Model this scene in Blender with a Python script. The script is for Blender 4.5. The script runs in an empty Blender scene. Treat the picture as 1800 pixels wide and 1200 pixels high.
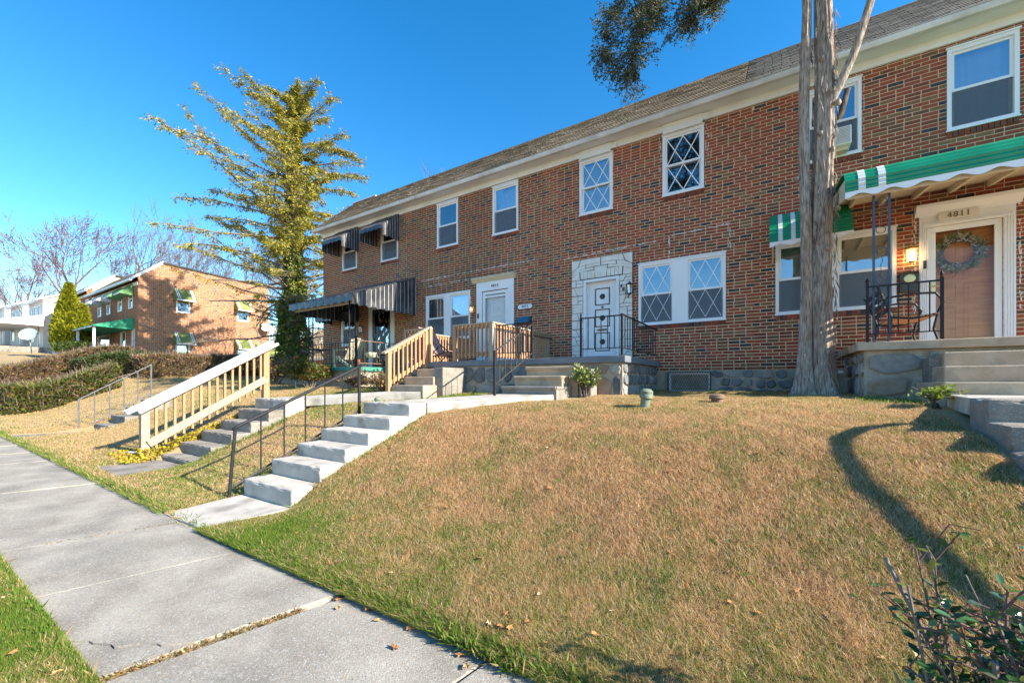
import bpy, math, random
import numpy as np
from mathutils import Vector, Matrix

# ------------------------------------------------------------------ scene, camera, light
SC = bpy.context.scene
COL = SC.collection
R = math.radians
EYE = 1.42
SUN_AZ, SUN_EL = 4.5, 29.5          # azimuth measured from +X towards +Y

cam = bpy.data.cameras.new('camera')
cam.lens, cam.sensor_width, cam.shift_y = 14.4, 36.0, 0.04
cam.clip_start, cam.clip_end = 0.05, 2000
camo = bpy.data.objects.new('camera', cam)
COL.objects.link(camo)
camo.location = (0, 0, EYE)
camo.rotation_euler = (R(90), 0, R(32.16))
SC.camera = camo

w = bpy.data.worlds.new('World')
SC.world = w
w.use_nodes = True
wn, wl = w.node_tree.nodes, w.node_tree.links
wn.clear()
sky = wn.new('ShaderNodeTexSky')
sky.sky_type = 'NISHITA'
sky.sun_disc = False
sky.sun_elevation = R(SUN_EL)
sky.sun_rotation = R(90 - SUN_AZ)
sky.altitude = 50
sky.air_density, sky.dust_density, sky.ozone_density = 1.0, 0.05, 2.0
hs = wn.new('ShaderNodeHueSaturation')
hs.inputs['Saturation'].default_value = 1.4
hs.inputs['Hue'].default_value = 0.498
bg = wn.new('ShaderNodeBackground')
bg.inputs['Strength'].default_value = 0.118
wo = wn.new('ShaderNodeOutputWorld')
wl.new(sky.outputs[0], hs.inputs['Color'])
wl.new(hs.outputs[0], bg.inputs['Color'])
wl.new(bg.outputs[0], wo.inputs['Surface'])

sl = bpy.data.lights.new('sun', 'SUN')
sl.energy, sl.angle, sl.color = 5.0, R(0.5), (1.0, 0.91, 0.77)
so = bpy.data.objects.new('sun', sl)
COL.objects.link(so)
sdir = Vector((math.cos(R(SUN_EL)) * math.cos(R(SUN_AZ)), math.cos(R(SUN_EL)) * math.sin(R(SUN_AZ)), math.sin(R(SUN_EL))))
so.rotation_euler = sdir.to_track_quat('Z', 'Y').to_euler()
so.location = (20, 4, 20)

SC.view_settings.view_transform = 'Standard'
SC.view_settings.look = 'None'
SC.view_settings.exposure = 1.43
SC.view_settings.gamma = 1
SC.cycles.max_bounces = 8
SC.cycles.transparent_max_bounces = 16

# ------------------------------------------------------------------ helpers
ORG = {}


def v3(a):
    return Vector(a)


class MB:
    def __init__(s):
        s.v, s.f, s.m = [], [], []

    def add(s, vs, fs, mi=0):
        n = len(s.v)
        s.v.extend([tuple(q) for q in vs])
        s.f.extend([tuple(i + n for i in f) for f in fs])
        s.m.extend([mi] * len(fs))
        return s

    def box(s, x0, x1, y0, y1, z0, z1, mi=0):
        vs = [(x, y, z) for z in (z0, z1) for y in (y0, y1) for x in (x0, x1)]
        return s.add(vs, [(0, 2, 3, 1), (4, 5, 7, 6), (0, 1, 5, 4), (2, 6, 7, 3), (0, 4, 6, 2), (1, 3, 7, 5)], mi)

    def bar(s, a, b, wd, h, mi=0, up=(0, 0, 1)):
        a, b = v3(a), v3(b)
        d = (b - a).normalized()
        sd = d.cross(v3(up))
        if sd.length < 1e-5:
            sd = d.cross(Vector((1, 0, 0)))
        sd.normalize()
        u = sd.cross(d)
        sd, u = sd * wd / 2, u * h / 2
        vs = [a - sd - u, a + sd - u, a + sd + u, a - sd + u, b - sd - u, b + sd - u, b + sd + u, b - sd + u]
        return s.add(vs, [(0, 1, 2, 3), (7, 6, 5, 4), (0, 4, 5, 1), (1, 5, 6, 2), (2, 6, 7, 3), (3, 7, 4, 0)], mi)

    def tube(s, pts, r, n=8, mi=0, cap=True):
        pts = [v3(q) for q in pts]
        k = len(pts)
        rs = r if isinstance(r, (list, tuple)) else [r] * k
        t0 = (pts[1] - pts[0]).normalized()
        ax = Vector((0, 0, 1)) if abs(t0.z) < 0.9 else Vector((1, 0, 0))
        nx = t0.cross(ax).normalized()
        vs, fs = [], []
        for i, q in enumerate(pts):
            t = (pts[min(i + 1, k - 1)] - pts[max(i - 1, 0)])
            t = t.normalized() if t.length > 1e-9 else t0
            nx = nx - t * nx.dot(t)
            nx = nx.normalized() if nx.length > 1e-6 else t.cross(Vector((0.3, 0.5, 0.8))).normalized()
            ny = t.cross(nx)
            for j in range(n):
                an = 2 * math.pi * j / n
                vs.append(q + (nx * math.cos(an) + ny * math.sin(an)) * rs[i])
        for i in range(k - 1):
            for j in range(n):
                a0, a1 = i * n + j, i * n + (j + 1) % n
                fs.append((a0, a1, a1 + n, a0 + n))
        if cap:
            fs.append(tuple(range(n))[::-1])
            fs.append(tuple((k - 1) * n + j for j in range(n)))
        return s.add(vs, fs, mi)

    def prism(s, poly, vec, mi=0):
        n = len(poly)
        vec = v3(vec)
        vs = [v3(q) for q in poly] + [v3(q) + vec for q in poly]
        fs = [tuple(range(n))[::-1], tuple(range(n, 2 * n))]
        fs += [(i, (i + 1) % n, n + (i + 1) % n, n + i) for i in range(n)]
        return s.add(vs, fs, mi)

    def lathe(s, c, prof, n=16, mi=0, axis='z'):
        vs, fs = [], []
        for r, h in prof:
            for j in range(n):
                an = 2 * math.pi * j / n
                a, b = r * math.cos(an), r * math.sin(an)
                if axis == 'z':
                    vs.append((c[0] + a, c[1] + b, c[2] + h))
                elif axis == 'y':
                    vs.append((c[0] + a, c[1] + h, c[2] + b))
                else:
                    vs.append((c[0] + h, c[1] + a, c[2] + b))
        k = len(prof)
        for i in range(k - 1):
            for j in range(n):
                a0, a1 = i * n + j, i * n + (j + 1) % n
                fs.append((a0, a1, a1 + n, a0 + n))
        fs.append(tuple(range(n))[::-1])
        fs.append(tuple((k - 1) * n + j for j in range(n)))
        return s.add(vs, fs, mi)

    def ring(s, x0, x1, z0, z1, wd, y0, y1, mi=0):
        """rectangular frame in an x-z plane, pieces butted end to end"""
        s.box(x0, x1, y0, y1, z1 - wd, z1, mi)
        s.box(x0, x1, y0, y1, z0, z0 + wd, mi)
        s.box(x0, x0 + wd, y0, y1, z0 + wd, z1 - wd, mi)
        s.box(x1 - wd, x1, y0, y1, z0 + wd, z1 - wd, mi)
        return s


def fix_normals(me):
    import bmesh
    b = bmesh.new()
    b.from_mesh(me)
    bmesh.ops.recalc_face_normals(b, faces=b.faces)
    b.to_mesh(me)
    b.free()


def thing(name, label, cat, loc, group=None):
    o = bpy.data.objects.new(name, None)
    o.empty_display_size = 0.2
    COL.objects.link(o)
    o.location = loc
    ORG[o.name] = Vector(loc)
    o['label'], o['category'] = label, cat
    if group:
        o['group'] = group
    return o


def finish(o, parent, kind, label, bevel):
    COL.objects.link(o)
    if parent is not None:
        o.parent = parent
        ORG[o.name] = ORG[parent.name].copy()
    else:
        ORG[o.name] = Vector((0, 0, 0))
    if kind:
        o['kind'] = kind
    if label:
        o['label'] = label
    if bevel:
        m = o.modifiers.new('bevel', 'BEVEL')
        m.width, m.segments, m.limit_method = bevel, 2, 'ANGLE'
        m.angle_limit = R(40)
    return o


def part(name, mb, mats, parent=None, kind=None, label=None, bevel=0, smooth=False):
    off = ORG[parent.name] if parent is not None else Vector((0, 0, 0))
    me = bpy.data.meshes.new(name)
    ox, oy, oz = off
    me.from_pydata([(a - ox, b - oy, c - oz) for a, b, c in mb.v], [], mb.f)
    if not isinstance(mats, (list, tuple)):
        mats = [mats]
    for m in mats:
        me.materials.append(m)
    if len(mats) > 1:
        me.polygons.foreach_set('material_index', mb.m)
    fix_normals(me)
    if smooth:
        me.polygons.foreach_set('use_smooth', [True] * len(me.polygons))
        if smooth == 'auto':
            try:
                me.set_sharp_from_angle(angle=R(40))
            except Exception:
                pass
    o = bpy.data.objects.new(name, me)
    return finish(o, parent, kind, label, bevel)


def single(name, label, cat, mb, mats, group=None, **k):
    o = part(name, mb, mats, None, **k)
    o['label'], o['category'] = label, cat
    if group:
        o['group'] = group
    return o


def inst(name, me, parent, pos, rot=None):
    o = bpy.data.objects.new(name, me)
    COL.objects.link(o)
    o.parent = parent
    o.location = Vector(pos) - ORG[parent.name]
    if rot is not None:
        o.rotation_euler = rot
    return o


def np_mesh(name, V, Fq, mats, parent=None, col=None, kind=None, nv=4, smooth=False, label=None):
    """fast mesh from arrays; Fq (n,nv) faces; col (nverts,3)"""
    off = ORG[parent.name] if parent is not None else Vector((0, 0, 0))
    me = bpy.data.meshes.new(name)
    V = np.asarray(V, np.float32) - np.array(off, np.float32)
    Fq = np.asarray(Fq, np.int32)
    me.vertices.add(len(V))
    me.vertices.foreach_set('co', V.ravel())
    me.loops.add(Fq.size)
    me.loops.foreach_set('vertex_index', Fq.ravel())
    me.polygons.add(len(Fq))
    me.polygons.foreach_set('loop_start', np.arange(0, Fq.size, nv, dtype=np.int32))
    try:
        me.polygons.foreach_set('loop_total', np.full(len(Fq), nv, np.int32))
    except Exception:
        pass
    if not isinstance(mats, (list, tuple)):
        mats = [mats]
    for m in mats:
        me.materials.append(m)
    if col is not None:
        at = me.attributes.new('col', 'FLOAT_COLOR', 'POINT')
        c4 = np.ones((len(V), 4), np.float32)
        c4[:, :3] = col
        at.data.foreach_set('color', c4.ravel())
    me.update(calc_edges=True)
    if smooth:
        me.polygons.foreach_set('use_smooth', np.ones(len(Fq), bool))
    o = bpy.data.objects.new(name, me)
    return finish(o, parent, kind, label, 0)


def vnoise(x, y, seed=0):
    """smooth value noise, vectorised"""
    rng = np.random.RandomState(seed)
    T = rng.rand(256, 256)
    xi, yi = np.floor(x).astype(int), np.floor(y).astype(int)
    fx, fy = x - xi, y - yi
    fx, fy = fx * fx * (3 - 2 * fx), fy * fy * (3 - 2 * fy)
    a, b = T[xi % 256, yi % 256], T[(xi + 1) % 256, yi % 256]
    c, d = T[xi % 256, (yi + 1) % 256], T[(xi + 1) % 256, (yi + 1) % 256]
    return (a * (1 - fx) + b * fx) * (1 - fy) + (c * (1 - fx) + d * fx) * fy


# ------------------------------------------------------------------ materials
def mat(name, c1, c2=None, scale=8.0, rough=0.75, bump=0.0, bscale=None, stretch=(1, 1, 1), spec=0.3, metal=0.0,
        detail=5, rnd=0.0, lo=0.35, hi=0.65, c3=None, s3=1.5, f3=0.6, speck=None):
    m = bpy.data.materials.new(name)
    m.use_nodes = True
    N, L = m.node_tree.nodes, m.node_tree.links
    b = N['Principled BSDF']
    b.inputs['Roughness'].default_value = rough
    b.inputs['Specular IOR Level'].default_value = spec
    b.inputs['Metallic'].default_value = metal
    c2 = c2 or c1
    g = N.new('ShaderNodeNewGeometry')
    mp = N.new('ShaderNodeMapping')
    mp.inputs['Scale'].default_value = stretch
    L.new(g.outputs['Position'], mp.inputs['Vector'])
    no = N.new('ShaderNodeTexNoise')
    no.inputs['Scale'].default_value = scale
    no.inputs['Detail'].default_value = detail
    L.new(mp.outputs[0], no.inputs['Vector'])
    mr = N.new('ShaderNodeMapRange')
    mr.inputs['From Min'].default_value, mr.inputs['From Max'].default_value = lo, hi
    L.new(no.outputs['Fac'], mr.inputs['Value'])
    mx = N.new('ShaderNodeMix')
    mx.data_type = 'RGBA'
    mx.inputs['A'].default_value, mx.inputs['B'].default_value = (*c1, 1), (*c2, 1)
    L.new(mr.outputs[0], mx.inputs['Factor'])
    out = mx.outputs['Result']
    if c3:
        n3 = N.new('ShaderNodeTexNoise')
        n3.inputs['Scale'].default_value, n3.inputs['Detail'].default_value = s3, 6
        L.new(mp.outputs[0], n3.inputs['Vector'])
        r3 = N.new('ShaderNodeMapRange')
        r3.inputs['From Min'].default_value, r3.inputs['From Max'].default_value = 0.5, 0.68
        r3.inputs['To Max'].default_value = f3
        L.new(n3.outputs['Fac'], r3.inputs['Value'])
        m3 = N.new('ShaderNodeMix')
        m3.data_type = 'RGBA'
        m3.inputs['B'].default_value = (*c3, 1)
        L.new(r3.outputs[0], m3.inputs['Factor'])
        L.new(out, m3.inputs['A'])
        out = m3.outputs['Result']
    if speck:
        for (sc, colr, th, fac) in speck:
            vo = N.new('ShaderNodeTexVoronoi')
            vo.inputs['Scale'].default_value = sc
            L.new(mp.outputs[0], vo.inputs['Vector'])
            se = N.new('ShaderNodeSeparateColor')
            L.new(vo.outputs['Color'], se.inputs[0])
            r4 = N.new('ShaderNodeMapRange')
            r4.inputs['From Min'].default_value, r4.inputs['From Max'].default_value = th, th + 0.05
            r4.inputs['To Max'].default_value = fac
            L.new(se.outputs[0], r4.inputs['Value'])
            m4 = N.new('ShaderNodeMix')
            m4.data_type = 'RGBA'
            m4.inputs['B'].default_value = (*colr, 1)
            L.new(r4.outputs[0], m4.inputs['Factor'])
            L.new(out, m4.inputs['A'])
            out = m4.outputs['Result']
    if rnd:
        oi = N.new('ShaderNodeObjectInfo')
        rr = N.new('ShaderNodeMapRange')
        rr.inputs['To Min'].default_value, rr.inputs['To Max'].default_value = 1 - rnd, 1 + rnd
        L.new(oi.outputs['Random'], rr.inputs['Value'])
        mm = N.new('ShaderNodeVectorMath')
        mm.operation = 'SCALE'
        L.new(out, mm.inputs[0])
        L.new(rr.outputs[0], mm.inputs['Scale'])
        out = mm.outputs[0]
    L.new(out, b.inputs['Base Color'])
    if bump:
        nb = no
        if bscale:
            nb = N.new('ShaderNodeTexNoise')
            nb.inputs['Scale'].default_value, nb.inputs['Detail'].default_value = bscale, 6
            L.new(mp.outputs[0], nb.inputs['Vector'])
        bp = N.new('ShaderNodeBump')
        bp.inputs['Strength'].default_value = min(1.0, bump)
        bp.inputs['Distance'].default_value = 0.01 if bump < 1.0 else 0.022
        L.new(nb.outputs['Fac'], bp.inputs['Height'])
        L.new(bp.outputs[0], b.inputs['Normal'])
    return m


def vmat(name, rough=0.6, transl=0.25, spec=0.2, up=0.0):
    """leaf or blade material: own colour from the 'col' attribute, some light passes through"""
    m = bpy.data.materials.new(name)
    m.use_nodes = True
    N, L = m.node_tree.nodes, m.node_tree.links
    b = N['Principled BSDF']
    b.inputs['Roughness'].default_value = rough
    b.inputs['Specular IOR Level'].default_value = spec
    a = N.new('ShaderNodeAttribute')
    a.attribute_name = 'col'
    L.new(a.outputs['Color'], b.inputs['Base Color'])
    t = N.new('ShaderNodeBsdfTranslucent')
    L.new(a.outputs['Color'], t.inputs['Color'])
    if up:                            # thin rounded blades in a thick sward: shading normals lean upwards
        g = N.new('ShaderNodeNewGeometry')
        s1 = N.new('ShaderNodeVectorMath')
        s1.operation = 'SCALE'
        s1.inputs['Scale'].default_value = 1 - up
        L.new(g.outputs['Normal'], s1.inputs[0])
        ad = N.new('ShaderNodeVectorMath')
        ad.operation = 'ADD'
        ad.inputs[1].default_value = (0, 0, up)
        L.new(s1.outputs[0], ad.inputs[0])
        nn = N.new('ShaderNodeVectorMath')
        nn.operation = 'NORMALIZE'
        L.new(ad.outputs[0], nn.inputs[0])
        L.new(nn.outputs[0], b.inputs['Normal'])
    ms = N.new('ShaderNodeMixShader')
    ms.inputs[0].default_value = transl
    L.new(b.outputs[0], ms.inputs[1])
    L.new(t.outputs[0], ms.inputs[2])
    L.new(ms.outputs[0], N['Material Output'].inputs['Surface'])
    return m


def glass(name, tint, refl, rough=0.01, ior=1.5):
    m = bpy.data.materials.new(name)
    m.use_nodes = True
    N, L = m.node_tree.nodes, m.node_tree.links
    N.remove(N['Principled BSDF'])
    tr = N.new('ShaderNodeBsdfTransparent')
    tr.inputs[0].default_value = (*tint, 1)
    gl = N.new('ShaderNodeBsdfGlossy')
    gl.inputs['Roughness'].default_value = rough
    gl.inputs['Color'].default_value = (0.95, 0.97, 1, 1)
    lw = N.new('ShaderNodeFresnel')
    lw.inputs['IOR'].default_value = ior
    ad = N.new('ShaderNodeMath')
    ad.operation = 'ADD'
    ad.use_clamp = True
    ad.inputs[1].default_value = refl
    L.new(lw.outputs[0], ad.inputs[0])
    # slight waviness of old panes
    g = N.new('ShaderNodeNewGeometry')
    no = N.new('ShaderNodeTexNoise')
    no.inputs['Scale'].default_value = 1.6
    L.new(g.outputs['Position'], no.inputs['Vector'])
    bp = N.new('ShaderNodeBump')
    bp.inputs['Strength'].default_value, bp.inputs['Distance'].default_value = 0.4, 0.012
    L.new(no.outputs['Fac'], bp.inputs['Height'])
    L.new(bp.outputs[0], gl.inputs['Normal'])
    ms = N.new('ShaderNodeMixShader')
    L.new(ad.outputs[0], ms.inputs[0])
    L.new(tr.outputs[0], ms.inputs[1])
    L.new(gl.outputs[0], ms.inputs[2])
    L.new(ms.outputs[0], N['Material Output'].inputs['Surface'])
    return m


def mesh_screen(name, col, cover):
    m = bpy.data.materials.new(name)
    m.use_nodes = True
    N, L = m.node_tree.nodes, m.node_tree.links
    b = N['Principled BSDF']
    b.inputs['Base Color'].default_value = (*col, 1)
    b.inputs['Roughness'].default_value = 0.6
    tr = N.new('ShaderNodeBsdfTransparent')
    g = N.new('ShaderNodeNewGeometry')
    wv = N.new('ShaderNodeTexNoise')
    wv.inputs['Scale'].default_value = 9
    L.new(g.outputs['Position'], wv.inputs['Vector'])
    r = N.new('ShaderNodeMapRange')
    r.inputs['To Min'].default_value, r.inputs['To Max'].default_value = cover - 0.03, cover + 0.03
    L.new(wv.outputs['Fac'], r.inputs['Value'])
    ms = N.new('ShaderNodeMixShader')
    L.new(r.outputs[0], ms.inputs[0])
    L.new(tr.outputs[0], ms.inputs[1])
    L.new(b.outputs[0], ms.inputs[2])
    L.new(ms.outputs[0], N['Material Output'].inputs['Surface'])
    return m


def emit(name, col, st):
    m = bpy.data.materials.new(name)
    m.use_nodes = True
    b = m.node_tree.nodes['Principled BSDF']
    b.inputs['Base Color'].default_value = (*col, 1)
    b.inputs['Emission Color'].default_value = (*col, 1)
    b.inputs['Emission Strength'].default_value = st
    return m


M = {}
M['brick'] = [
    mat('brick_red', (0.26, 0.058, 0.032), (0.325, 0.084, 0.045), 30, 0.85, 0.35, 90, rnd=0.2, c3=(0.17, 0.06, 0.035), s3=0.6, f3=0.55),
    mat('brick_dark_red', (0.17, 0.045, 0.028), (0.225, 0.068, 0.04), 30, 0.85, 0.35, 90, rnd=0.2, c3=(0.1, 0.04, 0.03), s3=0.6, f3=0.55),
    mat('brick_tan', (0.195, 0.098, 0.046), (0.25, 0.13, 0.062), 30, 0.85, 0.35, 90, rnd=0.22, c3=(0.15, 0.085, 0.045), s3=0.6, f3=0.5),
    mat('brick_umber', (0.135, 0.06, 0.036), (0.185, 0.085, 0.05), 30, 0.85, 0.35, 90, rnd=0.2),
    mat('brick_flashed', (0.028, 0.026, 0.03), (0.062, 0.05, 0.05), 30, 0.6, 0.35, 90, rnd=0.25),
]
M['brick_far'] = [
    mat('far_brick_red', (0.30, 0.105, 0.045), (0.37, 0.145, 0.065), 20, 0.85),
    mat('far_brick_dark', (0.25, 0.09, 0.06), (0.32, 0.13, 0.085), 20, 0.85),
    mat('far_brick_tan', (0.33, 0.17, 0.09), (0.38, 0.21, 0.115), 20, 0.85),
    mat('far_brick_umber', (0.28, 0.12, 0.08), (0.33, 0.15, 0.1), 20, 0.85),
    mat('far_brick_flashed', (0.06, 0.05, 0.05), (0.1, 0.07, 0.06), 20, 0.7),
]
M['mortar'] = mat('mortar', (0.68, 0.485, 0.30), (0.74, 0.56, 0.37), 14, 0.95, 0.3, 120, c3=(0.5, 0.37, 0.25), s3=0.9)
M['white'] = mat('white_paint', (0.78, 0.78, 0.76), (0.72, 0.72, 0.70), 3, 0.5, 0.05, 60, c3=(0.62, 0.6, 0.54), s3=1.3, f3=0.35)
M['vinyl'] = mat('white_vinyl', (0.82, 0.83, 0.83), (0.77, 0.78, 0.79), 2, 0.4)
M['cream'] = mat('cream_paint', (0.66, 0.58, 0.42), (0.6, 0.52, 0.37), 3, 0.55, 0.04, 50)
M['gutter'] = mat('gutter_paint', (0.72, 0.72, 0.70), (0.62, 0.61, 0.58), 2.5, 0.5, c3=(0.42, 0.38, 0.33), s3=2.2, f3=0.5)
M['concrete'] = mat('pale_concrete', (0.41, 0.375, 0.325), (0.50, 0.465, 0.41), 5, 0.9, 0.35, 110, c3=(0.2, 0.185, 0.16), s3=3.4, f3=0.75, speck=[(140, (0.4, 0.38, 0.35), 0.86, 0.4)])
M['concrete_dark'] = mat('weathered_concrete', (0.20, 0.18, 0.155), (0.28, 0.255, 0.22), 6, 0.95, 0.5, 90, c3=(0.10, 0.09, 0.075), s3=3.0, f3=0.7, speck=[(120, (0.42, 0.39, 0.34), 0.85, 0.5)])
M['concrete_tan'] = mat('tan_concrete', (0.40, 0.30, 0.20), (0.48, 0.375, 0.265), 5, 0.95, 0.45, 90, c3=(0.21, 0.18, 0.14), s3=3.5, f3=0.6)
M['sidewalk'] = mat('sidewalk_concrete', (0.24, 0.212, 0.172), (0.375, 0.342, 0.285), 2.6, 0.92, 0.5, 130, c3=(0.125, 0.117, 0.104), s3=0.75, f3=0.7,
                    speck=[(240, (0.5, 0.48, 0.44), 0.72, 0.32), (210, (0.1, 0.095, 0.085), 0.75, 0.3), (95, (0.46, 0.45, 0.42), 0.88, 0.4), (130, (0.12, 0.117, 0.113), 0.82, 0.28), (60, (0.36, 0.27, 0.19), 0.95, 0.5)])
M['slab_paint'] = mat('grey_painted_slab', (0.135, 0.15, 0.17), (0.17, 0.185, 0.205), 5, 0.65, 0.1, 60)
M['green_slab'] = mat('green_painted_slab', (0.05, 0.24, 0.17), (0.07, 0.29, 0.21), 6, 0.6, 0.1, 60)
M['stone'] = [
    mat('stone_blue', (0.10, 0.115, 0.125), (0.20, 0.20, 0.19), 7, 0.9, 0.8, 25, rnd=0.2),
    mat('stone_grey', (0.24, 0.225, 0.20), (0.34, 0.31, 0.27), 9, 0.9, 0.8, 25, rnd=0.2),
    mat('stone_brown', (0.27, 0.185, 0.125), (0.33, 0.25, 0.18), 9, 0.9, 0.8, 25, rnd=0.2),
]
M['stone_mortar'] = mat('rubble_mortar', (0.33, 0.275, 0.21), (0.44, 0.38, 0.30), 7, 0.95, 1.0, 30, c3=(0.25, 0.21, 0.17), s3=4)
M['form_stone'] = mat('formed_stone', (0.70, 0.67, 0.60), (0.78, 0.76, 0.71), 7, 0.85, 0.6, 30, c3=(0.6, 0.52, 0.42), s3=4, f3=0.35)
M['joint_black'] = mat('dark_joint', (0.045, 0.042, 0.04), (0.07, 0.065, 0.06), 20, 0.9)
M['iron'] = mat('black_iron', (0.014, 0.015, 0.017), (0.024, 0.024, 0.027), 20, 0.6, 0.1, 120, spec=0.25)
M['iron_worn'] = mat('worn_iron', (0.028, 0.028, 0.03), (0.075, 0.065, 0.058), 14, 0.65, 0.2, 120, spec=0.3)
M['iron_grey'] = mat('grey_iron', (0.09, 0.092, 0.1), (0.14, 0.142, 0.148), 10, 0.6, spec=0.5)
M['navy'] = mat('navy_post', (0.03, 0.06, 0.115), (0.045, 0.08, 0.14), 6, 0.4, spec=0.5)
M['wood'] = mat('weathered_pine', (0.36, 0.19, 0.095), (0.45, 0.26, 0.14), 9, 0.8, 0.35, 40, stretch=(5, 5, 0.7), c3=(0.36, 0.27, 0.19), s3=1.2, f3=0.6)
M['wood_grey'] = mat('greyed_pine', (0.33, 0.25, 0.175), (0.42, 0.335, 0.25), 9, 0.85, 0.35, 40, stretch=(5, 5, 0.9), c3=(0.3, 0.25, 0.2), s3=1.3)
M['grey_metal'] = mat('grey_pipe', (0.3, 0.31, 0.32), (0.38, 0.39, 0.4), 8, 0.4, metal=0.5)
M['shingle_tan'] = [
    mat('shingle_tan', (0.40, 0.32, 0.225), (0.5, 0.42, 0.31), 25, 0.95, 0.6, 160, rnd=0.15, c3=(0.25, 0.15, 0.07), s3=0.9, f3=0.5),
    mat('shingle_brown', (0.32, 0.255, 0.18), (0.41, 0.335, 0.24), 25, 0.95, 0.6, 160, rnd=0.15),
]
M['shingle_grey'] = [
    mat('shingle_grey', (0.31, 0.285, 0.25), (0.40, 0.37, 0.33), 25, 0.95, 0.6, 160, rnd=0.14),
    mat('shingle_grey_dark', (0.23, 0.215, 0.195), (0.30, 0.28, 0.25), 25, 0.95, 0.6, 160, rnd=0.14),
]
M['roof_felt'] = mat('roof_felt', (0.035, 0.034, 0.033), (0.06, 0.055, 0.05), 6, 0.95)
M['roof_pale'] = mat('pale_roof_edge', (0.6, 0.6, 0.6), (0.7, 0.7, 0.7), 3, 0.6)
M['glass'] = glass('window_glass', (0.88, 0.91, 0.93), 0.22)
M['glass_storm'] = glass('storm_glass', (0.97, 0.97, 0.97), 0.0, ior=1.33)
M['glass_dim'] = glass('dim_glass', (0.8, 0.85, 0.88), 0.10)
M['screen'] = mesh_screen('insect_screen', (0.13, 0.155, 0.185), 0.52)
M['blind'] = mat('window_blind', (0.74, 0.66, 0.5), (0.8, 0.72, 0.56), 3, 0.7)
M['curtain'] = mat('white_curtain', (0.62, 0.62, 0.6), (0.7, 0.7, 0.68), 3, 0.9)
M['black_paint'] = mat('black_paint', (0.015, 0.017, 0.022), (0.028, 0.03, 0.036), 8, 0.35, spec=0.5)
M['door_white'] = mat('white_door', (0.80, 0.80, 0.80), (0.75, 0.76, 0.77), 2, 0.4)
M['door_wood'] = mat('varnished_door', (0.58, 0.21, 0.055), (0.68, 0.29, 0.09), 5, 0.45, 0.1, 40, stretch=(1, 1, 6), spec=0.5)
M['brass'] = mat('brass', (0.62, 0.47, 0.2), (0.7, 0.55, 0.28), 5, 0.3, metal=0.9)
M['awning_black'] = mat('black_awning', (0.022, 0.025, 0.034), (0.05, 0.052, 0.06), 5, 0.32, spec=0.55, c3=(0.15, 0.145, 0.14), s3=2.2, f3=0.5)
M['awning_seam_sheen'] = mat('awning_seam_sheen', (0.36, 0.36, 0.35), (0.48, 0.47, 0.45), 9, 0.5)  # seam tone lightened to paint in the specular streaks of the side slats
M['awning_under'] = mat('awning_underside', (0.34, 0.29, 0.2), (0.4, 0.345, 0.25), 5, 0.6)
M['awning_green'] = mat('green_awning', (0.004, 0.215, 0.10), (0.006, 0.26, 0.125), 3, 0.35, spec=0.5, c3=(0.003, 0.15, 0.075), s3=2, f3=0.5)
M['awning_olive'] = mat('faded_green_awning', (0.16, 0.19, 0.05), (0.2, 0.22, 0.065), 3, 0.6, c3=(0.25, 0.27, 0.12), s3=1.3, f3=0.4)
M['awning_far_green'] = mat('far_green_awning', (0.10, 0.25, 0.09), (0.14, 0.3, 0.12), 3, 0.5)
M['awning_teal'] = mat('teal_green_awning', (0.02, 0.26, 0.13), (0.03, 0.3, 0.16), 3, 0.5)
M['awning_white'] = mat('white_awning', (0.66, 0.66, 0.62), (0.72, 0.72, 0.68), 3, 0.5)
M['siding'] = mat('white_siding', (0.58, 0.555, 0.505), (0.63, 0.605, 0.555), 2, 0.5)
M['bark'] = mat('cedar_bark', (0.19, 0.15, 0.12), (0.50, 0.42, 0.345), 7, 0.95, 1.0, 16, stretch=(6, 6, 0.9), c3=(0.27, 0.15, 0.085), s3=0.8, f3=0.5, lo=0.36, hi=0.62)
M['bark_cut'] = mat('cut_wood', (0.52, 0.43, 0.33), (0.42, 0.33, 0.24), 12, 0.9)
M['bark_grey'] = mat('grey_bark', (0.13, 0.11, 0.09), (0.22, 0.19, 0.165), 6, 0.95, 0.8, 20, stretch=(4, 4, 0.8))
M['bark_red'] = mat('red_brown_twigs', (0.11, 0.065, 0.055), (0.16, 0.10, 0.085), 4, 0.95)
M['bark_far'] = mat('far_bark', (0.12, 0.092, 0.077), (0.17, 0.13, 0.11), 4, 0.95)
M['leaf'] = vmat('leaves', 0.55, 0.3, 0.25)
M['leaf_gloss'] = vmat('glossy_leaves', 0.28, 0.2, 0.5)
M['blade'] = vmat('grass_blades', 0.75, 0.5, 0.05, up=0.3)
M['soil'] = mat('lawn_soil', (0.33, 0.225, 0.115), (0.43, 0.31, 0.165), 60, 1.0, 0.4, 90, c3=(0.25, 0.22, 0.08), s3=1.6, f3=0.5)
M['ground_far'] = mat('far_ground', (0.16, 0.13, 0.07), (0.2, 0.17, 0.09), 1.2, 1.0)
M['asphalt'] = mat('asphalt', (0.05, 0.05, 0.05), (0.065, 0.064, 0.062), 30, 0.95, 0.4, 200)
M['joint_soil'] = mat('joint_soil', (0.12, 0.085, 0.05), (0.26, 0.19, 0.1), 20, 1.0, 0.8, 80)
M['pink'] = mat('mauve_fabric', (0.40, 0.235, 0.215), (0.45, 0.27, 0.245), 6, 0.85)
M['beige'] = mat('beige_plastic', (0.48, 0.41, 0.30), (0.54, 0.47, 0.36), 6, 0.6)
M['pot'] = mat('cream_pot', (0.6, 0.52, 0.34), (0.66, 0.58, 0.4), 6, 0.6)
M['mailbox'] = mat('black_mailbox', (0.03, 0.031, 0.033), (0.042, 0.043, 0.045), 6, 0.4, spec=0.5)
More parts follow.
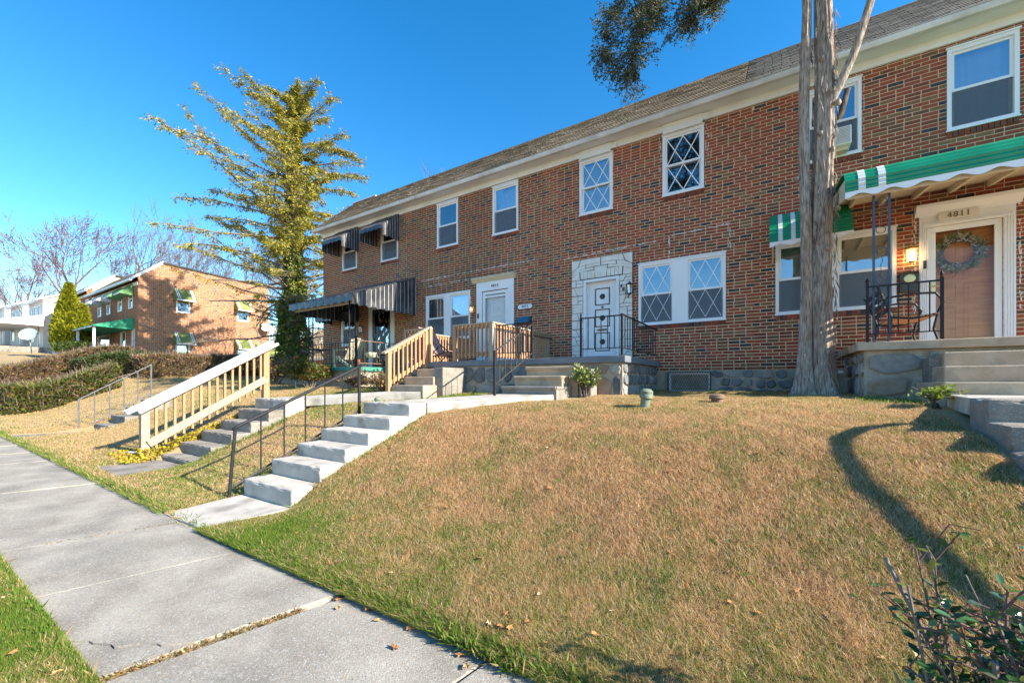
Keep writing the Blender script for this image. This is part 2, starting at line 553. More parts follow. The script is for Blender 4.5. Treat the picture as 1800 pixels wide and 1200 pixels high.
M['blue_box'] = mat('steel_blue_lid', (0.03, 0.11, 0.19), (0.04, 0.13, 0.22), 4, 0.35, spec=0.6)
M['plaque'] = mat('stone_plaque', (0.68, 0.65, 0.58), (0.74, 0.71, 0.64), 8, 0.7)
M['numeral'] = mat('bronze_numerals', (0.16, 0.125, 0.08), (0.2, 0.16, 0.1), 10, 0.5)
M['lamp_on'] = emit('lit_bulb', (1.0, 0.55, 0.16), 5)
M['lamp_dim'] = emit('dim_bulb', (1.0, 0.6, 0.25), 1.2)
M['lamp_glass'] = glass('lantern_glass', (0.85, 0.88, 0.9), 0.15)
M['verdigris'] = mat('verdigris_pipe', (0.13, 0.17, 0.12), (0.22, 0.25, 0.17), 14, 0.85, 0.5, 60, c3=(0.2, 0.12, 0.07), s3=5, f3=0.6)
M['rust'] = mat('rusty_cap', (0.17, 0.105, 0.07), (0.24, 0.16, 0.11), 14, 0.9, 0.5, 60)
M['blue_sign'] = mat('blue_sign', (0.012, 0.05, 0.42), (0.016, 0.06, 0.48), 5, 0.4)
M['dish'] = mat('dish_grey', (0.55, 0.56, 0.57), (0.6, 0.61, 0.62), 4, 0.5)
M['dish_dark'] = mat('dish_slate', (0.25, 0.32, 0.34), (0.3, 0.37, 0.39), 4, 0.5)
M['dry_leaf'] = vmat('dry_leaves', 0.8, 0.2, 0.1)
M['tan_far'] = mat('pale_house_wall', (0.6, 0.52, 0.42), (0.66, 0.58, 0.48), 3, 0.8)
M['dark_win'] = mat('dark_window', (0.03, 0.04, 0.05), (0.05, 0.06, 0.07), 3, 0.2, spec=0.6)
M['ac'] = mat('grey_grille', (0.36, 0.36, 0.34), (0.44, 0.44, 0.42), 5, 0.6)

# ------------------------------------------------------------------ ground
PY = np.array([-400, 1.66, 1.78, 2.15, 2.5, 2.83, 3.22, 3.93, 4.4, 4.85, 5.6, 6.43, 9.7, 20, 34, 60, 400.])
PZ = np.array([0, 0.0, 0.035, 0.075, 0.135, 0.225, 0.385, 0.655, 0.84, 0.965, 1.08, 1.15, 1.21, 1.3, 2.4, 5.5, 6.0])


def ramp(x):
    x = np.asarray(x, float)
    d = np.clip(-16 - x, 0, None)
    return 0.018 * np.clip(-5 - x, 0, 11) + 0.07 * np.clip(d - 1, 0, None) * np.clip(d / 6, 0, 1)


def shift(x):
    x = np.asarray(x, float)
    return 0.36 * np.clip((-5.45 - x) / .35, 0, 1) + 0.14 * np.clip((-5.8 - x) / 3.2, 0, 1) + 0.25 * np.clip((-10 - x) / 5, 0, 1)


def gz(x, y):
    """height of the lawn"""
    x, y = np.asarray(x, float), np.asarray(y, float)
    ys = np.where(y > 1.78, np.where(y < 6.5, 1.78 + (y - 1.78 - shift(x) * np.clip((y - 1.78) / 0.8, 0, 1)), y - shift(x) * np.clip((9.7 - y) / 3.2, 0, 1)), y)
    z = np.interp(ys, PY, PZ)
    for a, b, ye in ((-5.5, -4.45, 2.5), (-9.15, -7.9, 2.85)):
        s = np.clip((x - a + .9) / .7, 0, 1) * np.clip((b + .35 - x) / .3, 0, 1) * np.clip((ye + .3 - y) / .35, 0, 1) * np.clip((y - 1.7) / .1, 0, 1)
        z = z * (1 - .82 * s)
    nz = (vnoise(x * 1.3 + 40, y * 1.3 + 40, 3) - 0.5) * 0.05 + (vnoise(x * 6 + 9, y * 6 + 9, 4) - 0.5) * 0.018
    return z + ramp(x) + nz * np.clip((y - 1.6) / 0.5, 0.15, 1)


def gz1(x, y):
    return float(gz(np.array([x]), np.array([y]))[0])


SW0, SW1 = 0.60, 1.74                # sidewalk edges


def terrain():
    xs = np.concatenate([[-420, -250, -160], np.arange(-120, -20, 2.5), np.arange(-20, -8, 0.35), np.arange(-8, 3.6, 0.11), np.arange(3.6, 20, 1.2), [25, 40, 80, 200, 420]])
    ys = np.concatenate([[-420, -150, -60, -30], np.arange(-20, -4, 2), [-4, -3, -2.2, -1.62, -1.5, -1.0, -0.5, 0.0, 0.4, SW0 - 0.03, SW0, 0.9, 1.3, SW1 - 0.04, SW1 - 0.005, SW1 + 0.02],
                         np.arange(1.84, 7.2, 0.10), np.arange(7.2, 12, 0.5), np.arange(12, 60, 3), [70, 100, 200, 420]])
    X, Y = np.meshgrid(xs, ys, indexing='ij')
    Z = gz(X, Y)
    Z = np.where(Y < -1.55, ramp(X) - 0.16, Z)
    Z = np.where((Y > SW0 - 0.01) & (Y < SW1), ramp(X) - 0.07, Z)
    Z = np.where((Y > -1.55) & (Y <= SW0 - 0.01), ramp(X) + 0.0, Z)
    for a, b, c, d in ((-5.5, -4.45, 1.76, 4.5), (-9.1, -7.95, 1.98, 4.7), (-14.95, -13.95, 1.82, 4.5), (1.5, 2.6, 2.55, 5.2)):
        Z = np.where((X > a + .08) & (X < b - .08) & (Y > c + .05) & (Y < d - .05), Z - .17, Z)
    n, k = X.shape
    V = np.stack([X, Y, Z], -1).reshape(-1, 3)
    i = np.arange(n - 1)[:, None] * k + np.arange(k - 1)[None, :]
    F = np.stack([i, i + k, i + k + 1, i + 1], -1).reshape(-1, 4)
    np_mesh('ground', V, F, [M['soil']], kind='structure', smooth=True)


terrain()

mb = MB()
for i in range(60):                   # street behind the camera
    a, b = -120 + i * 4, -116 + i * 4
    za, zb = float(ramp(a)) - 0.12, float(ramp(b)) - 0.12
    mb.add([(a, -9.5, za), (b, -9.5, zb), (b, -1.62, zb), (a, -1.62, za)], [(0, 1, 2, 3)])
part('road', mb, M['asphalt'], kind='structure')
mb = MB()
for i in range(40):
    a, b = -80 + i * 3, -77.01 + i * 3
    z = float(ramp((a + b) / 2))
    mb.box(a, b, -1.60, -1.44, z - 0.2, z + 0.015)
part('kerb', mb, M['concrete'], kind='structure')

# sidewalk: one slab per bay, some with the joints open and weedy
sw = thing('sidewalk', 'x', 'sidewalk', (0, 1.2, 0))
for k in ('label', 'category'):
    del sw[k]
sw['kind'] = 'structure'
mb = MB()
for i in range(40):
    a, b = -60 + i * 2, -58 + i * 2
    za, zb = float(ramp(a)) - 0.05, float(ramp(b)) - 0.05
    mb.add([(a, SW0 + .01, za), (b, SW0 + .01, zb), (b, SW1 - .01, zb), (a, SW1 - .01, za)], [(0, 1, 2, 3)])
part('joint_bed', mb, M['joint_soil'], sw, kind='stuff')
RN = random.Random(5)
# (x on the left edge, x on the right edge, gap) of each joint going away from the camera
JO = [(2.4, 2.6, .012), (-0.02, 0.2, .02), (-1.42, -1.22, .02), (-2.72, -2.42, .05), (-4.12, -3.78, .003), (-5.45, -5.07, .022), (-6.8, -6.45, .005)]
x = -8.1
while x > -46:
    JO.append((x, x + .35, RN.choice([.004, .006, .012])))
    x -= 1.3


def slab(poly, z0):
    m = MB()
    m.prism([(px, py, z0 + dz - 0.09) for px, py, dz in poly], (0, 0, 0.09))
    return m


for (a, b) in zip(JO[:-1], JO[1:]):
    j0, j1 = RN.uniform(-.006, .006), RN.uniform(-.006, .006)
    pr = [(a[1] - a[2] / 2, SW1), (a[0] - a[2] / 2, SW0), (b[0] + b[2] / 2, SW0), (b[1] + b[2] / 2, SW1)]
    pl = [(px, py, float(ramp(px)) + (j0 if i < 2 else j1)) for i, (px, py) in enumerate(pr)]
    if abs(b[0] + 4.12) < .01:        # the bay whose near corner has cracked off
        n0, f0 = pl[1], pl[2]
        base = [(-3.27, SW0), (-3.18, .655), (-3.12, .66), (-3.03, .715), (-2.97, .71), (-2.9, .80), (-2.83, .86), (-2.78, .87), (-2.66, .975)]
        ck = [(cx + RN.uniform(-.008, .008), cy + (RN.uniform(-.012, .012) if cy > SW0 else 0), 0) for cx, cy in base]
        part('paving_slab', slab([pl[0]] + [(c[0] - .006, c[1] + (.006 if c[1] > SW0 else 0), 0) for c in ck[::-1]] + [f0, pl[3]], 0), M['sidewalk'], sw)
        part('broken_corner', slab([n0] + ck, -.006), M['sidewalk'], sw)
        continue
    part('paving_slab', slab(pl, 0), M['sidewalk'], sw, bevel=.008)

# ------------------------------------------------------------------ brick work
BL, BH, JT = 0.200, 0.0530, 0.0150
COURSE = BH + JT


def brick_rows(u0, u1, v0, v1, holes, seed, top=None):
    rg = random.Random(seed)
    out = []
    n = int(round((v1 - v0) / COURSE))
    for r in range(n):
        va = v0 + r * COURSE + JT / 2
        vb = va + BH
        vm = (va + vb) / 2
        cuts = sorted([(h[0], h[1]) for h in holes if h[2] < vm < h[3]])
        u = u0 - (0.5 * (BL + JT) if r % 2 else 0) - JT
        while u < u1:
            lf = min(1, max(0, (-u - 2) / 6)) if u0 > -20 else .2
            ln = 0.095 if rg.random() < 0.055 else BL
            a, b = u + JT, u + JT + ln
            u = b
            kd = rg.random()
            var = 0 if kd < .5 - .16 * lf else 1 if kd < .66 - .16 * lf else 2 if kd < .79 else 3 if kd < .905 else 4
            a, b = max(a, u0), min(b, u1)
            if top:
                a, b = (a, b) if vb < top((a + b) / 2) else (1, 0)
            segs = [(a, b)]
            for c0, c1 in cuts:
                ns = []
                for p, q in segs:
                    if c1 <= p or c0 >= q:
                        ns.append((p, q))
                    else:
                        if p < c0:
                            ns.append((p, c0))
                        if q > c1:
                            ns.append((c1, q))
                segs = ns
            for p, q in segs:
                if q - p > .03:
                    out.append((p, q, va, vb, var))
    return out


def cells(u0, u1, v0, v1, holes):
    us = sorted({u0, u1} | {min(max(h[i], u0), u1) for h in holes for i in (0, 1)})
    vs = sorted({v0, v1} | {min(max(h[i], v0), v1) for h in holes for i in (2, 3)})
    for i in range(len(us) - 1):
        for j in range(len(vs) - 1):
            um, vm = (us[i] + us[i + 1]) / 2, (vs[j] + vs[j + 1]) / 2
            if not any(h[0] < um < h[1] and h[2] < vm < h[3] for h in holes):
                yield us[i], us[i + 1], vs[j], vs[j + 1]


FY = 9.722                            # mortar plane of the fronts; bricks stand 10 mm proud
BMESH = {}


def full_brick(var):
    if var not in BMESH:
        m = MB()
        y1, e = 0.02, .0025
        # front face slightly smaller than the body: worn arrises
        m.add([(-BL / 2, y1, -BH / 2), (BL / 2, y1, -BH / 2), (BL / 2, y1, BH / 2), (-BL / 2, y1, BH / 2),
               (-BL / 2, -.0035, -BH / 2), (BL / 2, -.0035, -BH / 2), (BL / 2, -.0035, BH / 2), (-BL / 2, -.0035, BH / 2),
               (-BL / 2 + e, -.006, -BH / 2 + e), (BL / 2 - e, -.006, -BH / 2 + e), (BL / 2 - e, -.006, BH / 2 - e), (-BL / 2 + e, -.006, BH / 2 - e)],
              [(0, 1, 2, 3), (0, 4, 5, 1), (1, 5, 6, 2), (2, 6, 7, 3), (3, 7, 4, 0), (4, 8, 9, 5), (5, 9, 10, 6), (6, 10, 11, 7), (7, 11, 8, 4), (11, 10, 9, 8)])
        me = bpy.data.meshes.new('brick')
        me.from_pydata(m.v, [], m.f)
        me.materials.append(M['brick'][var])
        fix_normals(me)
        BMESH[var] = me
    return BMESH[var]


def front_bricks(house, rows, seed, single_n=300):
    rg = random.Random(seed)
    full = [b for b in rows if abs(b[1] - b[0] - BL) < .001]
    full.sort(key=lambda b: (abs(b[0] + b[1]) / 2) ** 2 * (1 if (b[0] + b[1]) < 0 else .25) + (b[2] - EYE) ** 2)
    pick = set(map(id, full[:single_n]))
    m = MB()
    for b in rows:
        if id(b) in pick:
            inst('brick', full_brick(b[4]), house, ((b[0] + b[1]) / 2, FY + rg.uniform(-.001, .0015), (b[2] + b[3]) / 2))
        else:
            d = rg.uniform(-.001, .0015)
            m.box(b[0], b[1], FY - .006 + d, FY + .015, b[2], b[3], b[4])
    part('brick_courses', m, M['brick'], house, kind='stuff')


def rowlock(x0, x1, z1, house, y=FY):
    """sloping brick sill on edge under a window"""
    rg = random.Random(int(x0 * 100))
    m = MB()
    n = max(2, int(round((x1 - x0) / .0685)))
    st = (x1 - x0) / n
    for i in range(n):
        a = x0 + i * st + .005
        v = rg.choice([0, 1, 1, 0, 3, 3, 4, 1])
        m.prism([(a, y + .02, z1 - .1), (a, y - .022, z1 - .105), (a, y - .022, z1 - .012), (a, y + .02, z1)], (st - .010, 0, 0), v)
    part('brick_sill', m, M['brick'], house)


def window(house, x0, x1, z0, z1, style='plain', y=FY, back='dark', sill=True, mull=None, case=.055, mats=None, screen=True):
    """double-hung window: casing with sashes, panes, screen, lattice; two side by side when mull is given"""
    fm = mats or M['vinyl']
    m = MB()
    yo = y - .026
    m.ring(x0, x1, z0, z1, case, yo, y + .09)
    m.box(x0 - .015, x1 + .015, yo - .02, yo + .03, z1 - .001, z1 + .028)           # head drip
    if sill:
        m.box(x0 - .01, x1 + .01, yo - .016, y + .02, z0 - .012, z0 + .018)
    bays = [(x0 + case, x1 - case)]
    if mull:
        xm = (x0 + x1) / 2
        m.box(xm - mull / 2, xm + mull / 2, yo + .002, y + .088, z0 + case, z1 - case)
        bays = [(x0 + case, xm - mull / 2), (xm + mull / 2, x1 - case)]
    zm = (z0 + z1) / 2
    ys = y + .01
    for a, b in bays:
        m.ring(a, b, zm - .022, z1 - case, .04, ys, ys + .03)
        m.ring(a, b, z0 + case, zm + .022, .042, ys + .032, ys + .062)
        m.box(a, b, ys - .008, ys + .0, zm - .03, zm - .022 + .012)                  # meeting rail lip
    f = part('window', m, fm, house)
    for a, b in bays:
        gu = MB().box(a + .036, b - .036, ys + .012, ys + .016, zm + .015, z1 - case - .036)
        gl = MB().box(a + .038, b - .038, ys + .044, ys + .048, z0 + case + .038, zm - .016)
        part('pane', gu, M['glass'], f)
        part('pane', gl, M['glass_dim'] if screen else M['glass'], f)
        if screen:
            part('screen', MB().box(a + .01, b - .01, ys + .004, ys + .006, z0 + case + .01, zm - .032), M['screen'], f)
        if style == 'lattice':
            lm = MB()
            for (za, zb, yy) in ((zm + .017, z1 - case - .038, ys + .008), (z0 + case + .04, zm - .018, ys + .040)):
                xa, xb, xc = a + .038, b - .038, (a + b) / 2
                for p, q in (((xa, zb), (xc, za)), ((xa, za), (xc, zb)), ((xc, zb), (xb, za)), ((xc, za), (xb, zb))):
                    lm.bar((p[0], yy, p[1]), (q[0], yy, q[1]), .018, .006 + .001 * (p[1] < q[1]), up=(0, 1, 0))
            if screen:
                for (za, zb, yy) in ((z0 + case + .04, zm - .03, ys + .0015),):
                    xa, xb, xc = a + .038, b - .038, (a + b) / 2
                    for p, q in (((xa, zb), (xc, za)), ((xa, za), (xc, zb)), ((xc, zb), (xb, za)), ((xc, za), (xb, zb))):
                        lm.bar((p[0], yy, p[1]), (q[0], yy, q[1]), .009, .002 + .0008 * (p[1] < q[1]), up=(0, 1, 0))
            part('lattice', lm, M['vinyl'], f)
        if back == 'blind':
            bm = MB()
            k = int((z1 - z0 - .12) / .045)
            for i in range(k):
                z = z0 + .06 + i * .045
                bm.add([(a + .01, y + .115, z), (b - .01, y + .115, z), (b - .01, y + .128, z + .044), (a + .01, y + .128, z + .044)], [(0, 1, 2, 3)])
            part('blind', bm, M['blind'], f)
        elif back == 'curtain':
            vs, fs = [], []
            k = 40
            for i in range(k + 1):
                xx = a - .01 + (b - a + .02) * i / k
                yy = y + .16 + .022 * math.sin(i * 1.25)
                vs += [(xx, yy, z0), (xx, yy, z1)]
            fs = [(2 * i, 2 * i + 2, 2 * i + 3, 2 * i + 1) for i in range(k)]
            part('curtain', MB().add(vs, fs), M['curtain'], f, smooth=True)
    return f


def shingles(house, x0, x1, mats, seed, individual=0, dz=0.0, parent=None):
    """front roof slope from the eave up to the ridge, laid in tapered courses"""
    e, r = (9.30, 7.30 + dz), (11.2, 9.02 + dz)
    L = math.hypot(r[0] - e[0], r[1] - e[1])
    d = Vector((0, (r[0] - e[0]) / L, (r[1] - e[1]) / L))
    nrm = Vector((0, -d.z, d.y))
    rf = part('roof', MB().prism([(x0, e[0], e[1]), (x0, r[0], r[1]), (x0, 18, r[1] - .5), (x0, 18, r[1] - .75), (x0, 9.75, 7.305 + dz), (x0, 9.42, 7.275 + dz), (x0, e[0] + .05, e[1] - .02)], (x1 - x0, 0, 0)), M['roof_felt'], house)
    rg = random.Random(seed)
    grey = mats is M['shingle_grey']
    ex, wd, th = (.134, .305, .02) if grey else (.172, .40, .024)
    n = int(L / ex)
    tabs = []
    for i in range(n):
        x = x0 - (wd / 2 if i % 2 else 0) + rg.uniform(-.03, .03)
        while x < x1 - .02:
            a, b = max(x, x0), min(x + wd, x1)
            x += wd
            if b - a > .03:
                tabs.append((a, b, i))
    m = MB()
    sm = {}

    def tab(mm, a, b, s0, lift, mi, ox=0):
        p0 = Vector((0, e[0], e[1])) + d * s0 + nrm * .002
        q = []
        for xx in (a, b):
            q += [p0 + nrm * (th + lift), p0 + nrm * (th - .011 + lift), p0 + d * (ex * 1.15)]
        vs = [(a, *q[0][1:]), (a, *q[1][1:]), (a, *q[2][1:]), (b, *q[3][1:]), (b, *q[4][1:]), (b, *q[5][1:])]
        mm.add(vs, [(0, 1, 2), (3, 5, 4), (0, 3, 4, 1), (0, 2, 5, 3), (1, 4, 5, 2)], mi)

    tabs.sort(key=lambda t: abs((t[0] + t[1]) / 2 - 1.5))
    for k, (a, b, i) in enumerate(tabs):
        mi = 0 if rg.random() < .65 else 1
        g = .014 if grey else .006
        if k < individual and abs(b - a - wd) < .002:
            if mi not in sm:
                t = MB()
                tab(t, -wd / 2 + g / 2, wd / 2 - g / 2, 0, 0, 0)
                me = bpy.data.meshes.new('shingle')
                me.from_pydata([(vx, vy - e[0], vz - e[1]) for vx, vy, vz in t.v], [], t.f)
                me.materials.append(mats[mi])
                fix_normals(me)
                sm[mi] = me
            p = Vector(((a + b) / 2, e[0], e[1])) + d * (i * ex) + nrm * rg.uniform(0, .004)
            inst('shingle', sm[mi], rf, p)
        else:
            tab(m, a + g / 2, b - g / 2, i * ex, rg.uniform(0, .005), mi)
    part('shingle_courses', m, mats, rf, kind='stuff')
    return rf


def rubble(parent, to, u0, u1, v0, v1, seed, size=.2, holes=(), big=False, thick=.03):
    """rough field stones laid in a wall face; to(u, v, d) gives the point d metres proud"""
    rg = random.Random(seed)
    v = v0
    while v < v1 - .05:
        h = min(rg.uniform(.65, 1.2) * size, v1 - v)
        if v1 - v - h < .07:
            h = v1 - v
        u = u0
        while u < u1 - .04:
            wd = min(rg.uniform(.75, 1.9) * size, u1 - u)
            if u1 - u - wd < .08:
                wd = u1 - u
            cu, cv = u + wd / 2, v + h / 2
            if not any(a - .03 < cu < b + .03 and c - .03 < cv < dd + .03 for a, b, c, dd in holes):
                k = 9
                pts, ins = [], []
                for j in range(k):
                    an = 2 * math.pi * j / k + rg.uniform(-.26, .26)
                    sq = 1 / max(abs(math.cos(an)), abs(math.sin(an)))
                    rad = (.42 + .62 * sq) * rg.uniform(.82, 1.08)
                    du, dv = math.cos(an) * rad * (wd / 2 - .012), math.sin(an) * rad * (h / 2 - .011)
                    du, dv = max(-wd / 2 + .006, min(wd / 2 - .006, du)), max(-h / 2 + .006, min(h / 2 - .006, dv))
                    pts.append((cu + du, cv + dv))
                    ins.append((cu + du * .86, cv + dv * .82))
                t = thick * rg.uniform(.6, 1.25)
                vs = [to(p[0], p[1], -.03) for p in pts] + [to(p[0], p[1], t * .55) for p in pts] + [to(p[0], p[1], t * rg.uniform(.85, 1.15)) for p in ins]
                fs = [(j, (j + 1) % k, k + (j + 1) % k, k + j) for j in range(k)]
                fs += [(k + j, k + (j + 1) % k, 2 * k + (j + 1) % k, 2 * k + j) for j in range(k)]
                fs += [tuple(range(2 * k, 3 * k)), tuple(range(k))[::-1]]
                mb_ = MB().add(vs, fs)
                part('stone', mb_, M['stone'][rg.choice([0, 0, 0, 1, 1, 2]) if not big else rg.choice([0, 1, 1, 2])], parent)
            u += wd
        v += h


def text(s, size, loc, rot, m, parent=None, name='numerals', ext=.004, space=1.0):
    cu = bpy.data.curves.new(name, 'FONT')
    cu.body, cu.size, cu.extrude = s, size, ext
    cu.align_x, cu.align_y = 'CENTER', 'CENTER'
    cu.space_character = space
    cu.materials.append(m)
    tmp = bpy.data.objects.new(name, cu)
    me = bpy.data.meshes.new_from_object(tmp)
    bpy.data.objects.remove(tmp)
    o = bpy.data.objects.new(name, me)
    COL.objects.link(o)
    if parent is not None:
        o.parent = parent
        o.location = Vector(loc) - ORG[parent.name]
    else:
        o.location = loc
    o.rotation_euler = rot
    return o


FRONT = (R(90), 0, 0)

# ------------------------------------------------------------------ the four row houses (and the next one, beyond the frame, that shades them)
XB = [-14.9, -10.02, -5.14, -.26, 4.62, 9.5]
GROUND, FND = 1.16, 1.68
EAVE = 7.075


def row_house(k, label, holes, seed, shm, indiv, n_single=300, roofx=None, foundation=True):
    x0, x1 = XB[k], XB[k + 1]
    h = thing('row_house', label, 'house', ((x0 + x1) / 2, FY, GROUND), 'brick row houses')
    m = MB()
    for a, b, c, d in cells(x0, x1, FND, 7.3, holes):
        m.add([(a, FY, c), (b, FY, c), (b, FY, d), (a, FY, d)], [(0, 1, 2, 3)])
    for (a, b, c, d) in holes:        # reveals
        m.box(a - .05, a, FY + .001, FY + .22, c, d)
        m.box(b, b + .05, FY + .001, FY + .22, c, d)
        m.box(a, b, FY + .001, FY + .22, d, d + .05)
        m.box(a, b, FY + .001, FY + .22, c - .05, c)
    e = .004
    for xx in (x0 + e, x1 - e):       # party or end walls
        m.add([(xx, FY, GROUND - .3), (xx, 18, GROUND - .3), (xx, 18, 8.3), (xx, 11.2, 8.95), (xx, FY, 7.3)], [(0, 1, 2, 3, 4)])
    m.add([(x0, 18, GROUND - .3), (x1, 18, GROUND - .3), (x1, 18, 8.4), (x0, 18, 8.4)], [(0, 1, 2, 3)])
    part('wall', m, M['mortar'], h)
    rows = brick_rows(x0, x1, FND, FND + COURSE * 80, holes, seed)
    front_bricks(h, rows, seed + 1, n_single)
    fb = part('foundation', MB().box(x0, x1, FY - .035, FY + .3, GROUND - .4, FND - .004), M['stone_mortar'], h)
    return h, fb, x0, x1


def eaves(h, x0, x1, over=0.0):
    part('frieze_board', MB().box(x0, x1, FY - .05, FY + .02, EAVE, 7.26), M['white'], h)
    m = MB().box(x0, x1, 9.42, FY - .052, 7.225, 7.262)
    part('soffit', m, M['white'], h)
    g = MB().prism([(x0 - over, 9.42, 7.22), (x0 - over, 9.33, 7.22), (x0 - over, 9.305, 7.26), (x0 - over, 9.295, 7.335), (x0 - over, 9.31, 7.335), (x0 - over, 9.42, 7.30)], (x1 - x0 + over, 0, 0))
    part('gutter', g, M['gutter'], h)


def hole(x0, x1, z0, z1):
    return (x0 + .012, x1 - .012, z0 + .012, z1 - .008)


# --- fourth house from the left, number 4811
U4 = [(.6, 1.42, 5.62, 6.98), (2.52, 3.33, 5.62, 6.98)]
H4 = [hole(*q) for q in U4] + [hole(.1, 1.89, 2.76, 4.16), (2.30, 3.16, 2.0, 4.06), (1.0, 1.55, 1.2, 1.64)]
h4, f4, a, b = row_house(3, 'brick row house numbered 4811 with green awning, storm door and lit lamp', H4, 40, 'grey', 300)
shingles(h4, a - .15, b, M['shingle_grey'], 41, 300)
eaves(h4, a, b)
for i, q in enumerate(U4):
    window(h4, *q, back='dark' if i == 0 else 'curtain')
    rowlock(q[0], q[1], q[2], h4)
window(h4, .1, 1.89, 2.76, 4.16, back='blind', mull=.2)
rowlock(.1, 1.89, 2.76, h4)
# doorway with fluted casing and cornice
m = MB()
for xa, xb in ((2.18, 2.30), (3.16, 3.29)):
    m.box(xa, xb, FY - .03, FY + .03, 2.0, 4.25)
    for i in range(4):
        c = xa + .02 + i * (xb - xa - .04) / 3
        m.box(c - .008, c + .008, FY - .042, FY - .03, 2.02, 4.06)
m.box(2.30, 3.16, FY - .03, FY + .03, 4.06, 4.25)
for i in range(3):
    z = 4.085 + i * .03
    m.box(2.22, 3.25, FY - .045 + i * .004, FY - .03, z, z + .016)
part('door_casing', m, M['vinyl'], h4)
m = MB().prism([(2.12, FY, 4.25), (2.12, FY - .05, 4.25), (2.12, FY - .07, 4.29), (2.12, FY - .11, 4.33), (2.12, FY - .15, 4.37), (2.12, FY - .16, 4.42), (2.12, FY, 4.44)], (1.23, 0, 0))
part('door_cornice', m, M['vinyl'], h4)
m = MB().ring(2.305, 3.155, 2.0, 4.055, .085, FY + .0, FY + .04)
sd = part('storm_door', m, M['vinyl'], h4, bevel=.004)
part('pane', MB().box(2.38, 3.08, FY + .018, FY + .023, 2.08, 3.98), M['glass_storm'], sd)
part('handle', MB().box(2.33, 2.37, FY - .02, FY + .0, 2.93, 3.12).tube([(2.35, FY - .02, 3.05), (2.35, FY - .05, 3.05), (2.45, FY - .055, 3.04)], .011), M['brass'], sd)
m = MB().box(2.3, 3.16, FY + .17, FY + .21, 2.0, 4.06)
for c, d in ((2.12, 2.68), (2.78, 3.1), (3.2, 3.9)):
    for xa, xb in ((2.42, 2.69), (2.77, 3.04)):
        m.ring(xa, xb, c, d, .02, FY + .16, FY + .17)
        m.box(xa + .05, xb - .05, FY + .163, FY + .171, c + .05, d - .05)
part('front_door', m, M['door_wood'], h4, bevel=.004)
part('threshold', MB().box(2.3, 3.16, FY - .06, FY + .16, 1.985, 2.02), M['grey_metal'], h4)
m = MB()
pl = [(2.43, 4.135), (2.40, 4.165), (2.40, 4.235), (2.43, 4.265), (2.86, 4.265), (2.89, 4.235), (2.89, 4.165), (2.86, 4.135)]
m.prism([(p, FY - .075, q) for p, q in pl], (0, .03, 0))
hp = part('number_plaque', m, M['plaque'], h4, bevel=.006)
text('4811', .125, (2.645, FY - .078, 4.2), FRONT, M['numeral'], hp, space=1.15)
part('doorbell', MB().box(2.225, 2.265, FY - .06, FY - .04, 3.36, 3.5), M['black_paint'], h4, bevel=.006)
m = MB().ring(1.0, 1.55, 1.2, 1.64, .05, FY - .06, FY + .05).box(1.26, 1.29, FY - .03, FY + .02, 1.25, 1.59)
bw = part('basement_window', m, M['vinyl'], h4)
part('pane', MB().box(1.05, 1.5, FY, FY + .005, 1.25, 1.59), M['glass_dim'], bw)
rubble(f4, lambda u, v, d: (u, FY - .035 - d, v), a + .02, 1.08, GROUND, FND, 43, .19, holes=[(1.0, 1.55, 1.2, 1.64)])
# pale mortar ghosts of an old awning
# --- third house, number 4813, lattice windows
U3 = [(-4.08, -3.22, 5.63, 7.0), (-2.06, -1.2, 5.63, 7.0)]
H3 = [hole(*q) for q in U3] + [hole(-2.6, -.78, 2.75, 4.17), (-3.96, -3.06, 1.9, 3.99), (-1.92, -1.06, 1.2, 1.64)]
h3, f3, a, b = row_house(2, 'brick row house numbered 4813 with white lattice windows and formed stone around its door', H3, 30, 'tan', 0)
shingles(h3, a, b - .15, M['shingle_tan'], 31, 0)
eaves(h3, a, b)
for q in U3:
    window(h3, *q, style='lattice', back='blind' if q[0] < -3 else 'dark', screen=False)
    rowlock(q[0], q[1], q[2], h3)
    part('head_trim', MB().box(q[0] - .12, q[1] + .12, FY - .085, FY - .052, 7.06, 7.20).box(q[0] + .02, q[1] - .02, FY - .10, FY - .086, 7.0, 7.215), M['white'], h3, bevel=.003)
window(h3, -2.6, -.78, 2.75, 4.17, style='lattice', mull=.34, back='dark')
rowlock(-2.6, -.78, 2.75, h3)
# formed stone surround, cut into pieces with dark joints
m = MB()
for c in cells(-4.28, -2.73, 1.92, 4.5, [(-3.97, -3.05, 1.9, 3.995)]):
    m.box(c[0], c[1], FY - .03, FY + .005, c[2], c[3])
sr = part('stone_surround', m, M['joint_black'], h3)
RG = random.Random(77)


def fstone(poly):
    cx, cz = sum(p[0] for p in poly) / len(poly), sum(p[1] for p in poly) / len(poly)
    q = []
    for px, pz in poly:
        dx, dz = px - cx, pz - cz
        l = math.hypot(dx, dz)
        q.append((px - dx / l * .0105, FY - .03, pz - dz / l * .0105))
    part('stone', MB().prism(q, (0, -.018 - RG.uniform(0, .008), 0)), M['form_stone'], sr, bevel=.004)


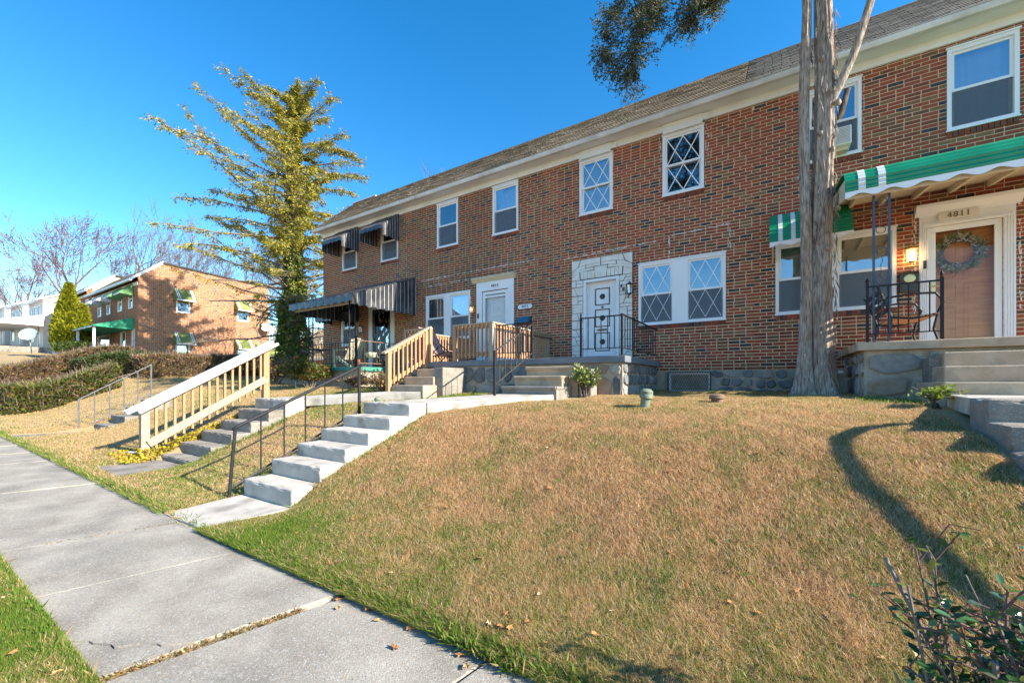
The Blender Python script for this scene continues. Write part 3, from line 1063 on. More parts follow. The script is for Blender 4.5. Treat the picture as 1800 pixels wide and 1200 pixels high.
for (xa, xb) in ((-4.28, -3.97), (-3.05, -2.73)):
    z = 1.93
    alt = 0
    while z < 3.98:
        hh = min(RG.choice([.07, .09, .19, .22]), 3.99 - z)
        if 3.99 - z - hh < .05:
            hh = 3.99 - z
        if hh > .15:
            t = RG.uniform(.35, .62)
            s = RG.choice([-.045, .045, 0])
            xm = xa + (xb - xa) * t
            fstone([(xa, z), (xm - s, z), (xm + s, z + hh), (xa, z + hh)])
            zz = z + hh * RG.uniform(.35, .6)
            if RG.random() < .6:
                f_ = (zz - z) / hh
                xs_ = xm - s + 2 * s * f_
                fstone([(xm - s, z), (xb, z), (xb, zz), (xs_, zz)])
                fstone([(xs_, zz), (xb, zz), (xb, z + hh), (xm + s, z + hh)])
            else:
                fstone([(xm - s, z), (xb, z), (xb, z + hh), (xm + s, z + hh)])
        else:
            fstone([(xa, z), (xb, z), (xb, z + hh), (xa, z + hh)])
        z += hh
for i in range(4):                    # soldier stones and keystone above the door
    for sg in (-1, 1):
        c = -3.51 + sg * (.15 + i * .095)
        d = c + sg * .095
        l = [(c, 4.0), (d, 4.0), (d + sg * .012, 4.21), (c + sg * .008, 4.21)]
        fstone(l)
fstone([(-3.51 - .145, 4.0), (-3.51 + .145, 4.0), (-3.51 + .175, 4.29), (-3.51 - .175, 4.29)])
for sg, xo in ((-1, -4.28), (1, -2.73)):
    xi = -3.51 + sg * .54
    fstone([(xo, 3.99), (xi, 3.99), (xi + sg * .02, 4.2), (xo, 4.1)])
    fstone([(xo, 4.1), (xi + sg * .02, 4.2), (-3.51 + sg * .17, 4.22), (-3.51 + sg * .18, 4.29), (xo, 4.22)])
    xm = (xo + -3.51) / 2
    fstone([(-3.51 + sg * .18, 4.29), (-3.51, 4.29), (-3.51, 4.37), (xm, 4.36), (xm, 4.27)] if sg < 0 else [(-3.51, 4.29), (-3.51 + .18, 4.29), (xm, 4.27), (xm, 4.36), (-3.51, 4.37)])
    fstone([(xo, 4.22), (xm, 4.265), (xm, 4.36), (xo + sg * -.18, 4.33)])
    fstone([(xo, 4.22), (xo - sg * .18, 4.33), (xo - sg * .24, 4.5), (xo, 4.5)])
    fstone([(xo - sg * .18, 4.33), (xm, 4.36), (-3.51, 4.37), (-3.51, 4.5), (xo - sg * .24, 4.5)])
m = MB().box(-3.965, -3.90, FY - .05, FY + .13, 1.92, 3.985).box(-3.12, -3.055, FY - .05, FY + .13, 1.92, 3.985).box(-3.90, -3.12, FY - .05, FY + .13, 3.92, 3.985)
part('door_frame', m, M['door_white'], h3)
m = MB().box(-3.90, -3.12, FY + .08, FY + .12, 1.92, 3.92)
fd = part('front_door', m, M['door_white'], h3)
part('kick_plate', MB().box(-3.90, -3.12, FY + .055, FY + .08, 1.92, 2.14), M['door_white'], fd)
for c, d in ((2.2, 2.66), (2.80, 3.24), (3.34, 3.76)):
    m = MB().ring(-3.70, -3.32, c, d, .022, FY + .066, FY + .08)
    part('panel_moulding', m, M['black_paint'], fd)
    zc = (c + d) / 2
    m = MB().lathe((-3.51, FY + .08, zc), [(.07, 0), (.07, -.008), (.05, -.014), (.03, -.016), (.02, -.024), (.0, -.026)], 14, axis='y')
    for j in range(8):
        an = j * math.pi / 4
        m.lathe((-3.51 + .055 * math.cos(an), FY + .073, zc + .055 * math.sin(an)), [(.016, 0), (.012, -.008), (.0, -.01)], 6, axis='y')
    part('rosette', m, M['black_paint'], fd)
part('knocker', MB().box(-3.525, -3.495, FY + .055, FY + .08, 3.26, 3.31).box(-3.54, -3.48, FY + .06, FY + .08, 3.275, 3.295), M['black_paint'], fd)
part('letter_slot', MB().box(-3.64, -3.40, FY + .068, FY + .08, 2.70, 2.75), M['numeral'], fd)
for i, ch in enumerate('4813'):
    text(ch, .12, (-3.0 + i * .056, FY - .068, 3.72 - i * .085), (R(90), R(12), 0), M['joint_black'], h3, ext=.008)
m = MB().ring(-1.92, -1.06, 1.2, 1.64, .05, FY - .07, FY + .03).box(-1.62, -1.58, FY - .0, FY + .03, 1.25, 1.59).box(-1.36, -1.32, FY - .0, FY + .03, 1.25, 1.59)
bw = part('basement_window', m, M['vinyl'], h3)
part('pane', MB().box(-1.87, -1.11, FY + .034, FY + .039, 1.25, 1.59), M['glass_dim'], bw)
m = MB().ring(-1.93, -1.05, 1.21, 1.655, .02, FY - .115, FY - .09)
k = 18
for i in range(-8, k):
    for sg in (1, -1):
        xa = -1.92 + i * .05
        p0, p1 = (xa, 1.22), (xa + .42 * .5, 1.645)
        if sg < 0:
            p0, p1 = (xa, 1.645), (xa + .42 * .5, 1.22)
        t0 = max(0, (-1.92 - p0[0]) / (p1[0] - p0[0]))
        t1 = min(1, (-1.06 - p0[0]) / (p1[0] - p0[0]))
        if t1 > t0:
            q0 = (p0[0] + (p1[0] - p0[0]) * t0, p0[1] + (p1[1] - p0[1]) * t0)
            q1 = (p0[0] + (p1[0] - p0[0]) * t1, p0[1] + (p1[1] - p0[1]) * t1)
            m.bar((q0[0], FY - .1, q0[1]), (q1[0], FY - .1, q1[1]), .006, .004 + .001 * sg, up=(0, 1, 0))
part('window_grille', m, M['iron_worn'], h3)
rubble(f3, lambda u, v, d: (u, FY - .035 - d, v), -2.05, b - .02, GROUND, FND, 33, .19, holes=[(-1.95, -1.03, 1.2, 1.66)])
# --- second house, number 4815
U2 = [(-8.9, -8.05, 5.64, 7.02), (-6.76, -5.9, 5.64, 7.02)]
H2 = [hole(*q) for q in U2] + [hole(-9.38, -7.58, 2.76, 4.16), (-7.14, -6.24, 1.9, 4.08)]
h2, f2, a, b = row_house(1, 'brick row house numbered 4815 with a white storm door', H2, 20, 'tan', 0)
shingles(h2, a, b, M['shingle_tan'], 21, 0)
eaves(h2, a, b)
for q in U2:
    window(h2, *q, back='curtain')
    rowlock(q[0], q[1], q[2], h2)
window(h2, -9.38, -7.58, 2.76, 4.16, back='curtain', mull=.26)
m = MB().box(-7.34, -7.14, FY - .03, FY + .1, 1.9, 4.34).box(-6.24, -6.04, FY - .03, FY + .1, 1.9, 4.34).box(-7.14, -6.24, FY - .03, FY + .1, 4.08, 4.34)
m.box(-7.25, -7.2, FY - .042, FY - .03, 1.95, 4.1).box(-6.18, -6.13, FY - .042, FY - .03, 1.95, 4.1)
part('door_casing', m, M['vinyl'], h2)
m = MB().prism([(-7.47, FY, 4.34), (-7.47, FY - .05, 4.34), (-7.47, FY - .09, 4.4), (-7.47, FY - .13, 4.44), (-7.47, FY - .13, 4.47), (-7.47, FY, 4.48)], (1.5, 0, 0))
part('door_cornice', m, M['cream'], h2)
text('4815', .115, (-6.68, FY - .035, 4.2), FRONT, M['joint_black'], h2, space=1.15)
sd = part('storm_door', MB().ring(-7.13, -6.25, 1.92, 4.06, .085, FY, FY + .04).box(-7.045, -6.335, FY + .001, FY + .03, 3.88, 3.94), M['vinyl'], h2)
part('pane', MB().box(-7.05, -6.33, FY + .018, FY + .023, 2.0, 3.88), M['glass_storm'], sd)
m = MB().box(-7.14, -6.24, FY + .12, FY + .16, 1.9, 4.08)
for c, d in ((2.2, 2.66), (2.80, 3.24), (3.34, 3.76)):
    m.ring(-6.95, -6.45, c, d, .02, FY + .106, FY + .12)
    m.lathe((-6.7, FY + .12, (c + d) / 2), [(.07, 0), (.07, -.012), (.04, -.014), (.02, -.02)], 12, axis='y')
part('front_door', m, M['door_white'], h2)
part('doorbell', MB().box(-7.29, -7.24, FY - .06, FY - .04, 3.3, 3.44), M['black_paint'], h2)
# --- first house, black awnings
U1 = [(-13.68, -12.83, 5.62, 7.0), (-11.53, -10.67, 5.62, 7.0)]
H1 = [hole(*q) for q in U1] + [hole(-13.74, -12.86, 2.78, 4.1), (-11.98, -11.04, 1.9, 4.0)]
h1, f1, a, b = row_house(0, 'end brick row house with black striped awnings over door and windows', H1, 10, 'tan', 0)
shingles(h1, a - .14, b, M['shingle_tan'], 11, 0)
eaves(h1, a, b, .14)
for q in U1:
    window(h1, *q, back='curtain', mats=M['white'])
    rowlock(q[0], q[1], q[2], h1)
window(h1, -13.74, -12.86, 2.78, 4.1, back='dark', mats=M['white'], case=.09)
m = MB().box(-12.17, -11.98, FY - .03, FY + .08, 1.88, 4.18).box(-11.04, -10.85, FY - .03, FY + .08, 1.88, 4.18).box(-11.98, -11.04, FY - .03, FY + .08, 4.0, 4.18)
part('door_casing', m, M['white'], h1)
sd = part('storm_door', MB().ring(-11.97, -11.05, 1.9, 3.99, .10, FY, FY + .04), M['black_paint'], h1)
part('pane', MB().box(-11.875, -11.145, FY + .018, FY + .023, 2.0, 3.9), M['glass_storm'], sd)
part('handle', MB().box(-11.95, -11.92, FY - .04, FY, 2.85, 3.0), M['grey_metal'], sd)
part('front_door', MB().box(-11.98, -11.04, FY + .14, FY + .18, 1.9, 4.0).ring(-11.8, -11.2, 2.1, 3.0, .02, FY + .13, FY + .14).ring(-11.8, -11.2, 3.1, 3.8, .02, FY + .13, FY + .14), M['cream'], h1)
# rake trim at the exposed gable end
m = MB().prism([(-15.05, 9.31, 7.22), (-15.05, 9.31, 7.30), (-15.05, 11.2, 9.01), (-15.05, 12.6, 8.93), (-15.05, 12.6, 8.78), (-15.05, 11.2, 8.84)], (.015, 0, 0))
part('rake_board', m, M['roof_pale'], h1)
part('ridge_flashing', MB().box(-15.06, -13.6, 11.15, 11.35, 9.02, 9.06), M['roof_pale'], h1)


# ------------------------------------------------------------------ awnings and canopies of the row
def slat_awning(h, x0, x1, zt, zf, yf, drop, mat_top, mat_und, sides=True, slat=.1, seam_sheen=None, side_z=None, name='awning'):
    """sheet-metal awning: pan slats running down from the wall, rolled front, closed stepped sides"""
    n = max(4, int(round((x1 - x0) / slat)))
    st = (x1 - x0) / n
    aw = part(name, MB().box(x0, x1, FY - .03, FY - .011, zt - .03, zt + .035).box(x0 + .01, x1 - .01, yf + .015, yf + .035, zf - .03, zf - .005), mat_top, h)
    for i in range(n):
        a = x0 + i * st
        up = .012 if i % 2 == 0 else 0
        m = MB()
        g = .004
        m.prism([(a + g, FY - .03, zt + up), (a + g, yf, zf + up), (a + g, yf - .012, zf - .02 + up * .3), (a + g, yf - .012 - up * .4, zf - drop * (.85 + .15 * (i % 2))), (a + g, yf - .004 - up * .4, zf - drop * (.85 + .15 * (i % 2))),
                 (a + g, yf - .002, zf - .03), (a + g, yf + .012, zf - .014), (a + g, FY - .03, zt - .014)], (st - 2 * g, 0, 0), 0)
        part('slat', m, mat_top, aw)
    und = MB().add([(x0 + .02, FY - .02, zt - .03), (x1 - .02, FY - .02, zt - .03), (x1 - .02, yf + .03, zf - .03), (x0 + .02, yf + .03, zf - .03)], [(0, 1, 2, 3)])
    for i in range(n):
        a = x0 + (i + .5) * st
        und.bar((a, FY - .03, zt - .036), (a, yf + .03, zf - .036), .02, .008)
    part('soffit_pans', und, mat_und, aw)
    if sides:
        sz = side_z if side_z is not None else zf - drop
        k = max(3, int(round((FY - yf) / slat)))
        for xs in (x0, x1):
            for i in range(k):
                ya, yb = yf + (FY - .012 - yf) * i / k, yf + (FY - .012 - yf) * (i + 1) / k
                za, zb = zf + (zt - zf) * i / k, zf + (zt - zf) * (i + 1) / k
                o = .008 if i % 2 else 0
                sgn = 1 if xs == x1 else -1
                zl = sz - (.025 if i % 2 else 0)
                m = MB().prism([(xs + sgn * o, ya + .004, zl), (xs + sgn * o, (ya + yb) / 2, zl - .03), (xs + sgn * o, yb - .004, zl), (xs + sgn * o, yb - .004, zb), (xs + sgn * o, ya + .004, za)], (sgn * .006, 0, 0))
                part('side_slat', m, mat_top, aw)
                if seam_sheen:
                    part('seam_sheen', MB().box(xs + sgn * .001, xs + sgn * .017, yb - .012, yb + .004, zl + .01, zb - .02), seam_sheen, aw)  # seam strip, its pale colour also standing in for slat highlights
    return aw


A = M['awning_black']
slat_awning(h1, -13.85, -12.72, 7.13, 6.56, 8.98, .15, A, M['awning_under'], slat=.11, side_z=6.22, seam_sheen=M['awning_seam_sheen'])
slat_awning(h1, -11.72, -10.60, 7.13, 6.56, 8.98, .15, A, M['awning_under'], slat=.11, side_z=6.22, seam_sheen=M['awning_seam_sheen'])
slat_awning(h1, -14.3, -12.75, 4.25, 3.82, 9.0, .18, A, M['awning_under'], slat=.12, side_z=3.68)
# large porch canopy, sloping, with long scalloped side
can = slat_awning(h1, -13.0, -9.86, 4.84, 3.90, 7.30, .22, A, M['awning_under'], slat=.165, side_z=3.64, seam_sheen=M['awning_seam_sheen'], name='porch_canopy')
part('beam', MB().box(-12.9, -9.95, 7.42, 7.48, 3.66, 3.78), M['awning_under'], can)


def scroll_post(parent, x, y, z0, z1, wd, name='post', m=None, axis='x'):
    """open iron post: two bars with scrolls between"""
    m = m or M['iron']
    b = MB()
    d = wd / 2
    f = (lambda u, z: (x + u, y, z)) if axis == 'x' else (lambda u, z: (x, y + u, z))
    for s in (-1, 1):
        b.bar(f(s * d, z0), f(s * d, z1), .026, .026)
    o = part(name, b, m, parent)
    sc = MB()
    n = max(1, int((z1 - z0) / .62))
    hh = (z1 - z0) / n
    for i in range(n):
        zb = z0 + i * hh
        r = d - .016
        pts = []
        for j in range(15):           # S-scroll with curled ends
            an = -math.pi / 2 + j / 14 * 2.1 * math.pi
            rr = r * (1 - .45 * j / 14)
            pts.append(f(rr * math.cos(an), zb + hh * .78 + rr * math.sin(an)))
        pts = pts[::-1] + [f(r * .9 * (1 - 2 * t) * .6, zb + hh * .78 - r - t * hh * .28) for t in (.3, .6)]
        q = []
        for j in range(15):
            an = math.pi / 2 + j / 14 * 2.1 * math.pi
            rr = r * (1 - .45 * j / 14)
            q.append(f(rr * math.cos(an), zb + hh * .22 + rr * math.sin(an)))
        sc.tube(pts + q, .0055, 5)
    part('scroll', sc, m, o)
    return o


scroll_post(can, -12.15, 7.5, 1.88, 3.76, .22)
scroll_post(can, -10.12, 7.5, 1.88, 3.76, .20, axis='y')

# green corrugated awnings of number 4811
G = M['awning_green']


def ribbed(h, x0, x1, prof, stripes, name, drop_scallop, amp=.02):
    """sheet with ribs running along the house; prof is the outline from wall to front in (y, z)"""
    pr = []
    for (p, q) in zip(prof[:-1], prof[1:]):
        L = math.hypot(q[0] - p[0], q[1] - p[1])
        k = max(1, int(round(L / .036)))
        nx, nz = -(q[1] - p[1]) / L, (q[0] - p[0]) / L
        for i in range(k):
            t = i / k
            s = amp * .5 if i % 2 else 0
            pr.append((p[0] + (q[0] - p[0]) * t - nx * s, p[1] + (q[1] - p[1]) * t - nz * s))
    pr.append(prof[-1])
    lo = [(y + .012, z - .012) for y, z in pr][::-1]
    aw = part(name, MB().prism([(x0, *q) for q in pr + lo], (x1 - x0, 0, 0)), G, h)
    for a, b in stripes:
        off = [(y - .004, z + .004) for y, z in pr]
        part('stripe', MB().prism([(a, *q) for q in off + [(y + .006, z - .006) for y, z in off][::-1]], (b - a, 0, 0)), M['awning_white'], aw)
    # scalloped valance
    y, z = prof[-1]
    k = int((x1 - x0) / .03)
    top = [(x0 + (x1 - x0) * i / k, y, z + .01) for i in range(k + 1)]
    bot = [(p[0], y, z - drop_scallop * (.72 + .28 * math.cos(2 * math.pi * (p[0] - x0) / .34))) for p in top]
    m = MB()
    vs = top + bot
    nn = len(top)
    fs = [(i, i + 1, nn + i + 1, nn + i) for i in range(nn - 1)]
    m.add(vs, fs)
    m.add([(p[0], p[1] + .006, p[2]) for p in vs], [f[::-1] for f in fs])
    part('valance', m, M['vinyl'], aw)
    return aw


small = ribbed(h4, 0.0, 1.24, [(9.70, 4.74), (9.5, 4.62), (9.30, 4.36), (9.18, 4.06)], [(.14, .21), (.34, .41)], 'window_awning', .09)
part('bracket', MB().prism([(.04, 9.70, 3.8), (.04, 9.2, 4.02), (.04, 9.2, 4.07), (.04, 9.70, 3.9)], (.03, 0, 0)), M['cream'], small)
cp = ribbed(h4, .94, 4.5, [(9.70, 4.78), (8.1, 4.62), (7.82, 4.52), (7.72, 4.40), (7.69, 4.20)], [(1.09, 1.17), (1.31, 1.39)], 'porch_canopy', .095, amp=.024)
m = MB()
m.prism([(.97, 7.80, 4.40), (.97, 9.69, 4.665), (.97, 9.69, 4.68), (.97, 7.80, 4.415)], (3.51, 0, 0))
m.box(.97, 4.48, 7.76, 7.80, 4.12, 4.41)
part('soffit', m, M['cream'], cp)
for i in range(8):
    x = 1.2 + i * .44
    part('rafter', MB().prism([(x, 7.81, 4.31), (x, 9.68, 4.57), (x, 9.68, 4.662), (x, 7.81, 4.399)], (.05, 0, 0)), M['cream'], cp)
part('end_board', MB().prism([(.945, 7.76, 4.14), (.945, 9.69, 4.60), (.945, 9.69, 4.76), (.945, 7.76, 4.42)], (.02, 0, 0)), M['cream'], cp)
part('end_flashing', MB().box(1.19, 1.225, FY - .06, FY - .012, 4.18, 4.66), M['cream'], cp)
scroll_post(cp, 1.37, 7.86, 2.01, 4.2, .17, m=M['navy'])

# ------------------------------------------------------------------ porches
PZ1 = 1.89
pa = thing('shared_porch', 'long grey slab porch on rubble stone shared by numbers 4813 and 4815', 'porch', (-4.8, 8.4, GROUND))
part('slab', MB().box(-7.55, -2.1, 7.0, FY - .037, PZ1 - .12, PZ1), M['slab_paint'], pa, bevel=.012)
fw = part('foundation', MB().box(-7.48, -2.17, 7.07, FY - .04, GROUND - .3, PZ1 - .122), M['stone_mortar'], pa)
rubble(fw, lambda u, v, d: (u, 7.07 - d, v), -5.75, -4.0, 1.16, 1.75, 51, .3)
rubble(fw, lambda u, v, d: (u, 7.07 - d, v), -3.0, -2.18, 1.16, 1.76, 52, .32, big=True)
rubble(fw, lambda u, v, d: (-2.17 + d, u, v), 7.1, 9.6, 1.16, 1.76, 53, .21)
# moulded steps in the middle
ms = thing('concrete_steps', 'three grey moulded steps with rounded nosing leading to the 4813 door', 'steps', (-3.5, 6.5, GROUND))
for i, (ya, zt, xa, xb) in enumerate(((6.12, 1.355, -4.06, -2.98), (6.42, 1.54, -3.98, -3.02), (6.72, 1.715, -3.9, -2.86))):
    yb = 7.06
    m = MB().prism([(xa, ya - .03, zt), (xa, ya - .04, zt - .02), (xa, ya - .03, zt - .05), (xa, ya, zt - .075), (xa, ya + .01, 1.0), (xa, yb, 1.0), (xa, yb, zt)], (xb - xa, 0, 0))
    m.box(xa - .02, xa, ya - .02, yb, zt - .05, zt - .002)
    m.box(xb, xb + .02, ya - .02, yb, zt - .05, zt - .002)
    part('step', m, M['concrete_tan' if i else 'concrete_dark'], ms, bevel=.01)
part('plinth', MB().box(-2.86, -2.62, 6.75, 7.06, 1.0, 1.66), M['concrete_dark'], ms, bevel=.02)
ls = thing('concrete_steps', 'three brown concrete steps beside the wooden stair rail of number 4815', 'steps', (-6.2, 6.4, GROUND))
for ya, zt, xb in ((5.9, 1.365, -5.78), (6.25, 1.54, -5.83), (6.6, 1.715, -5.88)):
    part('step', MB().box(-6.66, xb, ya, 7.05, 1.0, zt), M['concrete_tan'], ls, bevel=.015)
part('plinth', MB().box(-5.86, -5.62, 6.3, 7.06, 1.0, 1.73), M['concrete_dark'], ls, bevel=.015)

p11 = thing('porch', 'concrete porch on big rubble stones in front of number 4811', 'porch', (2.8, 8.7, GROUND))
part('slab', MB().box(1.08, 4.6, 7.7, FY - .04, 1.88, 2.0), M['concrete_tan'], p11, bevel=.012)
fw = part('foundation', MB().box(1.17, 4.55, 7.80, FY - .04, GROUND - .3, 1.878), M['stone_mortar'], p11)
rubble(fw, lambda u, v, d: (u, 7.80 - d, v), 1.19, 1.98, 1.2, 1.86, 61, .34, big=True, thick=.045)
rubble(fw, lambda u, v, d: (1.17 - d, u, v), 7.82, 9.6, 1.2, 1.86, 62, .26, big=True)
st = thing('concrete_steps', 'wide brown concrete steps up to the 4811 porch', 'steps', (2.8, 7.2, GROUND))
for ya, zt, xa in ((6.72, 1.425, 1.72), (7.06, 1.62, 1.81), (7.42, 1.81, 1.9)):
    part('step', MB().box(xa, 3.5, ya, 7.79, 1.0, zt), M['concrete_tan'], st, bevel=.014)
part('plinth', MB().box(1.78, 1.9, 7.5, 7.79, 1.0, 1.74), M['concrete_dark'], st)

gp = thing('green_porch', 'porch with a green painted slab under the black canopy', 'porch', (-12.4, 8.7, GROUND))
part('slab', MB().box(-14.4, -10.08, 7.6, FY - .04, 1.76, 1.88), M['green_slab'], gp, bevel=.012)
part('foundation', MB().box(-14.3, -10.15, 7.68, FY - .04, GROUND - .3, 1.758), M['stone_mortar'], gp)


# ------------------------------------------------------------------ railings
def bal(p, x, y, z0, z1, w=.03, m=None):
    part('baluster', MB().box(x - w / 2, x + w / 2, y - w / 2, y + w / 2, z0, z1), m, p)


def finial(mb, x, y, z, r=.022):
    mb.lathe((x, y, z), [(r * .6, 0), (r * .5, .01), (r, .03), (r * .9, .045), (r * .35, .07), (0, .085)], 8)


W, WG = M['wood'], M['wood_grey']
wr = thing('wooden_railing', 'wooden baluster railing around the porch of number 4815', 'railing', (-5.4, 7.1, PZ1))
for x, y in ((-5.95, 7.08), (-4.95, 7.08), (-7.5, 7.08), (-6.72, 7.08), (-4.95, 9.62)):
    part('post', MB().box(x - .045, x + .045, y - .045, y + .045, PZ1, 2.66), WG if x > -5 else W, wr, bevel=.004)
part('top_rail', MB().box(-6.0, -4.9, 7.04, 7.13, 2.663, 2.70), WG, wr, bevel=.004)
part('top_rail', MB().box(-5.0, -4.9, 7.133, 9.66, 2.663, 2.70), WG, wr, bevel=.004)
part('top_rail', MB().box(-7.55, -6.67, 7.04, 7.13, 2.663, 2.70), WG, wr, bevel=.004)
part('top_rail', MB().box(-7.55, -7.46, 7.133, 9.66, 2.663, 2.70), WG, wr, bevel=.004)
for (xa, xb) in ((-5.905, -4.995), (-7.455, -6.765)):
    part('rail', MB().box(xa, xb, 7.06, 7.10, 2.575, 2.66), W, wr)
    part('rail', MB().box(xa, xb, 7.06, 7.10, 1.99, 2.07), W, wr)
    n = int((xb - xa) / .105)
    for i in range(n):
        bal(wr, xa + (i + .7) * (xb - xa) / (n + .4), 7.042, 1.95, 2.655, .034, W)
for xc in (-4.95, -7.5):
    part('rail', MB().box(xc - .02, xc + .02, 7.126, 9.57, 2.575, 2.66), W, wr)
    part('rail', MB().box(xc - .02, xc + .02, 7.126, 9.57, 1.99, 2.07), W, wr)
    for i in range(21):
        bal(wr, xc + .038, 7.22 + i * .113, 1.95, 2.655, .034, W)
wsr = thing('wooden_railing', 'short sloping wooden stair railing beside the brown steps of 4815', 'railing', (-6.74, 6.4, GROUND))
part('post', MB().box(-6.8, -6.71, 5.84, 5.93, 1.1, 2.06), W, wsr, bevel=.004)
part('post', MB().box(-6.8, -6.71, 6.93, 7.02, 1.5, 2.62), W, wsr, bevel=.004)
part('cap_rail', MB().bar((-6.755, 5.74, 2.02), (-6.755, 7.12, 2.72), .12, .035), WG, wsr, bevel=.004)
part('rail', MB().bar((-6.755, 5.93, 2.045), (-6.755, 6.93, 2.55), .035, .075), W, wsr)
part('rail', MB().bar((-6.755, 5.93, 1.42), (-6.755, 6.93, 1.93), .035, .085), W, wsr)
for i in range(8):
    t = (i + .5) / 8
    y = 5.93 + t
    part('baluster', MB().box(-6.735, -6.70, y - .018, y + .018, 1.36 + .51 * t, 2.06 + .5 * t), W, wsr)

# long wooden stair railing of the second flight, with a white capping
lr = thing('wooden_railing', 'long sloping wooden stair railing capped with white gutter by the second flight', 'railing', (-9.35, 3.7, 0.3))
part('post', MB().box(-9.41, -9.29, 2.61, 2.73, -.05, 1.0), WG, lr, bevel=.005)
part('post', MB().box(-9.41, -9.29, 4.66, 4.78, 1.0, 2.16), W, lr, bevel=.005)


def sl(y, z0):
    return z0 + (y - 2.67) * .582


part('cap_rail', MB().bar((-9.37, 2.42, sl(2.42, 1.04)), (-9.37, 4.86, sl(4.86, 1.04)), .19, .07), M['vinyl'], lr, bevel=.012)
part('gutter_rail', MB().bar((-9.23, 2.56, sl(2.56, .96)), (-9.23, 4.93, sl(4.93, .96)), .07, .06), M['gutter'], lr, bevel=.012)
part('rail', MB().bar((-9.35, 2.73, sl(2.73, .93)), (-9.35, 4.66, sl(4.66, .93)), .04, .09), W, lr)
part('rail', MB().bar((-9.27, 2.70, sl(2.70, .32)), (-9.27, 4.68, sl(4.68, .32)), .035, .135), WG, lr, bevel=.004)
for i in range(14):
    y = 2.82 + i * .137
    part('baluster', MB().box(-9.335, -9.295, y - .019, y + .019, sl(y, .14), sl(y, .9)), W, lr)

# iron rail between the porches
ir = thing('iron_railing', 'black iron handrail on the middle steps, joined to the wooden porch railing', 'railing', (-4.0, 6.5, GROUND))
I, IW = M['iron'], M['iron_worn']
m = MB().box(-4.02, -3.985, 5.785, 5.82, 1.1, 1.97)
part('post', m, I, ir)
m = MB().box(-4.02, -3.98, 7.09, 7.13, PZ1, 2.63)
finial(m, -4.0, 7.11, 2.63)
part('post', m, I, ir)
part('rail', MB().bar((-4.0, 5.8, 1.95), (-4.0, 7.1, 2.57), .032, .016), IW, ir)
part('rail', MB().bar((-4.0, 5.8, 1.38), (-4.0, 7.1, 2.0), .022, .014), IW, ir)
for i in range(6):
    t = (i + .8) / 7
    y = 5.8 + 1.3 * t
    bal(ir, -4.0, y, 1.38 + .62 * t, 1.95 + .62 * t, .014, IW)
part('rail', MB().box(-4.87, -4.02, 7.10, 7.125, 2.60, 2.62), I, ir)
part('rail', MB().box(-4.87, -4.02, 7.10, 7.125, 2.02, 2.035), I, ir)
for i in range(7):
    bal(ir, -4.80 + i * .115, 7.112, 2.035, 2.60, .014, I)
part('rail', MB().box(-4.86, -4.84, 7.13, 9.68, 2.55, 2.57), I, ir)

r13 = thing('iron_railing', 'black iron porch railing in front of the white 4813 door', 'railing', (-2.4, 7.6, PZ1))
for x in (-2.93, -2.17):
    m = MB().box(x - .016, x + .016, 7.02, 7.052, PZ1, 2.62)
    if x < -2.5:
        finial(m, x, 7.036, 2.62, .02)
    part('post', m, I, r13)
part('rail', MB().box(-2.914, -2.186, 7.02, 7.05, 2.58, 2.60), I, r13)
part('rail', MB().box(-2.914, -2.186, 7.025, 7.045, 2.02, 2.035), I, r13)
for i in range(5):
    bal(r13, -2.79 + i * .122, 7.035, 2.035, 2.58, .013, I)
part('rail', MB().box(-2.186, -2.154, 7.052, 9.68, 2.60, 2.62), I, r13)
part('rail', MB().box(-2.18, -2.16, 7.052, 9.68, 2.02, 2.035), I, r13)
for i in range(16):
    bal(r13, -2.17, 7.22 + i * .152, 2.035, 2.60, .014, I)

r11 = thing('iron_railing', 'black iron porch railing with finials in front of number 4811', 'railing', (1.6, 7.8, 2.0))
for x in (1.2, 1.97):
    m = MB().box(x - .016, x + .016, 7.75, 7.782, 2.0, 2.85)
    finial(m, x, 7.766, 2.85, .024)
    part('post', m, I, r11)
part('rail', MB().box(1.216, 1.954, 7.752, 7.78, 2.79, 2.812), I, r11)
part('rail', MB().box(1.216, 1.954, 7.757, 7.775, 2.11, 2.125), I, r11)
for i in range(6):
    bal(r11, 1.32 + i * .106, 7.766, 2.125, 2.79, .013, I)

r17 = thing('iron_railing', 'rusty brown iron railing around the green porch', 'railing', (-10.2, 8.0, 1.88))
for x, y in ((-10.14, 7.66), (-11.3, 7.66), (-12.3, 7.66)):
    m = MB().box(x - .018, x + .018, y - .018, y + .018, 1.88, 2.70)
    finial(m, x, y, 2.70, .024)
    part('post', m, IW, r17)
part('rail', MB().box(-10.155, -10.125, 7.68, 9.68, 2.64, 2.66), M['rust'], r17)
part('rail', MB().box(-10.15, -10.13, 7.68, 9.68, 1.98, 2.0), M['rust'], r17)
for i in range(14):
    bal(r17, -10.14, 7.8 + i * .137, 2.0, 2.64, .015, IW)
part('rail', MB().box(-12.28, -10.16, 7.645, 7.675, 2.60, 2.62), I, r17)
part('rail', MB().box(-12.28, -10.16, 7.65, 7.67, 1.98, 2.0), I, r17)
for i in range(14):
    if abs(-10.3 - i * .14 + 11.3) > .05:
        bal(r17, -10.3 - i * .14, 7.66, 2.0, 2.60, .015, I)

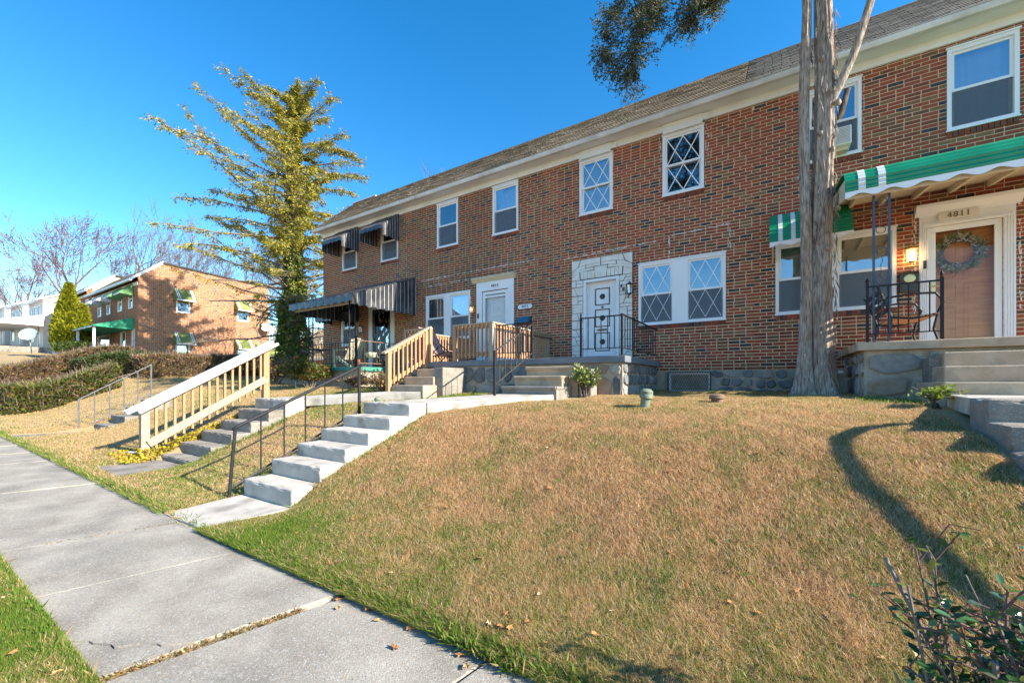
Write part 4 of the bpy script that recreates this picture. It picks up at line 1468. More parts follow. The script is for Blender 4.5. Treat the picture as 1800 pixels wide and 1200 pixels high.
# handrail of the front flight
hr = thing('handrail', 'black iron handrail along the pale concrete front steps', 'handrail', (-5.6, 3.4, .2))
part('post', MB().tube([(-5.6, 2.40, .0), (-5.6, 2.47, .86)], .021), I, hr)
part('post', MB().tube([(-5.6, 4.28, .75), (-5.6, 4.28, 1.66)], .024), I, hr)
part('rail', MB().tube([(-5.6, 2.44, .84), (-5.6, 2.52, .885), (-5.6, 4.2, 1.64), (-5.6, 4.30, 1.685)], .021, 10), I, hr, smooth=True)
part('rail', MB().tube([(-5.6, 2.45, .14), (-5.6, 4.28, .97)], .014), M['iron_worn'], hr)
for i in range(5):
    t = (i + 1) / 6
    y = 2.47 + 1.81 * t
    part('baluster', MB().tube([(-5.6, y, .15 + .82 * t), (-5.6, y, .86 + .81 * t)], .010), I, hr)

gr = thing('handrail', 'thin grey iron handrail along the farthest front steps', 'handrail', (-15.1, 3.7, .2))
IG = M['iron_grey']
part('post', MB().tube([(-15.1, 3.0, -.05), (-15.1, 3.0, .98)], .02), IG, gr)
part('post', MB().tube([(-15.1, 4.46, .85), (-15.1, 4.46, 1.93)], .02), IG, gr)
part('rail', MB().tube([(-15.1, 2.98, .97), (-15.1, 4.48, 1.94)], .015), IG, gr)
part('rail', MB().tube([(-15.1, 3.0, .18), (-15.1, 4.46, 1.12)], .015), IG, gr)
for i in range(4):
    t = (i + 1) / 5
    part('baluster', MB().tube([(-15.1, 3.0 + 1.46 * t, .18 + .94 * t), (-15.1, 3.0 + 1.46 * t, .97 + .97 * t)], .013), IG, gr)

cr = thing('handrail', 'dark curved pipe handrail at the right side of the 4811 garden steps', 'handrail', (2.68, 4.2, .3))
part('rail', MB().tube([(2.68, 2.75, .1), (2.68, 2.85, .7), (2.68, 2.95, 1.12), (2.68, 3.2, 1.36), (2.68, 4.1, 1.88), (2.68, 4.55, 2.08), (2.68, 4.85, 2.14), (2.68, 5.12, 2.10), (2.68, 5.32, 1.96), (2.68, 5.42, 1.75), (2.68, 5.44, 1.1)], .042, 10), IW, cr, smooth=True)

# ------------------------------------------------------------------ garden steps and paths
def worn_step(x0, x1, y0, y1, z0, z1, m, parent, seed, wear=.011):
    """a concrete block with chipped, rounded arrises"""
    import bmesh
    b = bmesh.new()
    bmesh.ops.create_cube(b, size=1)
    for q in b.verts:
        q.co = Vector(((x0 + x1) / 2 + q.co.x * (x1 - x0), (y0 + y1) / 2 + q.co.y * (y1 - y0), (z0 + z1) / 2 + q.co.z * (z1 - z0)))
    bmesh.ops.bevel(b, geom=b.edges[:], offset=.02, segments=2, affect='EDGES', profile=.6)
    bmesh.ops.subdivide_edges(b, edges=[e for e in b.edges if e.calc_length() > .3], cuts=18, use_grid_fill=True)
    P = np.array([q.co[:] for q in b.verts])
    nx = sum((np.abs(P[:, i] - c) < .024).astype(int) for i, c in ((0, x0), (0, x1), (1, y0), (1, y1), (2, z1)))
    n = vnoise(P[:, 0] * 13 + P[:, 2] * 17 + 90, P[:, 1] * 13 + P[:, 2] * 9 + 40, seed) ** 2.2 * 2 + vnoise(P[:, 0] * 45 + 10, P[:, 1] * 45 + P[:, 2] * 31 + 20, seed + 1) * .5
    c = Vector(((x0 + x1) / 2, (y0 + y1) / 2, (z0 + z1) / 2))
    for q, k, a in zip(b.verts, nx, n):
        if k >= 2:
            q.co += Vector((math.copysign(1, c.x - q.co.x) if min(abs(q.co.x - x0), abs(q.co.x - x1)) < .024 else 0, math.copysign(1, c.y - q.co.y) if min(abs(q.co.y - y0), abs(q.co.y - y1)) < .024 else 0, -1 if abs(q.co.z - z1) < .024 else 0)) * wear * a
        elif k == 1:
            q.co.z += (a - .5) * .002
    me = bpy.data.meshes.new('step')
    off = ORG[parent.name]
    for q in b.verts:
        q.co -= off
    bmesh.ops.recalc_face_normals(b, faces=b.faces)
    b.to_mesh(me)
    b.free()
    me.materials.append(m)
    o = bpy.data.objects.new('step', me)
    return finish(o, parent, None, None, 0)



fs_ = thing('concrete_steps', 'pale concrete front steps with the black iron handrail', 'steps', (-5, 3.3, .1))
yy = [2.51, 2.845, 3.18, 3.53, 3.885, 4.25, 4.6]
for i, zt in enumerate((.24, .43, .595, .76, .93, 1.11)):
    worn_step(-5.5 + .004 * i, -4.43, yy[i], yy[i + 1] + (.02 if i < 5 else 0), zt - .42, zt, M['concrete'], fs_, 100 + i, .0045)
ds = thing('concrete_steps', 'dark weathered concrete steps beside the long wooden railing', 'steps', (-8.6, 3.6, .1))
yy = [2.84, 3.12, 3.43, 3.74, 4.05, 4.36, 4.75]
for i, zt in enumerate((.15, .335, .52, .70, .90, 1.10)):
    worn_step(-9.18 + .02 * i, -7.93 + .006 * i, yy[i], yy[i + 1] + (.02 if i < 5 else 0), zt - .4, zt, M['concrete' if i == 5 else 'concrete_dark'], ds, 110 + i, .008)
ts = thing('concrete_steps', 'farthest weathered garden steps beside the grey handrail', 'steps', (-14.5, 3.6, .1))
yy = [2.98, 3.27, 3.58, 3.88, 4.2, 4.55]
for i, zt in enumerate((.16, .34, .55, .745, .94)):
    part('step', MB().box(-15.0, -13.9, yy[i], yy[i + 1] + .02, zt - .5, zt), M['concrete_dark'], ts, bevel=.014)
rs = thing('concrete_steps', 'stained garden steps at the edge of the lawn before number 4811', 'steps', (2.05, 3.9, .1))
yy = [2.55, 2.95, 3.35, 3.75, 4.12, 4.5, 4.92, 5.3]
for i, zt in enumerate((.2, .38, .56, .745, .92, 1.1, 1.285)):
    worn_step(1.44 + .012 * i, 2.62, yy[i], yy[i + 1] + (.02 if i < 6 else 0), zt - .45, zt, M['concrete_dark'], rs, 120 + i, .011)


def pathslab(pl, m):
    part('path', MB().prism([(p[0], p[1], p[2] - .16) for p in pl], (0, 0, .16)), m, kind='structure', bevel=.01)


pathslab([(-5.56, 1.75, .004), (-4.66, 1.75, .012), (-4.43, 2.53, .045), (-5.5, 2.53, .045)], M['concrete'])
pathslab([(-5.48, 4.61, 1.105), (-4.43, 4.61, 1.105), (-3.0, 6.15, 1.22), (-4.05, 6.15, 1.22)], M['concrete'])
pathslab([(-9.1, 1.95, .075), (-7.9, 1.95, .075), (-7.9, 2.83, .06), (-9.1, 2.83, .06)], M['concrete_dark'])
pathslab([(-9.06, 4.76, 1.10), (-7.9, 4.76, 1.10), (-5.8, 5.92, 1.24), (-6.65, 5.92, 1.24)], M['concrete'])
pathslab([(-15.0, 1.8, .19), (-13.9, 1.8, .19), (-13.9, 2.97, .16), (-15.0, 2.97, .16)], M['concrete_dark'])
pathslab([(1.53, 5.31, 1.28), (2.62, 5.31, 1.28), (3.4, 6.75, 1.28), (1.75, 6.75, 1.28)], M['concrete'])

# ------------------------------------------------------------------ fittings on the fronts and porches
def coach_lamp(name, label, x, z, bulb, light=0, s=1.0, y=FY - .01, mt=None):
    t = thing(name, label, 'lamp', (x, y, z))
    mt = mt or M['iron']
    m = MB().lathe((x, y, z + .06 * s), [(.045 * s, 0), (.045 * s, -.015), (.02 * s, -.02)], 10, axis='y')
    m.tube([(x, y - .015, z + .06 * s), (x, y - .06 * s, z + .13 * s), (x, y - .10 * s, z + .14 * s), (x, y - .11 * s, z + .09 * s)], .008 * s, 6)
    part('bracket', m, mt, t)
    c = (x, y - .11 * s, z)
    m = MB().lathe(c, [(.02 * s, .115 * s), (.03 * s, .10 * s), (.085 * s, .065 * s), (.075 * s, .055 * s), (.02 * s, .055 * s)], 6)
    m.lathe(c, [(.055 * s, -.125 * s), (.05 * s, -.115 * s), (.03 * s, -.105 * s)], 6).lathe(c, [(.0, -.16 * s), (.015 * s, -.14 * s), (.02 * s, -.125 * s)], 6)
    for j in range(6):
        an = j * math.pi / 3
        m.bar((c[0] + .07 * s * math.cos(an), c[1] + .07 * s * math.sin(an), z + .06 * s), (c[0] + .052 * s * math.cos(an), c[1] + .052 * s * math.sin(an), z - .115 * s), .007 * s, .007 * s)
    part('cage', m, mt, t)
    part('glass', MB().lathe(c, [(.046 * s, -.112 * s), (.062 * s, .05 * s)], 6), M['lamp_glass'], t)
    if bulb:
        part('bulb', MB().lathe(c, [(.0, -.07 * s), (.025 * s, -.05 * s), (.034 * s, -.01 * s), (.02 * s, .03 * s), (.0, .04 * s)], 10), bulb, t, smooth=True)
    if light:
        l = bpy.data.lights.new('lamp_light', 'POINT')
        l.energy, l.color, l.shadow_soft_size = light, (1.0, .6, .25), .05
        o = bpy.data.objects.new('lamp_light', l)
        COL.objects.link(o)
        o.parent = t
        o.location = (0, -.11 * s, -.09 * s)
    return t


coach_lamp('wall_lamp', 'lit amber wall lamp beside the 4811 door', 2.06, 3.63, M['lamp_on'], 3, 1.15, mt=M['brass'])
coach_lamp('wall_lamp', 'black coach lantern on the formed stone beside the lattice window', -2.765, 3.63, None, 0, 1.12, y=FY - .05)
coach_lamp('wall_lamp', 'small amber wall lamp between the 4815 window and door', -7.46, 3.60, M['lamp_dim'], 0, 1.0, mt=M['brass'])
coach_lamp('wall_lamp', 'dull wall lamp under the black porch canopy', -12.5, 3.35, None, 0, 1.2, mt=IG)

t = thing('mailbox', 'black mailbox with brass oval on the wall beside the lit lamp', 'mailbox', (2.04, FY - .01, 3.0))
part('body', MB().prism([(1.92, FY - .01, 2.98), (1.92, FY - .10, 2.98), (1.92, FY - .12, 3.28), (1.92, FY - .09, 3.33), (1.92, FY - .01, 3.34)], (.24, 0, 0)), M['mailbox'], t, bevel=.006)
part('emblem', MB().lathe((2.04, FY - .118, 3.21), [(.075, 0), (.075, -.006), (.06, -.009)], 18, axis='y'), M['brass'], t)
t = thing('mailbox', 'dark mailbox with a blue sloping lid under the 4815 plaque', 'mailbox', (-5.7, FY - .01, 3.05))
part('body', MB().prism([(-5.92, FY - .01, 3.03), (-5.92, FY - .10, 3.03), (-5.92, FY - .11, 3.06), (-5.92, FY - .04, 3.22), (-5.92, FY - .01, 3.23)], (.45, 0, 0)), M['mailbox'], t, bevel=.004)
part('lid', MB().prism([(-5.90, FY - .118, 3.06), (-5.90, FY - .113, 3.056), (-5.90, FY - .048, 3.205), (-5.90, FY - .053, 3.21)], (.38, 0, 0)), M['blue_box'], t)
t = thing('house_number_sign', 'white plaque with black border reading 4815 on the brick', 'sign', (-5.68, FY - .01, 3.5))
pl = [(-.20, -.05), (-.24, -.02), (-.24, .02), (-.20, .05), (-.2, .06), (.2, .06), (.2, .05), (.24, .02), (.24, -.02), (.2, -.05), (.2, -.06), (-.2, -.06)]
part('border', MB().prism([(-5.68 + p * 1.06, FY - .012, 3.5 + q * 1.22) for p, q in pl], (0, -.008, 0)), M['joint_black'], t)
part('plate', MB().prism([(-5.68 + p * .97, FY - .02, 3.5 + q) for p, q in pl], (0, -.005, 0)), M['vinyl'], t)
text('4815', .1, (-5.68, FY - .027, 3.5), FRONT, M['joint_black'], t, space=1.1)

t = thing('air_conditioner', 'grey window air conditioner in the 4811 upstairs window behind the trunk', 'air conditioner', (1.05, FY, 5.7))
part('case', MB().box(.86, 1.24, FY - .32, FY + .06, 5.70, 6.02), M['white'], t, bevel=.01)
for i in range(11):
    part('louvre', MB().box(.88, 1.22, FY - .327, FY - .32, 5.725 + i * .026, 5.738 + i * .026), M['ac'], t)
part('support', MB().box(.9, 1.2, FY - .22, FY - .02, 5.64, 5.698), M['cream'], t)

# wreaths
def wreath(label, x, y, z, r, seed, cols, berries):
    t = thing('wreath', label, 'wreath', (x, y, z))
    rg = np.random.RandomState(seed)
    part('ring', MB().tube([(x + r * .72 * math.cos(q), y, z + r * .72 * math.sin(q)) for q in np.linspace(0, 2 * math.pi, 25)], r * .13, 6), M['bark_grey'], t)
    n = 420
    an = rg.rand(n) * 2 * np.pi
    P = np.stack([x + r * .72 * np.cos(an), y + rg.uniform(-.02, .0, n), z + r * .72 * np.sin(an)], -1)
    da = an + rg.uniform(.3, 1.5, n) * rg.choice([-1, 1], n)
    D = np.stack([np.cos(da), rg.uniform(-.5, .1, n), np.sin(da)], -1)
    leaves(P, D, rg.uniform(.25, .55, n) * r, .22, cols, 'leaf_sprays', t, rg)
    if berries:
        m = MB()
        for k in range(7):
            a0 = rg.rand() * 6.28
            for j in range(14):
                q = a0 + rg.normal(0, .16)
                rr = r * rg.uniform(.55, .95)
                m.lathe((x + rr * math.cos(q), y - .035, z + rr * math.sin(q)), [(0, -.012), (.011, 0), (0, .012)], 5)
        part('berries', m, M['curtain'], t)


def leaves(P, D, L, aspect, cols, name, parent, rg, m=None, kind=None, fold=0.0, jitter=.25):
    """rhombic leaf faces at points P along directions D; cols = list of (rgb, weight)"""
    n = len(P)
    L = np.broadcast_to(np.asarray(L, float), (n,))
    D = D / (np.linalg.norm(D, axis=1, keepdims=True) + 1e-9)
    Rn = rg.normal(size=(n, 3))
    S = np.cross(D, Rn)
    S /= (np.linalg.norm(S, axis=1, keepdims=True) + 1e-9)
    a = P
    c = P + D * L[:, None]
    md = P + D * (L * .45)[:, None]
    wv = S * (L * aspect)[:, None]
    V = np.stack([a, md + wv, c, md - wv], 1).reshape(-1, 3)
    F = np.arange(4 * n).reshape(n, 4)
    cs = np.array([q[0] for q in cols], float)
    ws = np.array([q[1] for q in cols], float)
    k = rg.choice(len(cols), n, p=ws / ws.sum())
    C = cs[k] * rg.uniform(1 - jitter, 1 + jitter, (n, 1))
    return np_mesh(name, V, F, [m or M['leaf']], parent, col=np.repeat(C, 4, 0), kind=kind)


wreath('dried wreath with white berries behind the 4811 storm door glass', 2.69, FY + .09, 3.60, .31, 3,
       [((.42, .40, .22), 3), ((.27, .30, .14), 3), ((.55, .47, .3), 2), ((.7, .64, .5), 1)], True)
wreath('autumn wreath of red and yellow leaves on the black storm door', -11.42, FY + .07, 3.35, .26, 4,
       [((.3, .05, .03), 3), ((.45, .25, .03), 2), ((.08, .05, .02), 3), ((.1, .12, .04), 1)], False)

# bench on the 4811 porch: iron sides, wooden slats
t = thing('bench', 'black iron bench with wooden slats on the 4811 porch', 'bench', (1.75, 8.8, 2.0))
for y in (8.3, 9.3):
    m = MB()
    m.tube([(1.52, y, 2.0), (1.55, y, 2.25), (1.56, y, 2.42), (1.5, y, 2.62), (1.4, y, 2.88)], .018, 6)
    m.tube([(2.08, y, 2.0), (2.02, y, 2.2), (2.06, y, 2.42), (2.12, y, 2.6), (2.04, y, 2.72), (1.8, y, 2.74), (1.5, y, 2.70)], .018, 6)
    m.tube([(1.55, y, 2.40), (1.8, y, 2.37), (2.06, y, 2.42)], .018, 6)
    part('side_frame', m, I, t)
for i in range(6):
    x = 1.60 + i * .085
    part('seat_slat', MB().box(x, x + .065, 8.28, 9.32, 2.41 - .02 * math.sin(i / 5 * math.pi), 2.43 - .02 * math.sin(i / 5 * math.pi)), M['wood'], t)
for i in range(4):
    z = 2.52 + i * .095
    part('back_slat', MB().bar((1.535 - .37 * (z - 2.5), 8.28, z), (1.535 - .37 * (z - 2.5), 9.32, z), .02, .065), M['iron_worn'], t)

# folding lounge chair on the 4815 porch
t = thing('lounge_chair', 'folding lounge chair with mauve fabric on the 4815 porch', 'chair', (-7.0, 7.8, PZ1))
ya, yb = 7.42, 7.98
for y in (ya, yb):
    m = MB()
    m.tube([(-7.46, y, 2.80), (-7.05, y, 2.12), (-6.95, y, 2.06), (-6.45, y, 2.16), (-6.1, y, 2.02)], .013, 6)
    m.tube([(-7.3, y, PZ1), (-6.75, y, 2.28), (-6.95, y, 2.40)], .013, 6)
    m.tube([(-6.6, y, PZ1), (-7.0, y, 2.25), (-7.25, y, 2.42)], .013, 6)
    part('frame', m, I, t)
q = [(-7.46, 2.80), (-7.25, 2.45), (-7.07, 2.15)]
part('backrest', MB().prism([(q[0][0], ya + .02, q[0][1]), (q[1][0] + .005, ya + .02, q[1][1]), (q[1][0] + .017, ya + .02, q[1][1] + .006), (q[0][0] + .012, ya + .02, q[0][1] + .006)], (0, yb - ya - .04, 0)), M['pink'], t)
part('backrest', MB().prism([(q[1][0] + .008, ya + .02, q[1][1] - .012), (q[2][0], ya + .02, q[2][1]), (q[2][0] + .012, ya + .02, q[2][1] + .006), (q[1][0] + .02, ya + .02, q[1][1] - .006)], (0, yb - ya - .04, 0)), M['pink'], t)
part('seat', MB().prism([(-7.03, ya + .02, 2.11), (-6.94, ya + .02, 2.07), (-6.45, ya + .02, 2.165), (-6.45, ya + .02, 2.175), (-6.94, ya + .02, 2.08), (-7.02, ya + .02, 2.12)], (0, yb - ya - .04, 0)), M['pink'], t)

# furniture of the green porch
t = thing('patio_chair', 'beige slatted garden chair on the green porch', 'chair', (-11.6, 8.6, 1.88))
for i in range(6):
    y = 8.3 + i * .095
    part('back_slat', MB().bar((-11.55, y, 2.16), (-11.2, y, 2.86 - .03 * abs(i - 2.5)), .08, .02, up=(1, 0, 0)), M['beige'], t)
for i in range(5):
    x = -12.05 + i * .11
    part('seat_slat', MB().bar((x, 8.26, 2.28 - i * .025), (x, 8.84, 2.28 - i * .025), .09, .02), M['beige'], t)
for y in (8.24, 8.88):
    part('arm', MB().box(-12.1, -11.4, y - .05, y + .05, 2.46, 2.485), M['beige'], t)
    part('leg', MB().box(-12.05, -11.97, y - .015, y + .015, 1.88, 2.46), M['beige'], t)
    part('leg', MB().bar((-11.95, y, 2.25), (-11.2, y, 1.90), .03, .08), M['beige'], t)
t = thing('plant_pot', 'cream scalloped pot on a black stand by the black storm door', 'pot', (-10.55, 8.5, 1.88))
part('bowl', MB().lathe((-10.55, 8.5, 2.18), [(.08, 0), (.14, .03), (.17, .12), (.19, .17), (.17, .17), (.12, .05)], 14), M['pot'], t, smooth=True)
for j in range(3):
    an = j * 2.09
    part('leg', MB().tube([(-10.55 + .09 * math.cos(an), 8.5 + .09 * math.sin(an), 2.2), (-10.55 + .16 * math.cos(an), 8.5 + .16 * math.sin(an), 1.88)], .01, 5), I, t)
t = thing('planter', 'pinkish brick planter block on the corner of the green porch', 'planter', (-10.35, 7.78, 1.88))
for j in range(3):
    for i in range(2):
        part('brick', MB().box(-10.47 + i * .125, -10.352 + i * .125, 7.74, 7.84, 1.885 + j * .075, 1.95 + j * .075), M['brick_far'][0], t)
t = thing('side_table', 'small dark folding table at the far end of the green porch', 'table', (-12.9, 8.2, 1.88))
part('table_top', MB().box(-13.2, -12.6, 7.95, 8.5, 2.5, 2.53), IW, t)
for y in (8.0, 8.45):
    part('leg', MB().bar((-13.15, y, 1.88), (-12.65, y, 2.5), .03, .03), M['wood'], t)
    part('leg', MB().bar((-12.65, y + .03, 1.88), (-13.15, y + .03, 2.5), .03, .03), M['wood'], t)

# ------------------------------------------------------------------ small things on the lawn
def pipe_cap(label, x, y, z, h, r, m, tilt):
    t = thing('vent_pipe', label, 'pipe', (x, y, z))
    part('pipe', MB().lathe((x, y, z - .08), [(r * .8, 0), (r * .75, h * .62 + .08)], 14), m, t, smooth='auto')
    part('cap', MB().lathe((x, y, z), [(r * .85, h * .5), (r * 1.05, h * .54), (r * 1.05, h * .70), (r * .95, h * .74), (r * .98, h * .86), (r * .6, h * .98), (0, h)], 14), m, t, smooth='auto')
    t.rotation_euler = (0, tilt, 0)


pipe_cap('tall verdigris vent pipe leaning in the lawn before the basement window', -1.42, 5.6, gz1(-1.42, 5.6), .27, .085, M['verdigris'], R(8))
pipe_cap('squat rusty vent cap in the lawn between trunk and verdigris pipe', -.60, 6.2, gz1(-.6, 6.2), .14, .095, M['rust'], R(-4))
pipe_cap('small greenish ribbed pipe end behind the top of the black handrail', -6.35, 5.25, gz1(-6.35, 5.25), .16, .075, M['verdigris'], R(25))
single('drain_pipe', 'white plastic drain pipe lying in the grass beside the long wooden railing', 'pipe', MB().tube([(-10.1, 2.5, .14), (-9.5, 2.62, .18)], .022, 10), M['vinyl'])
t = thing('yard_sign', 'blue octagonal security sign on a stake before the bushes', 'sign', (-11.45, 6.6, 1.2))
oc = [(math.cos(R(22.5 + 45 * i)), math.sin(R(22.5 + 45 * i))) for i in range(8)]
ux, uy = .86, .51
part('plate', MB().prism([(-11.45 + .13 * c * ux, 6.6 + .13 * c * uy, 1.6 + .15 * s) for c, s in oc], (uy * .008, -ux * .008, 0)), M['blue_sign'], t)
part('border', MB().prism([(-11.45 + .14 * c * ux - uy * .004, 6.6 + .14 * c * uy + ux * .004, 1.6 + .16 * s) for c, s in oc], (uy * .003, -ux * .003, 0)), M['vinyl'], t)
part('stake', MB().box(-11.462, -11.438, 6.605, 6.62, 1.0, 1.5), M['grey_metal'], t)
text('ADT', .1, (-11.45 + uy * .011, 6.6 - ux * .011, 1.6), (R(90), 0, R(30.6)), M['vinyl'], t, name='lettering', ext=.001)

# pale mortar left on the bricks by awnings long gone
def residue(h, segs, seed):
    rr_ = random.Random(seed)
    m = MB()
    for (xa, za, xb, zb, dn) in segs:
        L = math.hypot(xb - xa, zb - za)
        for i in range(int(L * dn)):
            t = rr_.random()
            x, z = xa + (xb - xa) * t + rr_.gauss(0, .008), za + (zb - za) * t + rr_.gauss(0, .008)
            a_, b_ = (rr_.uniform(.004, .04), rr_.uniform(.003, .008)) if abs(xb - xa) > abs(zb - za) else (rr_.uniform(.003, .008), rr_.uniform(.004, .03))
            m.box(x - a_, x + a_, FY - .0085 - rr_.uniform(0, .001), FY - .003, z - b_, z + b_)
    part('mortar_residue', m, M['curtain'], h, kind='stuff')


residue(h4, [(2.13, 2.5, 2.13, 4.25, 34), (3.34, 2.3, 3.34, 4.3, 34)], 1)
residue(h3, [(-1.86, 4.72, -.72, 4.76, 40), (-1.92, 4.2, -1.92, 4.72, 55), (-.70, 4.2, -.70, 4.76, 35), (-4.5, 4.62, -2.0, 4.66, 26), (-4.95, 3.6, -4.95, 4.5, 14), (-2.1, 6.2, -2.1, 6.9, 20), (-1.12, 6.1, -1.12, 6.9, 20)], 2)
residue(h2, [(-9.6, 4.72, -5.3, 4.74, 34), (-9.5, 4.5, -5.6, 4.52, 14)], 3)

# ------------------------------------------------------------------ houses up the street
def far_awning(parent, to, u0, u1, zt, zf, out, m, stripes=True, und=None):
    """small window awning; to(u, d, z): u along the wall, d metres out from it"""
    b = MB().prism([to(u0, 0.01, zt), to(u0, out, zf), to(u0, out, zf - .07), to(u0, .01, zf - .12)], v3(to(u1, 0, 0)) - v3(to(u0, 0, 0)), 0)
    o = part('awning', b, m, parent)
    if stripes:
        for f in (.08, .17, .83, .92):
            u = u0 + (u1 - u0) * f
            b = MB().prism([to(u, .02, zt + .012), to(u, out + .008, zf + .012), to(u, out + .008, zf - .005), to(u, .02, zt - .005)], v3(to(u + .05, 0, 0)) - v3(to(u, 0, 0)), 0)
            part('stripe', b, M['awning_white'], o)
    k = 10
    for i in range(k):
        a, c = u0 + (u1 - u0) * i / k, u0 + (u1 - u0) * (i + .9) / k
        part('valance', MB().prism([to(a, out + .004, zf - .05), to(c, out + .004, zf - .05), to(c, out + .004, zf - .12), to((a + c) / 2, out + .004, zf - .15), to(a, out + .004, zf - .12)], v3(to(0, .01, 0)) - v3(to(0, 0, 0)), 0), M['awning_white'], o)
    return o


def far_block(x0, x1, dz, label, gable, wins, doors, seed):
    h = thing('brick_house', label, 'house', ((x0 + x1) / 2, FY, 1.7 + dz), 'brick houses up the street')
    zb = 1.4 + dz
    holes = [hole(*w_[:4]) for w_ in wins] + [hole(*d_) for d_ in doors]
    m = MB()
    for a, b, c, d in cells(x0, x1, zb, 7.2 + dz, holes):
        m.add([(a, FY, c), (b, FY, c), (b, FY, d), (a, FY, d)], [(0, 1, 2, 3)])
    for a, b, c, d in holes:
        m.box(a, b, FY + .18, FY + .2, c, d)
    ztop = lambda y: (7.25 + dz + (y - 9.5) * .9) if y < 11.0 else 8.62 + dz - (y - 11.0) * .05
    gh = []
    if gable:
        gh = [hole(11.75, 12.6, 6.32 + 0, 7.6), hole(15.62, 16.5, 6.22, 7.45), hole(11.72, 12.58, 3.3, 4.5), hole(15.6, 16.5, 3.2, 4.4)]
    us = sorted({FY, 11.0, 18.0} | {q for g_ in gh for q in g_[:2]})
    for a, b in zip(us[:-1], us[1:]):
        spans = sorted([(g_[2], g_[3]) for g_ in gh if g_[0] < (a + b) / 2 < g_[1]])
        z = zb
        for c, d in spans:
            m.add([(x1, a, z), (x1, b, z), (x1, b, c), (x1, a, c)], [(0, 1, 2, 3)])
            z = d
        m.add([(x1, a, z), (x1, b, z), (x1, b, ztop(b)), (x1, a, ztop(a))], [(0, 1, 2, 3)])
    m.add([(x0, FY, zb), (x0, 18, zb), (x0, 18, ztop(18)), (x0, 11, ztop(11)), (x0, FY, ztop(FY))], [(0, 1, 2, 3, 4)])
    m.add([(x0, 18, zb), (x1, 18, zb), (x1, 18, ztop(18)), (x0, 18, ztop(18))], [(0, 1, 2, 3)])
    part('wall', m, M['mortar'], h)
    bm = MB()
    rg = random.Random(seed)
    for b in brick_rows(x0, x1, zb, 7.2 + dz, holes, seed):
        bm.box(b[0], b[1], FY - .01, FY + .01, b[2], b[3], b[4])
    if gable:
        for b in brick_rows(FY - .005, 18.0, zb, 9.6 + dz, gh, seed + 1, top=lambda u: ztop(u) - .02):
            bm.box(x1 - .01, x1 + .01, b[0], b[1], b[2], b[3], b[4])
    part('brick_courses', bm, M['brick_far'], h, kind='stuff')
    e0 = 7.22 + dz
    rf = part('roof', MB().prism([(x0 - .1, 9.3, e0), (x0 - .1, 11.0, 8.72 + dz), (x0 - .1, 18.1, 8.4 + dz), (x0 - .1, 18.1, 8.3 + dz), (x0 - .1, 11.0, 8.6 + dz), (x0 - .1, 9.3, e0 - .06)], (x1 - x0 + .2, 0, 0)), M['roof_felt'], h)
    sm = MB()
    for i in range(16):
        t0, t1 = i / 16, (i + 1.1) / 16
        x = x0 - .1
        while x < x1 + .1:
            b_ = min(x + .6, x1 + .1)
            p = lambda t, o: (9.3 + 1.7 * t, e0 + (1.5 + 0.0) * t + o)
            sm.prism([(x + .01, *p(t0, .005)), (x + .01, *p(t0, .03)), (x + .01, *p(t1, .008))], (b_ - x - .02, 0, 0), rg.choice([0, 0, 1]))
            x += .6
    part('shingle_courses', sm, M['shingle_tan'], rf, kind='stuff')
    part('gutter', MB().box(x0 - .1, x1 + .12, 9.26, 9.40, e0 - .1, e0 + .02), M['vinyl'], h)
    part('frieze_board', MB().box(x0, x1 + .03, FY - .05, FY - .012, e0 - .3, e0 - .1), M['vinyl'], h)
    part('rake_board', MB().prism([(x1 + .03, 9.28, e0 - .12), (x1 + .03, 9.28, e0 + .06), (x1 + .03, 11.0, 8.78 + dz), (x1 + .03, 11.0, 8.56 + dz)], (.09, 0, 0)), M['vinyl'], h)
    if gable:
        part('coping', MB().prism([(x1 - .1, 11.0, 8.6 + dz), (x1 - .1, 11.0, 8.68 + dz), (x1 - .1, 18.05, 8.33 + dz), (x1 - .1, 18.05, 8.25 + dz)], (.16, 0, 0)), M['rust'], h)
    for w_ in wins:
        f = part('window', MB().ring(*w_[:4], .09, FY - .03, FY + .06).box(w_[0] + .09, w_[1] - .09, FY - .01, FY + .03, (w_[2] + w_[3]) / 2 - .03, (w_[2] + w_[3]) / 2 + .03), M['vinyl'], h)
        part('pane', MB().box(w_[0] + .09, w_[1] - .09, FY + .03, FY + .035, w_[2] + .09, w_[3] - .09), M['glass'], f)
    for g_ in gh:
        f = part('window', MB().box(x1 - .05, x1 + .03, g_[0], g_[0] + .09, g_[2], g_[3]).box(x1 - .05, x1 + .03, g_[1] - .09, g_[1], g_[2], g_[3]).box(x1 - .05, x1 + .03, g_[0] + .09, g_[1] - .09, g_[2], g_[2] + .1).box(x1 - .05, x1 + .03, g_[0] + .09, g_[1] - .09, g_[3] - .09, g_[3]), M['vinyl'], h)
        part('pane', MB().box(x1 - .03, x1 - .025, g_[0] + .09, g_[1] - .09, g_[2] + .1, g_[3] - .09), M['glass'], f)
    for d_ in doors:
        f = part('door', MB().ring(*d_, .1, FY - .02, FY + .1), M['vinyl'], h)
        part('pane', MB().box(d_[0] + .1, d_[1] - .1, FY + .05, FY + .055, d_[2] + .1, d_[3] - .1), M['glass'], f)
    return h


